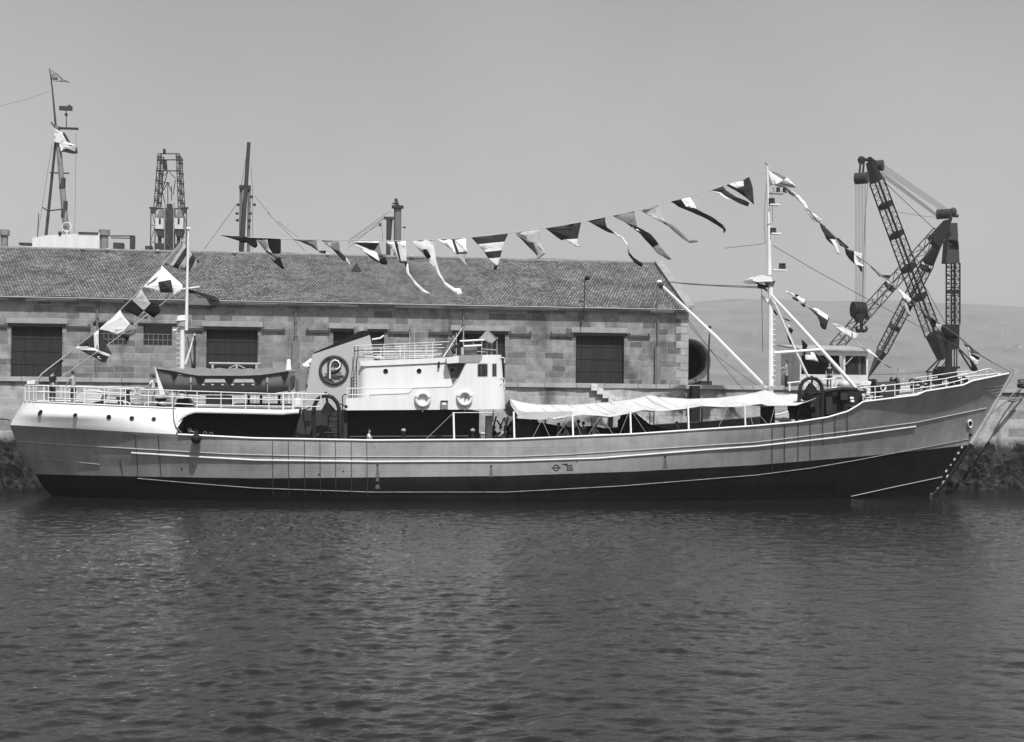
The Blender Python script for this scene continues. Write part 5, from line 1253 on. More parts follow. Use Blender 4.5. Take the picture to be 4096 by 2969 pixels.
for x in (955, 985): q = pt('D', x, 700, 76.0); mb.cyl(q-V3((0, 0, .5)), q, .13, .13, 10); mb.cyl(q, q+V3((0, 0, .06)), .18, .18, 10)
mb.build('mooring_bitts', white2, ship)
mb = MB(); mb.tube([pt('D', 965, 690, 74.8), pt('D', 975, 640, 75), pt('D', 940, 620, 75.2)], .14); mb.build('fairlead', light, ship)
mb = MB(); q = pt('D', 1500, 588, Y0); 
mb.build('x', light, ship) if False else None
# poop gear
mb = MB(); boxpx(mb, 'A', 222, 560, 285, 590, Y0-.5, 1); mb.prism([pt('A', x, y, Y0-.3) for x, y in ((215, 590), (245, 565), (280, 555), (285, 592))], (0, .8, 0)); mb.build('stern_fairlead', white2, ship)
for x0, x1, y0, y1 in ((930, 1050, 690, 790), (1240, 1400, 700, 800), (1000, 1100, 640, 700), (820, 880, 670, 780)):
    q = pt('A', (x0+x1)/2, (y0+y1)/2, 76.6); s = (pt('A', x1, y0, 76.6).x-pt('A', x0, y0, 76.6).x)/2
    mb = MB(); mb.cyl((q.x, q.y, zp(q.x)-.04), (q.x, q.y, q.z+.15), s*.45, s*.3, 12); mb.cyl((q.x, q.y, q.z+.15), (q.x, q.y, q.z+.3), s*.6, s*.6, 14); mb.build('capstan', dark2, ship)
mb = MB(); boxpx(mb, 'J', 826, 705, 1120, 822, 76.3, 1.4); mb.build('deck_crate', mat('crate_grey', .27, .8, .1, 2), ship, bevel=.03)
mb = MB(); boxpx(mb, 'J', 1140, 690, 1840, 700, 76.4, 1.6); boxpx(mb, 'J', 1160, 800, 1860, 835, 76.0, 1.9)
for x in (1330, 1480, 1700): boxpx(mb, 'J', x, 700, x+26, 820, 76.5, .3)
mb.build('boat_cradle', dark2, ship)
mb = MB(); boxpx(mb, 'J', 1888, 742, 1982, 850, 74.4, .7); mb.build('fender_box', white2, ship, bevel=.12)
mb = MB(); q = pt('J', 343, 800, 76.2); mb.ball(q, .28, 1.5, 1, .5); mb.build('mushroom_vent', white2, ship)
mb = MB(); q = pt('J', 1828, 345, 76.5); mb.cyl(q-V3((0, 0, .9)), q-V3((0, 0, .32)), .06, .06); mb.cyl(q-V3((0, 0, .32)), q+V3((0, 0, .25)), .2, .12, 12); mb.ball(q+V3((0, 0, .25)), .12); mb.build('stern_lamp', white2, ship)
mb = MB(); q = pt('J', 2040, 345, 75.9); mb.ball(q, .2, 1.2, 1, .9); mb.cyl(q+V3((0, 0, .1)), q+V3((.35, 0, .28)), .12, .2, 10); mb.tube([q, q-V3((0, 0, .9))], .05); mb.build('deck_speaker', white2, ship)
# davits of the lifeboat
for x0, x1 in ((210, 330),):
    mb = MB(); mb.prism([pt('J', x, y, 74.6) for x, y in ((205, 350), (215, 372), (335, 695), (270, 692))], (0, .16, 0)); mb.build('davit', white2, ship)
mb = MB(); mb.tube([pt('J', 1835, 660, 74.8), pt('J', 1850, 500, 74.7), pt('J', 1905, 445, 74.6), pt('J', 1930, 520, 74.6), pt('J', 1935, 660, 74.6)], .09); mb.build('davit', mat('davit_grey', .13, .6, .1, 2), ship)
mb = MB(); mb.prism([pt('J', x, y, 75.2) for x, y in ((1900, 430), (2060, 400), (2050, 430), (2030, 640), (1900, 650))], (0, 1.4, 0)); mb.build('ventilator_trunk', mat('trunk_grey', .2, .7, .1, 2), ship)
# ensign staff
mb = MB(); mb.tube([pt('A', 290, 585, Y0), pt('A', 345, 505, Y0), pt('A', 610, 300, Y0)], [.06, .05, .035], 8); mb.build('ensign_staff', light, ship)
# rope looped over the poop side, and the hanging fender
mb = MB(); mb.tube([Hs(*uv('A', x, y), .06) for x, y in ((1490, 645), (1450, 665), (1430, 720), (1425, 800), (1428, 880), (1445, 940), (1490, 990))], .035, 6); mb.tube([Hs(*uv('A', x, y), .06) for x, y in ((1490, 640), (1520, 655), (1560, 700), (1610, 760))], .035, 6)
mb.build('hose', rope, None, 'dark hose looped over the white poop side beside the after mast', 'hose')
fo = Hs(*uv('A', 1612, 1040), .25)
mb = MB(); mb.ball(fo, .27, 1, 1, .95, 14); mb.tube([fo+V3((0, 0, .2)), fo+V3((0, .1, .45))], .1); o = mb.build('fender_ball', black, None, 'black ball fender hanging under the poop opening', 'fender')
mb = MB(); mb.tube([fo+V3((0, 0, .3)), Hs(*uv('A', 1600, 985), .1), Hs(*uv('A', 1560, 975), -.3)], .03); mb.build('lanyard', light, o)
for x, y in ((1685, 995), (1735, 1000), (1560, 970)):
    q = Hs(*uv('A', x, y), -.2); mb = MB(); mb.torus(q, .09, .018, (0, 1, 0), 14, 6); mb.build('rail_eye', mid, ship)
# lifebuoys hanging on the bridge side
for k, (x, y, lab) in enumerate(((1420, 716, 'white lifebuoy on the bridge side, the one nearer the funnel'), (1765, 706, 'white lifebuoy below the wheelhouse window with a small mark inside'))):
    q = pt('B', x, y, Y1-.1); R_b = (pt('B', x+52, y, Y1-.1)-q).x; t = MB(); t.torus(q, R_b, .105, (0, 1, 0), 32, 10)
    lbo = t.build('lifebuoy', mat('lifebuoy_white', .66, .5, .05, 3), None, lab, 'lifebuoy', 'lifebuoys on the bridge side')
    mb = MB()
    for a_ in (.35, 2.8): mb.torus(q+V3((R_b*math.cos(a_), 0, R_b*math.sin(a_))), .12, .02, (math.sin(a_), 0, -math.cos(a_)), 12, 5)
    mb.tube([q+V3((0, .02, -R_b-.1)), q+V3((0, .02, -R_b-.35))], .015); mb.build('beckets', light, lbo)
    if k: mb = MB(); mb.tube([q+V3((.03, 0, .12)), q+V3((.06, 0, .02)), q+V3((-.02, 0, -.08))], .03); mb.build('line_tab', dark2, lbo)

# --- lifeboat (its own thing, standing in its cradle)
lx0, lx1 = pt('J', 222, 380, 75.6).x, pt('J', 1935, 420, 75.6).x
LBY = 75.7
bt = thing('lifeboat', ((lx0+lx1)/2, LBY, pt('J', 1100, 660, LBY).z), 'grey double ended lifeboat under a canvas cover on the poop deck', 'lifeboat')
zsh = lambda t: interp([(0, pt('J', 225, 385, 74.7).z), (.1, pt('J', 400, 440, 74.7).z), (.3, pt('J', 730, 470, 74.7).z), (.6, pt('J', 1250, 470, 74.7).z), (.8, pt('J', 1600, 455, 74.7).z), (1, pt('J', 1930, 405, 74.7).z)], t)
zk = lambda t: interp([(0, pt('J', 320, 640, 74.7).z), (.2, pt('J', 600, 690, 74.7).z), (.8, pt('J', 1600, 690, 74.7).z), (1, pt('J', 1900, 640, 74.7).z)], t)
bb = lambda t: 1.15*(1-abs(2*t-1)**2.6)**.75
rows = []; N1 = 48
for j in range(13):
    a = math.pi*j/12; row = []
    for i in range(N1+1):
        t = i/N1; x = lx0+(lx1-lx0)*t; z0, z1 = zk(t), zsh(t); zz = z1-(z1-z0)*math.sin(a)**.7
        xx = x + (.0 if 0 < i < N1 else 0)
        row.append(V3((xx + (t-.5)*-.5*math.sin(a), LBY-bb(t)*math.cos(a), zz)))
    rows.append(row)
mb = MB(); mb.grid(rows); mb.build('boat_hull', mat('lifeboat_grey', .2, .6, .08, 1.5), bt)
ztop = lambda t: interp([(0, pt('J', 225, 370, LBY).z), (.15, pt('J', 500, 378, LBY).z), (.5, pt('J', 1100, 378, LBY).z), (.75, pt('J', 1500, 385, LBY).z), (1, pt('J', 1950, 400, LBY).z)], t)
rows = []
for j in range(9):
    s = -1+2*j/8; row = []
    for i in range(N1+1):
        t = i/N1; x = lx0+(lx1-lx0)*t; h = bb(t)+.03
        row.append(V3((x, LBY+s*h, zsh(t)+.02+(ztop(t)-zsh(t))*(1-abs(s)**1.6) + (.03*math.sin(t*60) if 0 < j < 8 else 0))))
    rows.append(row)
mb = MB(); mb.grid(rows); mb.build('canvas_cover', mat('boat_canvas', .17, .9, .12, 1.5, bump=.4), bt)
yb = lambda x, z: LBY-bb(max(.02, min(.98, (x-lx0)/(lx1-lx0))))-.03
edge = [(225, 392), (400, 438), (440, 520), (490, 440), (590, 465), (700, 472), (725, 540), (760, 562), (795, 540), (815, 490), (1055, 492), (1100, 560), (1118, 575), (1140, 555), (1165, 490), (1410, 492), (1440, 545), (1465, 575), (1490, 555), (1520, 495), (1600, 470), (1740, 450), (1775, 520), (1800, 505), (1830, 430)]
top = [(x, interp([(225, 378), (400, 400), (590, 440), (730, 462), (1400, 465), (1600, 440), (1830, 405)], x)) for x, y in edge]
A_ = []; B_ = []
for (u, v), (u1, v1) in zip(dense([uv('J', *p) for p in edge], 8), dense([uv('J', *p) for p in edge], 8)):
    jy = interp([(uv('J', a, 0)[0], uv('J', 0, b)[1]) for a, b in top], u); A_.append(Hs(u, v, .02, yb)); B_.append(Hs(u, jy, .02, yb))
mb = MB(); mb.grid([A_, B_], smooth=False); o = mb.build('cover_flap', mat('cover_flap', .014, .9, .2, 3), bt)
for a, b in ((805, 1070), (1160, 1415)):
    mb = MB(); pl = [Hs(*uv('J', x, y), .05, yb) for x, y in ((a, 545), (a+18, 505), (b-18, 505), (b, 545))]; mb.prism(pl, (0, .04, 0)); mb.build('side_board', mat('board_pale', .42, .7, .1, 3), bt)
for x in (795, 908, 1028, 1150, 1272, 1395):
    mb = MB(); q = Hs(*uv('J', x, 575), .04, yb); mb.ball(q, .07, 1.3, .6, .8, 8); mb.build('line_cleat', light, bt)
for x in (643, 1568):
    mb = MB(); mb.tube([Hs(*uv('J', x, 485), .04, yb), Hs(*uv('J', x, 545), .04, yb)], .07); mb.tube([Hs(*uv('J', x, 545), .04, yb), Hs(*uv('J', x+5, 660), .05, yb)], .02); mb.build('fall_block', light, bt)
# covered dinghy on the poop
mb = MB(); rows = []
yy = 75.2
for j in range(7):
    s = -1+2*j/6
    rows.append([pt('A', x, y, yy)+V3((0, .8+s*.7*w_, 0)) + V3((0, 0, -.15*abs(s))) for x, y, w_ in ((632, 655, .2), (660, 640, .8), (730, 632, 1), (800, 640, .9), (850, 658, .3))])
mb.grid(rows)
near_ = [pt('A', x, y, yy) for x, y in ((632, 655), (730, 648), (850, 660), (822, 728), (740, 738), (655, 728))]
mb.prism(near_, (0, 1.4, 0)); mb.build('covered_dinghy', canvas, None, 'small dinghy under white canvas behind the stern railing', 'dinghy', bevel=.06)
mb = MB(); boxpx(mb, 'A', 655, 728, 820, 745, yy+.1, 1.2); mb.build('deck_grating', dark, ship)

# --- awning over the fore deck
ridge = dense(mono(poly_uv(('C', [(80, 712), (180, 738), (300, 757), (600, 760), (900, 737), (1100, 712), (1200, 685), (1230, 680), (1300, 694), (1550, 711), (1800, 702), (2000, 678), (2090, 660)]), ('D', [(30, 652), (125, 636), (230, 678), (385, 670)]))), 18)
nearE = mono(poly_uv(('C', [(105, 800), (140, 845), (145, 872), (345, 880), (470, 858), (595, 838), (700, 845), (820, 856), (950, 830), (1065, 800), (1200, 808), (1250, 806), (1400, 790), (1540, 766), (1700, 775), (1860, 770), (2010, 747)]), ('D', [(1, 765), (110, 762), (225, 763), (300, 735), (385, 700)])))
YA = 73.35
def awn(u, s):
    v1 = interp(ridge, u); v2 = interp(nearE, u)
    a = P(u, v1, Y0-1.0); b = P(u, v2, YA); b.x = a.x + (b.x-a.x)*.0 + 0
    b = V3((a.x, YA, P(u, v2, YA).z)); return a, b
rows = []; us = [uv('C', 80, 0)[0] + (uv('D', 385, 0)[0]-uv('C', 80, 0)[0])*k/150 for k in range(151)]
for j in range(-10, 11):
    row = []
    for k, u in enumerate(us):
        a, b = awn(u, 0); t = abs(j)/10; p = a.lerp(b, t); 
        sag = -.16*math.sin(math.pi*t)*(1+.8*math.sin(k*.31+.9*math.sin(k*.07))) + .05*math.sin(k*.55+j*.8)
        y = Y0-1.0-(Y0-1.0-YA)*t if j < 0 else Y0-1.0+(Y0+4.1-Y0+1.0)*t
        drop = .25 if (j < 0 and k in ()) else 0
        p = V3((p.x, y, p.z+sag*(1 if 0 < t < 1 else 0)))
        row.append(p)
    rows.append(row)
mb = MB(); mb.grid(rows)
aw = mb.build('awning', canvas, None, 'long white canvas awning stretched over the fore deck of the ship', 'awning')
md = aw.modifiers.new('s', 'SOLIDIFY'); md.thickness = .02
# seams and valance on the cloth
mb = MB()
for x in (300, 420, 560, 680, 780, 900, 1060, 1190, 1290):
    u = uv('C', x, 0)[0]; a, b = awn(u, 0); mb.tube([a+V3((0, -.1, .0)), a.lerp(b, .3)+V3((.25, 0, -.05)), a.lerp(b, .6)+V3((.55, 0, -.05)), b+V3((.8, 0, .02))], .014, 4)
mb.build('cloth_seams', mat('seam_thread', .35, .9, .1, 3), aw)
mb = MB(); l0 = [pt('C', x, y, YA-.01) for x, y in ((143, 820), (595, 812), (595, 838), (345, 882), (145, 872))]
mb.prism(l0, (0, .02, 0)); mb.build('end_flap', canvas, aw)
mb = MB(); l0 = [pt('C', x, y, YA-.02) for x, y in ((80, 712), (100, 735), (150, 800), (250, 830), (145, 845), (112, 800), (90, 765))]
mb.prism(l0, (0, .04, 0)); mb.build('end_flap', canvas, aw)
for (c, x, y0, y1) in (('C', 112, 815, 1040), ('C', 595, 838, 1022), ('C', 1070, 802, 1000), ('C', 1545, 766, 968), ('C', 2010, 747, 932), ('B', 1672, 822, 1045)):
    mb = MB(); mb.tube([Hs(*uv(c, x, y0), .0, lambda a, b: YA+.05), Hs(*uv(c, x+6, y1), .0, lambda a, b: Y0-halfb(a, 3))], .055, 8); mb.build('awning_post', white2, ship)
mb = MB(); mb.tube([pt('B', 1998, 810, 75.5), pt('B', 1998, 900, 75.5)], .05); mb.tube([pt('B', 1672, 825, YA), pt('B', 2000, 822, YA+.3)], .02); mb.build('awning_post', white2, ship)
mb = MB()
for l in ([('B', (1672, 825)), ('B', (1450, 1038))], [('C', (345, 882)), ('C', (270, 1025))], [('C', (345, 882)), ('C', (408, 1022))], [('C', (590, 845)), ('C', (460, 1022))], [('C', (600, 845)), ('C', (670, 1015))], [('C', (820, 858)), ('C', (720, 1015))], [('C', (830, 858)), ('C', (930, 1003))], [('C', (1065, 805)), ('C', (985, 1000))], [('C', (1080, 810)), ('C', (1200, 990))], [('C', (1870, 770)), ('C', (1795, 948))], [('C', (2030, 750)), ('C', (2080, 930))], [('D', (205, 770)), ('D', (168, 908))], [('D', (20, 770)), ('D', (135, 910))]):
    mb.tube([pt(c, x, y, YA) for c, (x, y) in l], .014, 4)
mb.build('awning_lines', ropel, aw)
for c, x, y0, y1 in (('C', 755, 870, 1000), ('C', 912, 850, 1005), ('C', 1232, 812, 985), ('C', 1265, 810, 930), ('C', 372, 880, 1000), ('C', 1660, 790, 945), ('L', 520, 580, 780), ('L', 645, 570, 760)):
    mb = MB(); mb.tube([pt(c, x, y0, 77.5), pt(c, x, y1, 77.5)], .035, 5); mb.build('inner_stanchion', mid if x not in (1265, 912) else white2, ship)
mb = MB(); boxpx(mb, 'C', 765, 1000, 905, 1012, 73.9, .9, 3.0); mb.build('gutting_table', white2, None, 'white work table on deck under the awning', 'table')
mb = MB(); mb.prism([pt('D', x, y, 75) for x, y in ((95, 765), (205, 765), (205, 915), (95, 915))], (0, .25, 0)); mb.build('mast_step_housing', black, ship)
# ================================================================ FLAGS
def clothwave(p, s):
    return .07*math.sin(p.x*4.1+p.z*2.3+s) + .05*math.sin(p.z*6.3-p.x*3.0+s*2.1) + .02*math.sin(p.x*13+s)
NF_ = [0]
def flag(label, regs, Y=Y0, name='signal_flag', group='signal flags dressing the ship', amp=1.0, parent=None, cat='flag'):
    NF_[0] += 1; s = NF_[0]*1.7
    bm = bmesh.new(); mats = []
    for tone, c, l in regs:
        if FT[tone] not in mats: mats.append(FT[tone])
        off = 0
        P3 = [pt(c, x, y, Y) for x, y in l]
        vs = [bm.verts.new(p) for p in P3]
        for t in tessellate_polygon([P3]):
            try: f = bm.faces.new([vs[i] for i in t]); f.material_index = mats.index(FT[tone]); f.smooth = True
            except ValueError: pass
    for _ in range(4):
        ed = [e for e in bm.edges if e.calc_length() > .15]
        if ed: bmesh.ops.subdivide_edges(bm, edges=ed, cuts=1)
    bmesh.ops.remove_doubles(bm, verts=bm.verts, dist=.004)
    for v in bm.verts: v.co.y += .6*amp*clothwave(v.co, s)
    bmesh.ops.recalc_face_normals(bm, faces=bm.faces)
    xs = [v.co.x for v in bm.verts]; zs_ = [v.co.z for v in bm.verts]; c0 = V3(((min(xs)+max(xs))/2, Y, min(zs_)))
    if parent: c0 = ORG[parent.name]
    bmesh.ops.translate(bm, verts=bm.verts, vec=-c0)
    me = bpy.data.meshes.new(name); bm.to_mesh(me); bm.free()
    for m in mats: me.materials.append(m)
    o = bpy.data.objects.new(name, me); col.objects.link(o)
    if parent: o.parent = parent
    else: o.location = c0; tag(o, label, cat, group)
    ORG[o.name] = c0
    md = o.modifiers.new('solid', 'SOLIDIFY'); md.thickness = .012; md.offset = 0
    return o
def line_thing(label, l, r, m, name='dressing_line', Y=Y0):
    mb = MB(); mb.tube([pt(c, x, y, Y) for c, x, y in l], r, 5); return mb.build(name, m, None, label, 'line')
line_thing('signal flag line rising from the stern rail to the after mast', [('A', 345, 505), ('A', 600, 310), ('A', 640, 280), ('I', 180, 1440), ('I', 440, 1250), ('I', 700, 1010), ('I', 940, 770), ('I', 1200, 480), ('I', 1410, 212), ('I', 1495, 100)], .026, ropel)
line_thing('lower halyard slanting from the stern up to the after mast behind the flags', [('A', 490, 545), ('A', 740, 365), ('I', 560, 1420), ('I', 930, 1140), ('I', 1300, 860), ('I', 1490, 740)], .024, ropel)
line_thing('long signal flag line between the after mast and the foremast', [('F', 60, 193), ('F', 340, 218), ('F', 680, 231), ('F', 1200, 240), ('F', 1660, 245), ('F', 1900, 238), ('G', 65, 452), ('G', 330, 424), ('G', 600, 385), ('G', 860, 343), ('G', 1240, 263), ('G', 1510, 193), ('G', 1800, 112), ('G', 2080, 14), ('G', 2200, -25)], .022, ropel)
line_thing('signal flag line running down from the foremast head to the bow', [('O', 235, 150), ('O', 460, 362), ('O', 720, 600), ('O', 905, 818), ('O', 1240, 1150), ('O', 1500, 1330), ('S', 350, 218), ('S', 660, 470), ('S', 850, 640), ('S', 1100, 850), ('S', 1370, 1040), ('V', 352, 145), ('V', 520, 278), ('V', 690, 385), ('V', 812, 445)], .022, rope)
line_thing('short signal flag line from the foremast nest down over the fore deck', [('R', 65, 108), ('R', 250, 215), ('R', 410, 335), ('R', 740, 572), ('R', 1010, 780), ('R', 1340, 1030), ('R', 1540, 1160), ('T', 1930, 520)], .02, ropel)
F = flag
F('striped signal flag at the top of the stern line, partly behind the mast', [('g', 'I', [(1405, 212), (1445, 247), (1275, 485), (1203, 472)]), ('l', 'I', [(1445, 247), (1475, 262), (1318, 500), (1275, 485)]), ('d', 'I', [(1475, 262), (1515, 310), (1380, 525), (1318, 500)]), ('l', 'I', [(1515, 310), (1550, 355), (1445, 540), (1380, 525)]), ('d', 'I', [(1550, 355), (1600, 395), (1520, 552), (1445, 540)]), ('l', 'I', [(1600, 395), (1620, 415), (1575, 520), (1545, 545)]), ('d', 'I', [(1600, 395), (1640, 440), (1625, 460), (1600, 430)])])
F('white square flag with a dark square in its middle', [('w', 'I', [(1190, 490), (1430, 715), (1440, 765), (1365, 870), (1310, 830), (1150, 790), (970, 745)])])
F('x', [('d', 'I', [(1145, 680), (1295, 655), (1325, 800), (1170, 805)])], Y=Y0-.12, amp=.6, name='centre_square', parent=None, group=None) if False else None
fsq = F('white flag carrying a dark square patch, second below the mast top on the stern line', [('w', 'I', [(1192, 495), (1195, 492), (1196, 497)])]) if False else None
def patch_on(flag_obj, tone, c, l, nm='patch'):
    NF_[0] -= 1
    o = flag(None, [(tone, c, l)], Y=Y0-.12, parent=flag_obj, name=nm)
    return o
patch_on([o for o in bpy.data.objects if o.get('label') == 'white square flag with a dark square in its middle'][0], 'd', 'I', [(1145, 680), (1295, 655), (1325, 800), (1170, 805)], 'centre_square')
F('chequered flag of two pale and two black quarters on the stern line', [('l', 'I', [(940, 770), (990, 850), (1050, 940), (970, 1025), (835, 900)]), ('k', 'I', [(835, 900), (970, 1025), (900, 1097), (800, 1045), (713, 1012)]), ('k', 'I', [(970, 1025), (1050, 940), (1080, 920), (1150, 955), (1175, 1020), (1160, 1050), (1090, 1112)]), ('g', 'I', [(970, 1025), (1045, 1085), (1000, 1125), (955, 1120), (905, 1097)])])
F('half white half dark flag in front of the left warehouse window', [('w', 'I', [(690, 1020), (735, 1100), (805, 1180), (735, 1262), (650, 1320), (560, 1275), (443, 1250)]), ('g', 'I', [(805, 1180), (895, 1240), (860, 1312), (760, 1330), (680, 1300), (735, 1262)]), ('k', 'I', [(650, 1290), (760, 1330), (860, 1312), (800, 1335), (785, 1392), (720, 1345)])])
F('dark flag with a broad white cross, lowest on the stern line', [('d', 'I', [(375, 1305), (380, 1472), (290, 1450), (200, 1447)]), ('w', 'I', [(375, 1305), (400, 1270), (435, 1265), (432, 1400), (435, 1502), (380, 1472)]), ('d', 'I', [(435, 1265), (480, 1340), (530, 1440), (595, 1552), (435, 1502)]), ('w', 'I', [(150, 1475), (200, 1450), (290, 1455), (380, 1472), (435, 1500), (565, 1545), (560, 1577), (380, 1505), (190, 1490)]), ('d', 'I', [(200, 1492), (380, 1507), (560, 1577), (535, 1600), (520, 1640), (470, 1640), (390, 1590), (290, 1540)]), ('w', 'I', [(395, 1592), (430, 1570), (470, 1600), (460, 1615)])])
F('dark national ensign flying to the right of the after mast', [('d', 'I', [(1503, 765), (1610, 797), (1730, 825), (1840, 862), (1620, 832), (1503, 805)]), ('g', 'I', [(1503, 805), (1620, 832), (1720, 885), (1765, 960), (1503, 955)]), ('d', 'I', [(1503, 955), (1765, 960), (1720, 885), (1620, 832), (1840, 862), (1885, 915), (1870, 965), (1760, 1008), (1503, 998)])], group=None, name='ensign')
F('dark bundled flag gathered on the stern staff', [('d', 'A', [(382, 478), (400, 460), (430, 400), (425, 375), (450, 400), (500, 380), (525, 398), (500, 420), (470, 488), (425, 490)])], group=None, name='ensign')
F('large dark pennant with a pale bar at the left end of the long line', [('d', 'F', [(60, 195), (180, 203), (250, 208), (240, 250), (130, 215)]), ('k', 'F', [(250, 208), (340, 215), (590, 232), (592, 345), (575, 360), (520, 357), (485, 300), (475, 240), (380, 235), (390, 290), (370, 310), (330, 290), (300, 262), (240, 262)]), ('g', 'F', [(380, 235), (455, 235), (475, 310), (520, 357), (590, 372), (582, 395), (530, 425), (440, 312)]), ('l', 'F', [(458, 235), (475, 236), (490, 320), (520, 357), (480, 335)]), ('k', 'F', [(450, 325), (530, 425), (585, 385), (620, 485), (605, 495), (530, 428)])])
F('long thin pennant, dark below and grey above, second on the long line', [('g', 'F', [(740, 238), (900, 240), (905, 300), (915, 332), (870, 280), (800, 248)]), ('d', 'F', [(678, 231), (740, 238), (800, 248), (870, 280), (915, 332), (982, 328), (975, 357), (935, 350), (850, 292), (760, 252)])])
F('pale pennant with a grey centre band and a curled dark tail', [('l', 'F', [(940, 240), (1020, 245), (1030, 312), (990, 285)]), ('g', 'F', [(1020, 245), (1095, 250), (1100, 335), (1030, 312)]), ('d', 'F', [(1030, 312), (1100, 335), (1155, 390), (1150, 420), (1125, 417), (1080, 365)]), ('w', 'F', [(1155, 390), (1190, 440), (1192, 467), (1160, 425), (1150, 420)])])
F('diagonally split black and white flag before the kingpost', [('w', 'Z', [(283, 938), (520, 932), (755, 930), (755, 965), (500, 962), (290, 957)]), ('k', 'Z', [(290, 957), (755, 965), (665, 1105), (450, 1030)]), ('w', 'Z', [(290, 957), (450, 1030), (665, 1105), (722, 1140), (760, 1292), (600, 1190), (450, 1095)]), ('g', 'Z', [(755, 965), (780, 1060), (800, 1160), (875, 1165), (865, 1220), (765, 1240), (722, 1140), (665, 1105)]), ('k', 'Z', [(450, 1095), (600, 1190), (760, 1292), (770, 1322), (650, 1272), (540, 1180)]), ('k', 'Z', [(765, 1250), (865, 1220), (915, 1312), (885, 1357), (790, 1347), (760, 1300)])])
F('white pennant with a dark cross and a long trailing tail', [('w', 'Z', [(878, 935), (1030, 940), (1120, 1292), (1000, 1092)]), ('d', 'Z', [(1030, 940), (1085, 942), (1155, 1290), (1120, 1292)]), ('w', 'Z', [(1085, 942), (1238, 928), (1250, 1110), (1250, 1288), (1155, 1290)]), ('d', 'Z', [(1085, 1285), (1120, 1292), (1155, 1290), (1250, 1288), (1270, 1335), (1150, 1325)]), ('w', 'F', [(1652, 440), (1690, 440), (1700, 522), (1755, 600), (1830, 668), (1918, 722), (1810, 690), (1740, 612), (1675, 520)])])
pn = F('white pennant with one dark oval spot and a hooked tail', [('w', 'F', [(1710, 245), (1800, 240), (1900, 238), (1920, 340), (1935, 430), (1965, 525), (2010, 600), (2090, 655), (2140, 658), (2160, 695), (2130, 727), (2085, 692), (2000, 622), (1940, 522), (1830, 372)])])
patch_on(pn, 'k', 'F', [(1813, 325), (1830, 316), (1852, 320), (1887, 380), (1880, 397), (1862, 400), (1840, 385)], 'spot')
F('white pennant with a thin dark bent band above the ridge', [('w', 'F', [(1942, 235), (2068, 232), (2108, 360), (2060, 320)]), ('d', 'F', [(2068, 232), (2088, 232), (2128, 343), (2203, 343), (2197, 358), (2108, 360)]), ('w', 'F', [(2088, 232), (2185, 223), (2205, 343), (2128, 343)]), ('l', 'F', [(2108, 360), (2197, 358), (2180, 420), (2205, 467), (2150, 420)])])
F('big triangular pennant with dark and white horizontal stripes', [('d', 'G', [(65, 455), (200, 442), (332, 424), (305, 484), (110, 503)]), ('w', 'G', [(110, 503), (305, 484), (288, 546), (158, 560)]), ('d', 'G', [(158, 560), (288, 546), (272, 600), (188, 606)]), ('w', 'G', [(188, 606), (272, 600), (258, 657), (222, 657)]), ('k', 'G', [(228, 657), (254, 657), (247, 690), (230, 690)])], amp=.5)
F('pale grey pennant with a curled dark lower edge and ragged tip', [('l', 'G', [(385, 420), (470, 410), (560, 398), (565, 490), (605, 572), (545, 612), (525, 500), (480, 485)]), ('d', 'G', [(385, 425), (480, 487), (515, 492), (528, 530), (545, 590), (470, 512)])])
F('dark pennant with a small white lower tip, right of the striped one', [('d', 'G', [(603, 388), (740, 368), (862, 343), (850, 400), (835, 464), (790, 466), (745, 467)]), ('k', 'G', [(603, 388), (660, 415), (745, 467), (720, 474), (670, 442)]), ('w', 'G', [(745, 467), (790, 466), (835, 464), (832, 505), (862, 525), (820, 520), (785, 497)])])
F('small dark pennant with a thin white streamer and black end', [('d', 'G', [(908, 335), (1035, 308), (1037, 345), (1048, 378), (1000, 365)]), ('k', 'G', [(908, 335), (1000, 365), (1048, 378), (1122, 435), (1060, 417), (980, 375)]), ('w', 'G', [(1085, 405), (1122, 430), (1165, 453), (1207, 520), (1192, 512), (1155, 462), (1110, 437)]), ('k', 'G', [(1198, 522), (1210, 560), (1240, 600), (1313, 645), (1300, 670), (1245, 637), (1205, 582)])])
F('long dark pennant with a white slit and grey tip reaching toward the mast', [('g', 'G', [(1093, 298), (1247, 263), (1255, 320), (1268, 372), (1235, 382), (1180, 345)]), ('w', 'G', [(1208, 362), (1240, 372), (1290, 412), (1250, 398)]), ('k', 'G', [(1180, 345), (1268, 376), (1370, 430), (1425, 502), (1380, 527), (1290, 430)]), ('g', 'G', [(1380, 527), (1425, 502), (1470, 560), (1517, 610), (1500, 618), (1420, 572)])])
F('pale pennant with a long grey twisted tail', [('l', 'G', [(1288, 258), (1435, 217), (1445, 295), (1485, 343), (1400, 318), (1330, 280)]), ('g', 'G', [(1400, 318), (1485, 343), (1550, 385), (1600, 430), (1640, 475), (1705, 468), (1712, 488), (1650, 494), (1600, 467), (1490, 370)])])
F('black swallow tail streamer with a white upper panel near the foremast', [('k', 'G', [(1513, 195), (1585, 178), (1620, 228), (1700, 248), (1800, 300), (1885, 358), (1912, 400), (1895, 427), (1888, 395), (1850, 367), (1740, 302), (1650, 267), (1570, 232)]), ('w', 'G', [(1585, 178), (1650, 162), (1680, 200), (1702, 248), (1620, 228)])])
F('dark and white striped pennant, last but one before the foremast', [('d', 'G', [(1803, 113), (1890, 83), (1912, 110), (1990, 160), (2082, 200), (2072, 230), (2000, 202), (1930, 162), (1870, 127)]), ('w', 'G', [(1803, 117), (1870, 130), (1942, 182), (1935, 184), (1860, 142)])])
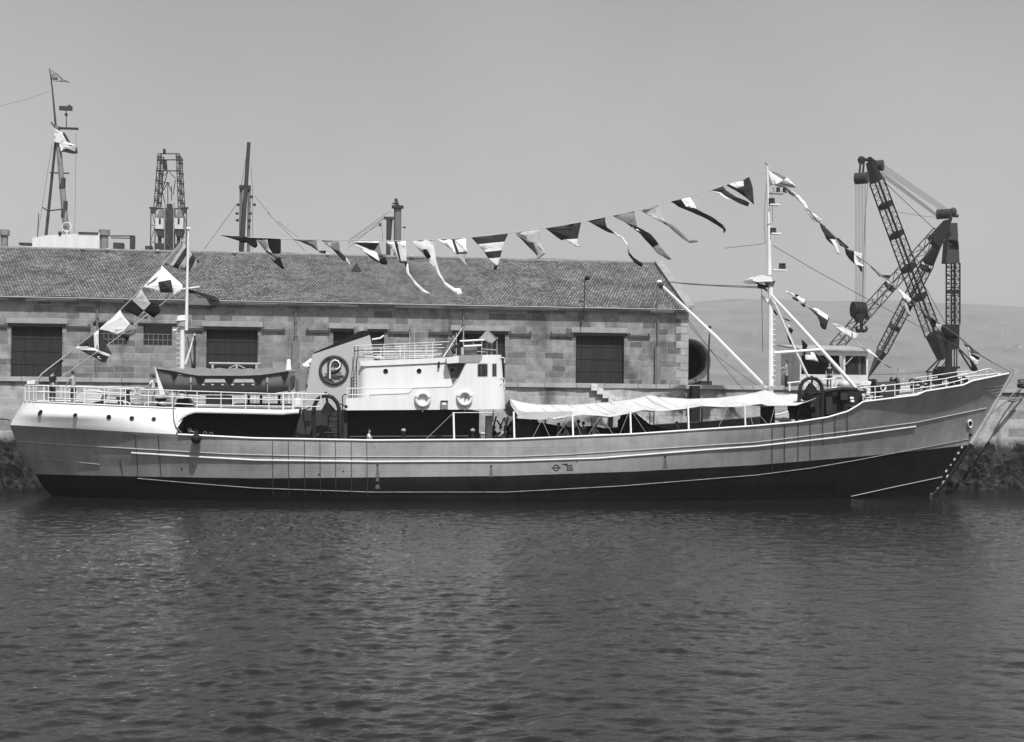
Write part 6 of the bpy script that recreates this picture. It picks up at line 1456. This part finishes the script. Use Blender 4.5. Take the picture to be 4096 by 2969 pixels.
F('dark triangular pennant with a white patch beside the foremast', [('w', 'G', [(1935, 68), (2040, 38), (2042, 80), (1980, 92)]), ('d', 'G', [(2040, 38), (2082, 14), (2108, 100), (2045, 118), (1985, 100), (2042, 80)]), ('k', 'G', [(1915, 75), (1935, 68), (1980, 92), (2045, 118), (2060, 165), (1980, 115)]), ('d', 'G', [(2045, 118), (2108, 100), (2117, 217), (2060, 165)])])
F('white and grey quartered flag at the foremast head', [('w', 'O', [(240, 143), (340, 200), (442, 265), (380, 300), (315, 335), (252, 340)]), ('g', 'O', [(262, 153), (360, 165), (480, 235), (442, 265), (340, 200)]), ('w', 'O', [(442, 265), (490, 235), (540, 280), (598, 335), (600, 350)]), ('g', 'O', [(442, 265), (600, 340), (598, 367), (480, 350), (400, 360), (315, 335), (380, 300)]), ('l', 'O', [(285, 338), (320, 345), (330, 430), (315, 435), (300, 390)])])
RG = 'signal flags dressing the ship'
F('short dark flag, topmost on the bow line', [('k', 'O', [(460, 362), (500, 378), (590, 465), (578, 483), (510, 432)]), ('w', 'O', [(545, 398), (612, 450), (600, 470), (565, 440)])])
F('narrow white flag, second down the bow line', [('w', 'O', [(600, 468), (622, 455), (655, 480), (720, 540), (765, 635), (778, 670), (740, 657), (695, 600), (640, 540)])])
F('pale folded flag, third down the bow line', [('w', 'O', [(780, 678), (850, 712), (945, 785), (930, 800), (820, 745)]), ('l', 'O', [(730, 655), (780, 690), (820, 745), (930, 800), (908, 828), (830, 792), (785, 730)])])
F('dark flag with a long white hanging tip, middle of the bow line', [('d', 'O', [(905, 818), (985, 868), (998, 898), (1060, 950), (1142, 1022), (1110, 1048), (1050, 1040), (980, 990), (945, 930)]), ('k', 'O', [(975, 985), (1050, 1040), (1105, 1140), (1040, 1080), (1000, 1040)]), ('w', 'O', [(1050, 1040), (1110, 1048), (1150, 1140), (1192, 1240), (1150, 1238), (1100, 1130)])])
F('narrow dark flag just above the black and white one on the bow line', [('d', 'O', [(1130, 1028), (1160, 1025), (1230, 1085), (1295, 1150), (1280, 1168), (1190, 1130)])])
F('black and white flag in front of the crane cables', [('k', 'O', [(1245, 1162), (1290, 1175), (1370, 1202), (1365, 1290), (1382, 1378), (1290, 1292), (1255, 1240)]), ('w', 'O', [(1370, 1202), (1420, 1215), (1475, 1232), (1478, 1300), (1430, 1350), (1505, 1390), (1450, 1402), (1382, 1378), (1365, 1290)]), ('k', 'O', [(1405, 1385), (1480, 1412), (1478, 1472), (1452, 1468), (1438, 1430)])])
F('slim dark and white streamer left of the crane crossing', [('d', 'S', [(348, 216), (430, 300), (495, 350), (480, 360), (400, 285)]), ('w', 'S', [(480, 340), (540, 375), (600, 420), (655, 465), (640, 470), (560, 425)])])
F('white pennant crossing in front of the crane booms', [('w', 'S', [(660, 472), (740, 535), (832, 610), (820, 662), (780, 650), (715, 560)])])
F('thin pale ribbon hanging before the crossing crane booms', [('l', 'S', [(738, 595), (755, 600), (790, 690), (805, 740), (835, 805), (790, 812), (765, 720)]), ('k', 'S', [(790, 670), (850, 690), (825, 740), (805, 735)])])
F('dark flag against the main crane boom on the lower bow line', [('d', 'S', [(915, 715), (960, 745), (1010, 800), (1065, 825), (1052, 868), (1000, 828), (945, 760)])])
F('black and grey flag beside the foot of the crane tower', [('k', 'S', [(1062, 818), (1128, 860), (1112, 932), (1078, 942), (1052, 890)]), ('l', 'S', [(1128, 860), (1182, 910), (1165, 985), (1112, 932)])])
F('large black flag in front of the crane tower base', [('k', 'S', [(1180, 905), (1275, 975), (1370, 1045), (1310, 1065), (1290, 1112), (1235, 1092), (1200, 1010)])])
F('faded flag with dark and white tails nearest the bow', [('g', 'S', [(1412, 1078), (1520, 1160), (1625, 1240), (1560, 1232), (1500, 1220), (1455, 1170)]), ('w', 'S', [(1447, 1165), (1480, 1165), (1515, 1258), (1592, 1308), (1577, 1372), (1540, 1335), (1500, 1282)]), ('k', 'S', [(1500, 1222), (1612, 1275), (1588, 1308), (1515, 1258)]), ('k', 'S', [(1503, 1290), (1540, 1337), (1575, 1380), (1592, 1412), (1612, 1442), (1560, 1442), (1522, 1400)])])
F('white flag with black checks, top of the short fore deck line', [('w', 'R', [(128, 152), (160, 148), (250, 190), (278, 226), (205, 195)]), ('k', 'R', [(245, 188), (312, 195), (308, 215), (278, 228)]), ('k', 'R', [(213, 225), (270, 232), (312, 270), (302, 287), (240, 252)]), ('w', 'R', [(278, 228), (308, 213), (345, 235), (392, 252), (397, 278), (370, 300), (368, 322), (330, 292), (305, 260)]), ('k', 'R', [(328, 308), (375, 305), (402, 300), (400, 352), (375, 360)])])
F('white flag with a big dark lower half above the fore deck', [('w', 'R', [(408, 335), (560, 383), (705, 470), (692, 530), (560, 442)]), ('d', 'R', [(420, 352), (560, 442), (692, 530), (705, 485), (717, 500), (690, 570), (667, 657), (620, 642), (592, 600), (578, 540), (550, 472)])])
F('white wing shaped flag with one grey band before the light boom', [('w', 'R', [(733, 572), (800, 578), (900, 620), (1003, 672), (1000, 768), (860, 682)]), ('g', 'R', [(1003, 672), (1020, 680), (1020, 768), (1000, 768)]), ('w', 'R', [(1020, 680), (1097, 715), (1087, 750), (1030, 792), (1020, 768)])])
F('slim white flag over the hut roof, near the end of the short line', [('w', 'R', [(1088, 848), (1130, 860), (1230, 918), (1300, 970), (1352, 1018), (1342, 1032), (1200, 942)])])
F('faint grey flag lowest on the short fore deck line', [('g', 'R', [(1438, 1078), (1500, 1118), (1540, 1150), (1500, 1155), (1450, 1112)])])
F('small dark pennant close behind the foremast', [('k', 'R', [(-15, 370), (38, 462), (15, 465), (-15, 430)]), ('k', 'R', [(78, 455), (120, 500), (210, 535), (170, 540), (130, 520)])])
F('tiny white and black flag between the two inner booms', [('w', 'R', [(148, 563), (202, 610), (185, 640), (160, 600)]), ('k', 'R', [(185, 613), (237, 660), (212, 712), (178, 662)])])
F('narrow black flag hanging by the inner boom', [('k', 'R', [(150, 698), (185, 760), (217, 832), (200, 857), (178, 800)])])
F('black flag with a white fluttering corner above the gallows frame', [('k', 'R', [(352, 778), (430, 860), (420, 890), (402, 1000), (365, 960)]), ('w', 'R', [(402, 985), (470, 990), (465, 950), (510, 958), (545, 1030), (572, 1080), (500, 1062), (400, 1045)])])
F('long dark folded flag beside the right foremast boom', [('k', 'R', [(520, 955), (600, 1008), (722, 1090), (700, 1112), (650, 1105), (590, 1060)])])
# far ship flags
F('white and dark pennant at the far ship mast head', [('l', 'E', [(388, 155), (420, 172), (480, 235), (400, 235)]), ('g', 'E', [(388, 150), (440, 180), (490, 225), (548, 255), (480, 248), (400, 240), (480, 235), (420, 172)])], Y=FY-.5, group='flags on the far ship', amp=2)
F('pale folded ensign halfway up the far ship mast', [('w', 'E', [(415, 605), (480, 640), (510, 700), (590, 745), (590, 765), (520, 755), (470, 790), (455, 720), (420, 712)]), ('d', 'E', [(480, 640), (500, 640), (555, 735), (540, 745), (510, 700)]), ('d', 'E', [(465, 790), (490, 765), (530, 765), (580, 785), (597, 740), (602, 800), (560, 805), (500, 790)])], Y=FY-.8, group='flags on the far ship', amp=2)
# ================================================================ PEOPLE
skin_m = mat('skin', .30, .6, .05, 4); hair_m = mat('hair_dark', .02, .7, .2, 20)
CL = {'w': mat('cloth_white', .66, .9, .06, 5), 'l': mat('cloth_pale', .34, .9, .1, 5), 'm': mat('cloth_mid', .12, .9, .1, 5), 'd': mat('cloth_dark', .03, .9, .2, 5)}
def skinned(name, verts, edges, radii, m, parent, lvl=1):
    o3 = ORG[parent.name]; me = bpy.data.meshes.new(name); me.from_pydata([tuple(v-o3) for v in verts], edges, [])
    o = bpy.data.objects.new(name, me); col.objects.link(o); o.parent = parent; ORG[o.name] = o3
    s = o.modifiers.new('skin', 'SKIN'); s.use_smooth_shade = True
    for i, r in enumerate(radii): me.skin_vertices[0].data[i].radius = r if isinstance(r, tuple) else (r, r)
    me.skin_vertices[0].data[0].use_root = True
    if lvl: b = o.modifiers.new('sub', 'SUBSURF'); b.levels = lvl; b.render_levels = lvl
    me.materials.append(m); return o
def person(foot, label, yaw=0, h=1.72, lean=0, shirt='w', pants='d', arms=((.2, .3), (.2, .3)), crouch=0, cap=False, head_tilt=0, hat=False):
    """foot: world point; yaw: facing direction in degrees (0 = away along +X of the ship)"""
    t = thing('person', foot, label, 'person', None)
    ya = R_(yaw); F_ = V3((math.cos(ya), math.sin(ya), 0)); S_ = V3((-math.sin(ya), math.cos(ya), 0)); U_ = V3((0, 0, 1))
    k = h/1.75; ln = R_(lean)
    def dirv(a): return F_*math.sin(a) + U_*math.cos(a)
    hipz = (.92-.42*crouch)*k
    pel = foot + U_*hipz - F_*(.12*crouch + .10*math.sin(ln))*k
    D = dirv(ln); che = pel + D*.30*k; shl = pel + D*.48*k; nk = pel + D*.56*k
    HD = dirv(ln*.6 + R_(head_tilt)); hd = nk + HD*.13*k; top = hd + HD*.09*k
    HF = (F_ - HD*F_.dot(HD)).normalized()
    V = []; E = []; Rr = []
    def add(p, r, par=None):
        V.append(p); Rr.append(r*k if not isinstance(r, tuple) else (r[0]*k, r[1]*k)); i = len(V)-1
        if par is not None: E.append((par, i))
        return i
    i0 = add(pel, (.14, .105)); i1 = add(pel+D*.16*k, (.125, .095), i0); i2 = add(che, (.145, .105), i1); i3 = add(shl, (.13, .09), i2); i4 = add(nk, .052, i3)
    i5 = add(nk+HD*.05*k, .055, i4); i6 = add(hd, (.078, .09), i5); i7 = add(top, (.062, .07), i6)
    add(hd+HF*.105*k-HD*.012*k, .012, i6)
    for s in (-1, 1): add(hd+S_*(s*.088)*k-HD*.01*k, .014, i6)
    hands = []; jl = []; ja = []
    for s, (sa, ea) in zip((-1, 1), arms):
        sh = shl + S_*(s*.17*k) - D*.02*k; a = ln*.0 + math.pi - sa
        el = sh + (F_*math.sin(sa) - U_*math.cos(sa))*.29*k + S_*(s*.04*k); wr = el + (F_*math.sin(sa+ea) - U_*math.cos(sa+ea))*.25*k
        j = add(sh, .056, i3); j2 = add(el, .042, j); j3 = add(wr, .028, j2)
        d = (wr-el).normalized(); pm = wr + d*.05*k; j4 = add(pm, (.036, .02), j3)
        e = S_
        for q, (o_, L1) in enumerate(((-.030, .072), (-.010, .082), (.010, .078), (.030, .062))):
            f1 = pm + d*.045*k + e*(o_*k); f2 = f1 + (d*.8+F_*.3).normalized()*(L1*.5*k); f3 = f2 + (d*.6+F_*.6).normalized()*(L1*.4*k)
            m1 = add(f1, .009, j4); m2 = add(f2, .008, m1); add(f3, .007, m2)
        th = add(wr + d*.03*k - e*(s*.03*k) + F_*.02*k, .010, j3); add(wr + d*.07*k - e*(s*.055*k) + F_*.03*k, .009, th)
        ja.append((sh, el, wr))
    for s in (-1, 1):
        hp = pel + S_*(s*.09*k) - U_*.06*k; kn = foot + S_*(s*.11*k) + U_*.48*k*(1-.15*crouch) + F_*(.03+.30*crouch)*k; an = foot + S_*(s*.11*k) + U_*.08*k + F_*(-.02*k*s)
        j = add(hp, .085, i0); j2 = add(kn, .058, j); j3 = add(an, .038, j2); add(an + F_*.16*k - U_*.045*k, (.042, .028), j3); add(an-F_*.04*k-U_*.04*k, .03, j3)
        jl.append((hp, kn, an))
    body = skinned('body', V, E, Rr, skin_m, t)
    # shirt
    V2 = [pel+D*.02*k, pel+D*.16*k, che, shl, nk-D*.015*k]; R2 = [(.155*k, .12*k), (.142*k, .112*k), (.162*k, .122*k), (.14*k, .10*k), .062*k]; E2 = [(0, 1), (1, 2), (2, 3), (3, 4)]
    for sh, el, wr in ja:
        n = len(V2); V2 += [sh, sh.lerp(el, .75)]; R2 += [.070*k, .056*k]; E2 += [(3, n), (n, n+1)]
    skinned('shirt', V2, E2, R2, CL[shirt], t)
    V2 = [pel+D*.06*k, pel-U_*.02*k]; R2 = [(.15*k, .118*k), (.15*k, .12*k)]; E2 = [(0, 1)]
    for hp, kn, an in jl:
        n = len(V2); V2 += [hp, kn, an+U_*.03*k]; R2 += [.10*k, .072*k, .062*k]; E2 += [(1, n), (n, n+1), (n+1, n+2)]
    skinned('trousers', V2, E2, R2, CL[pants], t)
    mb = MB(); c_ = hd + HD*.045*k - HF*.018*k; rings = []
    for i in range(7):
        a = math.pi*.62*i/6; rings.append([c_ + HD*(.105*k*math.cos(a)) + HF*(.100*k*math.sin(a)*math.cos(b)-(.0 if i < 5 else .02*k)) + S_*(.092*k*math.sin(a)*math.sin(b)) for b in [2*math.pi*q/12 for q in range(12)]])
    mb.grid(rings, True); mb.build('hair', hair_m, t)
    for s in (-1, 1):
        pass
    mb = MB()
    for s in (-1, 1): mb.ball(hd + HF*.088*k + S_*(s*.032*k) + HD*.012*k, .012*k, n=6)
    mb.tube([hd+HF*.088*k-HD*.05*k-S_*.022*k, hd+HF*.092*k-HD*.052*k, hd+HF*.088*k-HD*.05*k+S_*.022*k], .006*k, 4)
    mb.build('facial_features', mat('eye_dark', .03, .4, .1, 5), t)
    mb = MB()
    for hp, kn, an in jl:
        mb.ball(an + F_*.06*k - U_*.045*k, .06*k, 1, 1, .55, 8); mb.ball(an + F_*.14*k - U_*.055*k, .045*k, 1, 1, .5, 8)
    mb.build('shoes', CL['d'], t)
    if hat: mb = MB(); mb.cyl(hd+HD*.06*k, hd+HD*.13*k, .095*k, .085*k, 12); mb.build('cap', CL['w'], t)
    return t
def on(c, x, Y, zf): q = pt(c, x, 0, Y); return V3((q.x, Y, zf(q.x)))
zpd = lambda x: zp(x)-.03
mdk = lambda x: min(zs(x), zs(xfb-4))-1.03
person(on('A', 440, 75.9, zpd), 'man in dark short sleeved shirt standing behind the stern railing, leftmost aboard', 60, 1.78, 0, 'd', 'd', ((.15, .5), (.15, .5)))
person(on('A', 612, 75.8, zpd), 'person in a pale shirt leaning toward the covered dinghy at the stern', 150, 1.74, 8, 'l', 'd', ((.3, .5), (.4, .4)))
person(on('A', 1268, 75.9, zpd), 'person in a white shirt and pale trousers beside the lifeboat davit', 170, 1.72, 5, 'w', 'l', ((.5, .8), (.6, .9)))
person(on('B', 985, 74.0, mdk), 'person in a white shirt on the side deck against the black lower house', -12, 1.62, 6, 'w', 'd', ((.4, .9), (.5, .8)))
q = pt('K', 1555, 400, 75.7)
person(V3((q.x, 75.7, q.z)), 'crewman in dark clothes bending down on the bridge roof', 190, 1.62, 55, 'm', 'd', ((.3, .3), (.1, .3)), crouch=.45)
q = pt('R', 150, 1440, 76.9)
zfd = lambda x: zs(x)
person(V3((q.x, 76.9, q.z)), 'person in a white shirt and dark trousers standing right of the foremast foot', 172, 1.70, 4, 'w', 'd', ((1.1, .3), (.4, .4)), head_tilt=-10)
q = pt('T', 690, 650, 77.6)
person(V3((q.x, 77.6, q.z)), 'figure in black standing in front of the quay hut, seen over the winch house', 240, 1.60, 2, 'd', 'd', ((.1, .2), (.1, .2)))
person(on('L', 925, 75.6, mdk), 'dark shirted man standing in profile left of the second awning post', 0, 1.74, 4, 'm', 'd', ((.3, 1.2), (.3, 1.0)))
person(on('L', 1060, 75.0, mdk), 'man in a light shirt stooping just left of the second awning post', 180, 1.68, 26, 'l', 'd', ((.6, .8), (.7, .8)))
person(on('L', 1185, 76.4, mdk), 'dark figure at the back, just right of the second awning post', 150, 1.82, 0, 'd', 'd')
person(on('L', 1250, 75.3, mdk), 'man in a dark grey shirt with his back turned under the awning', 95, 1.76, 3, 'm', 'd')
person(on('L', 1380, 75.0, mdk), 'man in a pale shirt bending over the white work table', -70, 1.66, 24, 'l', 'd', ((.7, .5), (.7, .5)))
person(on('C', 1480, 75.2, mdk), 'man in a grey shirt crouching low near the fourth awning post', 100, 1.62, 40, 'm', 'd', ((.5, .5), (.5, .5)), crouch=.1)
person(on('L', 300, 75.8, mdk), 'dark clothed man standing by the trawl winch at the first awning post', -20, 1.7, 5, 'd', 'd')
person(on('L', 215, 76.3, mdk), 'man in a mottled light shirt working beside the trawl winch', 200, 1.68, 20, 'l', 'd', ((.8, .6), (.8, .6)))
person(on('L', 85, 76.6, mdk), 'dark figure in shadow under the bridge front', 20, 1.7, 5, 'd', 'd')

# ================================================================ far town on the hillside and haze
def house_proto():
    t = thing('hillside_house', (0, 0, 0), 'small pale house among the scattered far hillside town', 'house', 'far hillside houses')
    mb = MB(); mb.box((-5, -4, -6), (5, 4, 5)); mb.build('wall', mat('far_house_wall', .3, .9, .1, .2), t)
    mb = MB(); mb.prism([V3((-5.6, -4.6, 5.01)), V3((-5.6, 4.6, 5.01)), V3((-5.6, 0, 7.8))], (11.2, 0, 0)); mb.build('roof', mat('far_house_roof', .16, .9, .1, .2), t)
    return t
hp_ = house_proto(); g = random.Random(11)
bpy.context.view_layer.update()
hob = [o for o in bpy.data.objects if o.name == 'hills'][0]
hv = [o for o in hob.data.vertices]
hvw = [(v.co.x+hob.location.x, v.co.y+hob.location.y, v.co.z+hob.location.z) for v in hv]
for i in range(90):
    u = g.uniform(2760, 4096); 
    vv = g.choice(hvw)
    for _ in range(200):
        vv = g.choice(hvw)
        if 3350 < vv[1] < 4800 and 700 < vv[0] < 3000: break
    if i == 0: r = hp_
    else:
        r = hp_.copy(); col.objects.link(r)
        for ch in list(hp_.children):
            c = ch.copy(); col.objects.link(c); c.parent = r
    r.location = (vv[0]+g.uniform(-40, 40), vv[1], vv[2]+1); r.rotation_euler = (0, 0, g.uniform(-.5, .5)); s = g.uniform(.9, 1.7); r.scale = (s*1.2, s, s)
if True:
    mb = MB(); mb.box((-6500, -60, -3.5), (11500, 7600, 620))
    hz = mb.build('haze', [bpy.data.materials.new('haze_air')], kind='stuff')
    m = hz.data.materials[0]; m.use_nodes = True; n = m.node_tree; n.nodes.clear()
    o_ = n.nodes.new('ShaderNodeOutputMaterial'); v_ = n.nodes.new('ShaderNodeVolumePrincipled')
    v_.inputs['Density'].default_value = HAZE; v_.inputs['Color'].default_value = (.9, .9, .9, 1); n.links.new(v_.outputs[0], o_.inputs['Volume'])
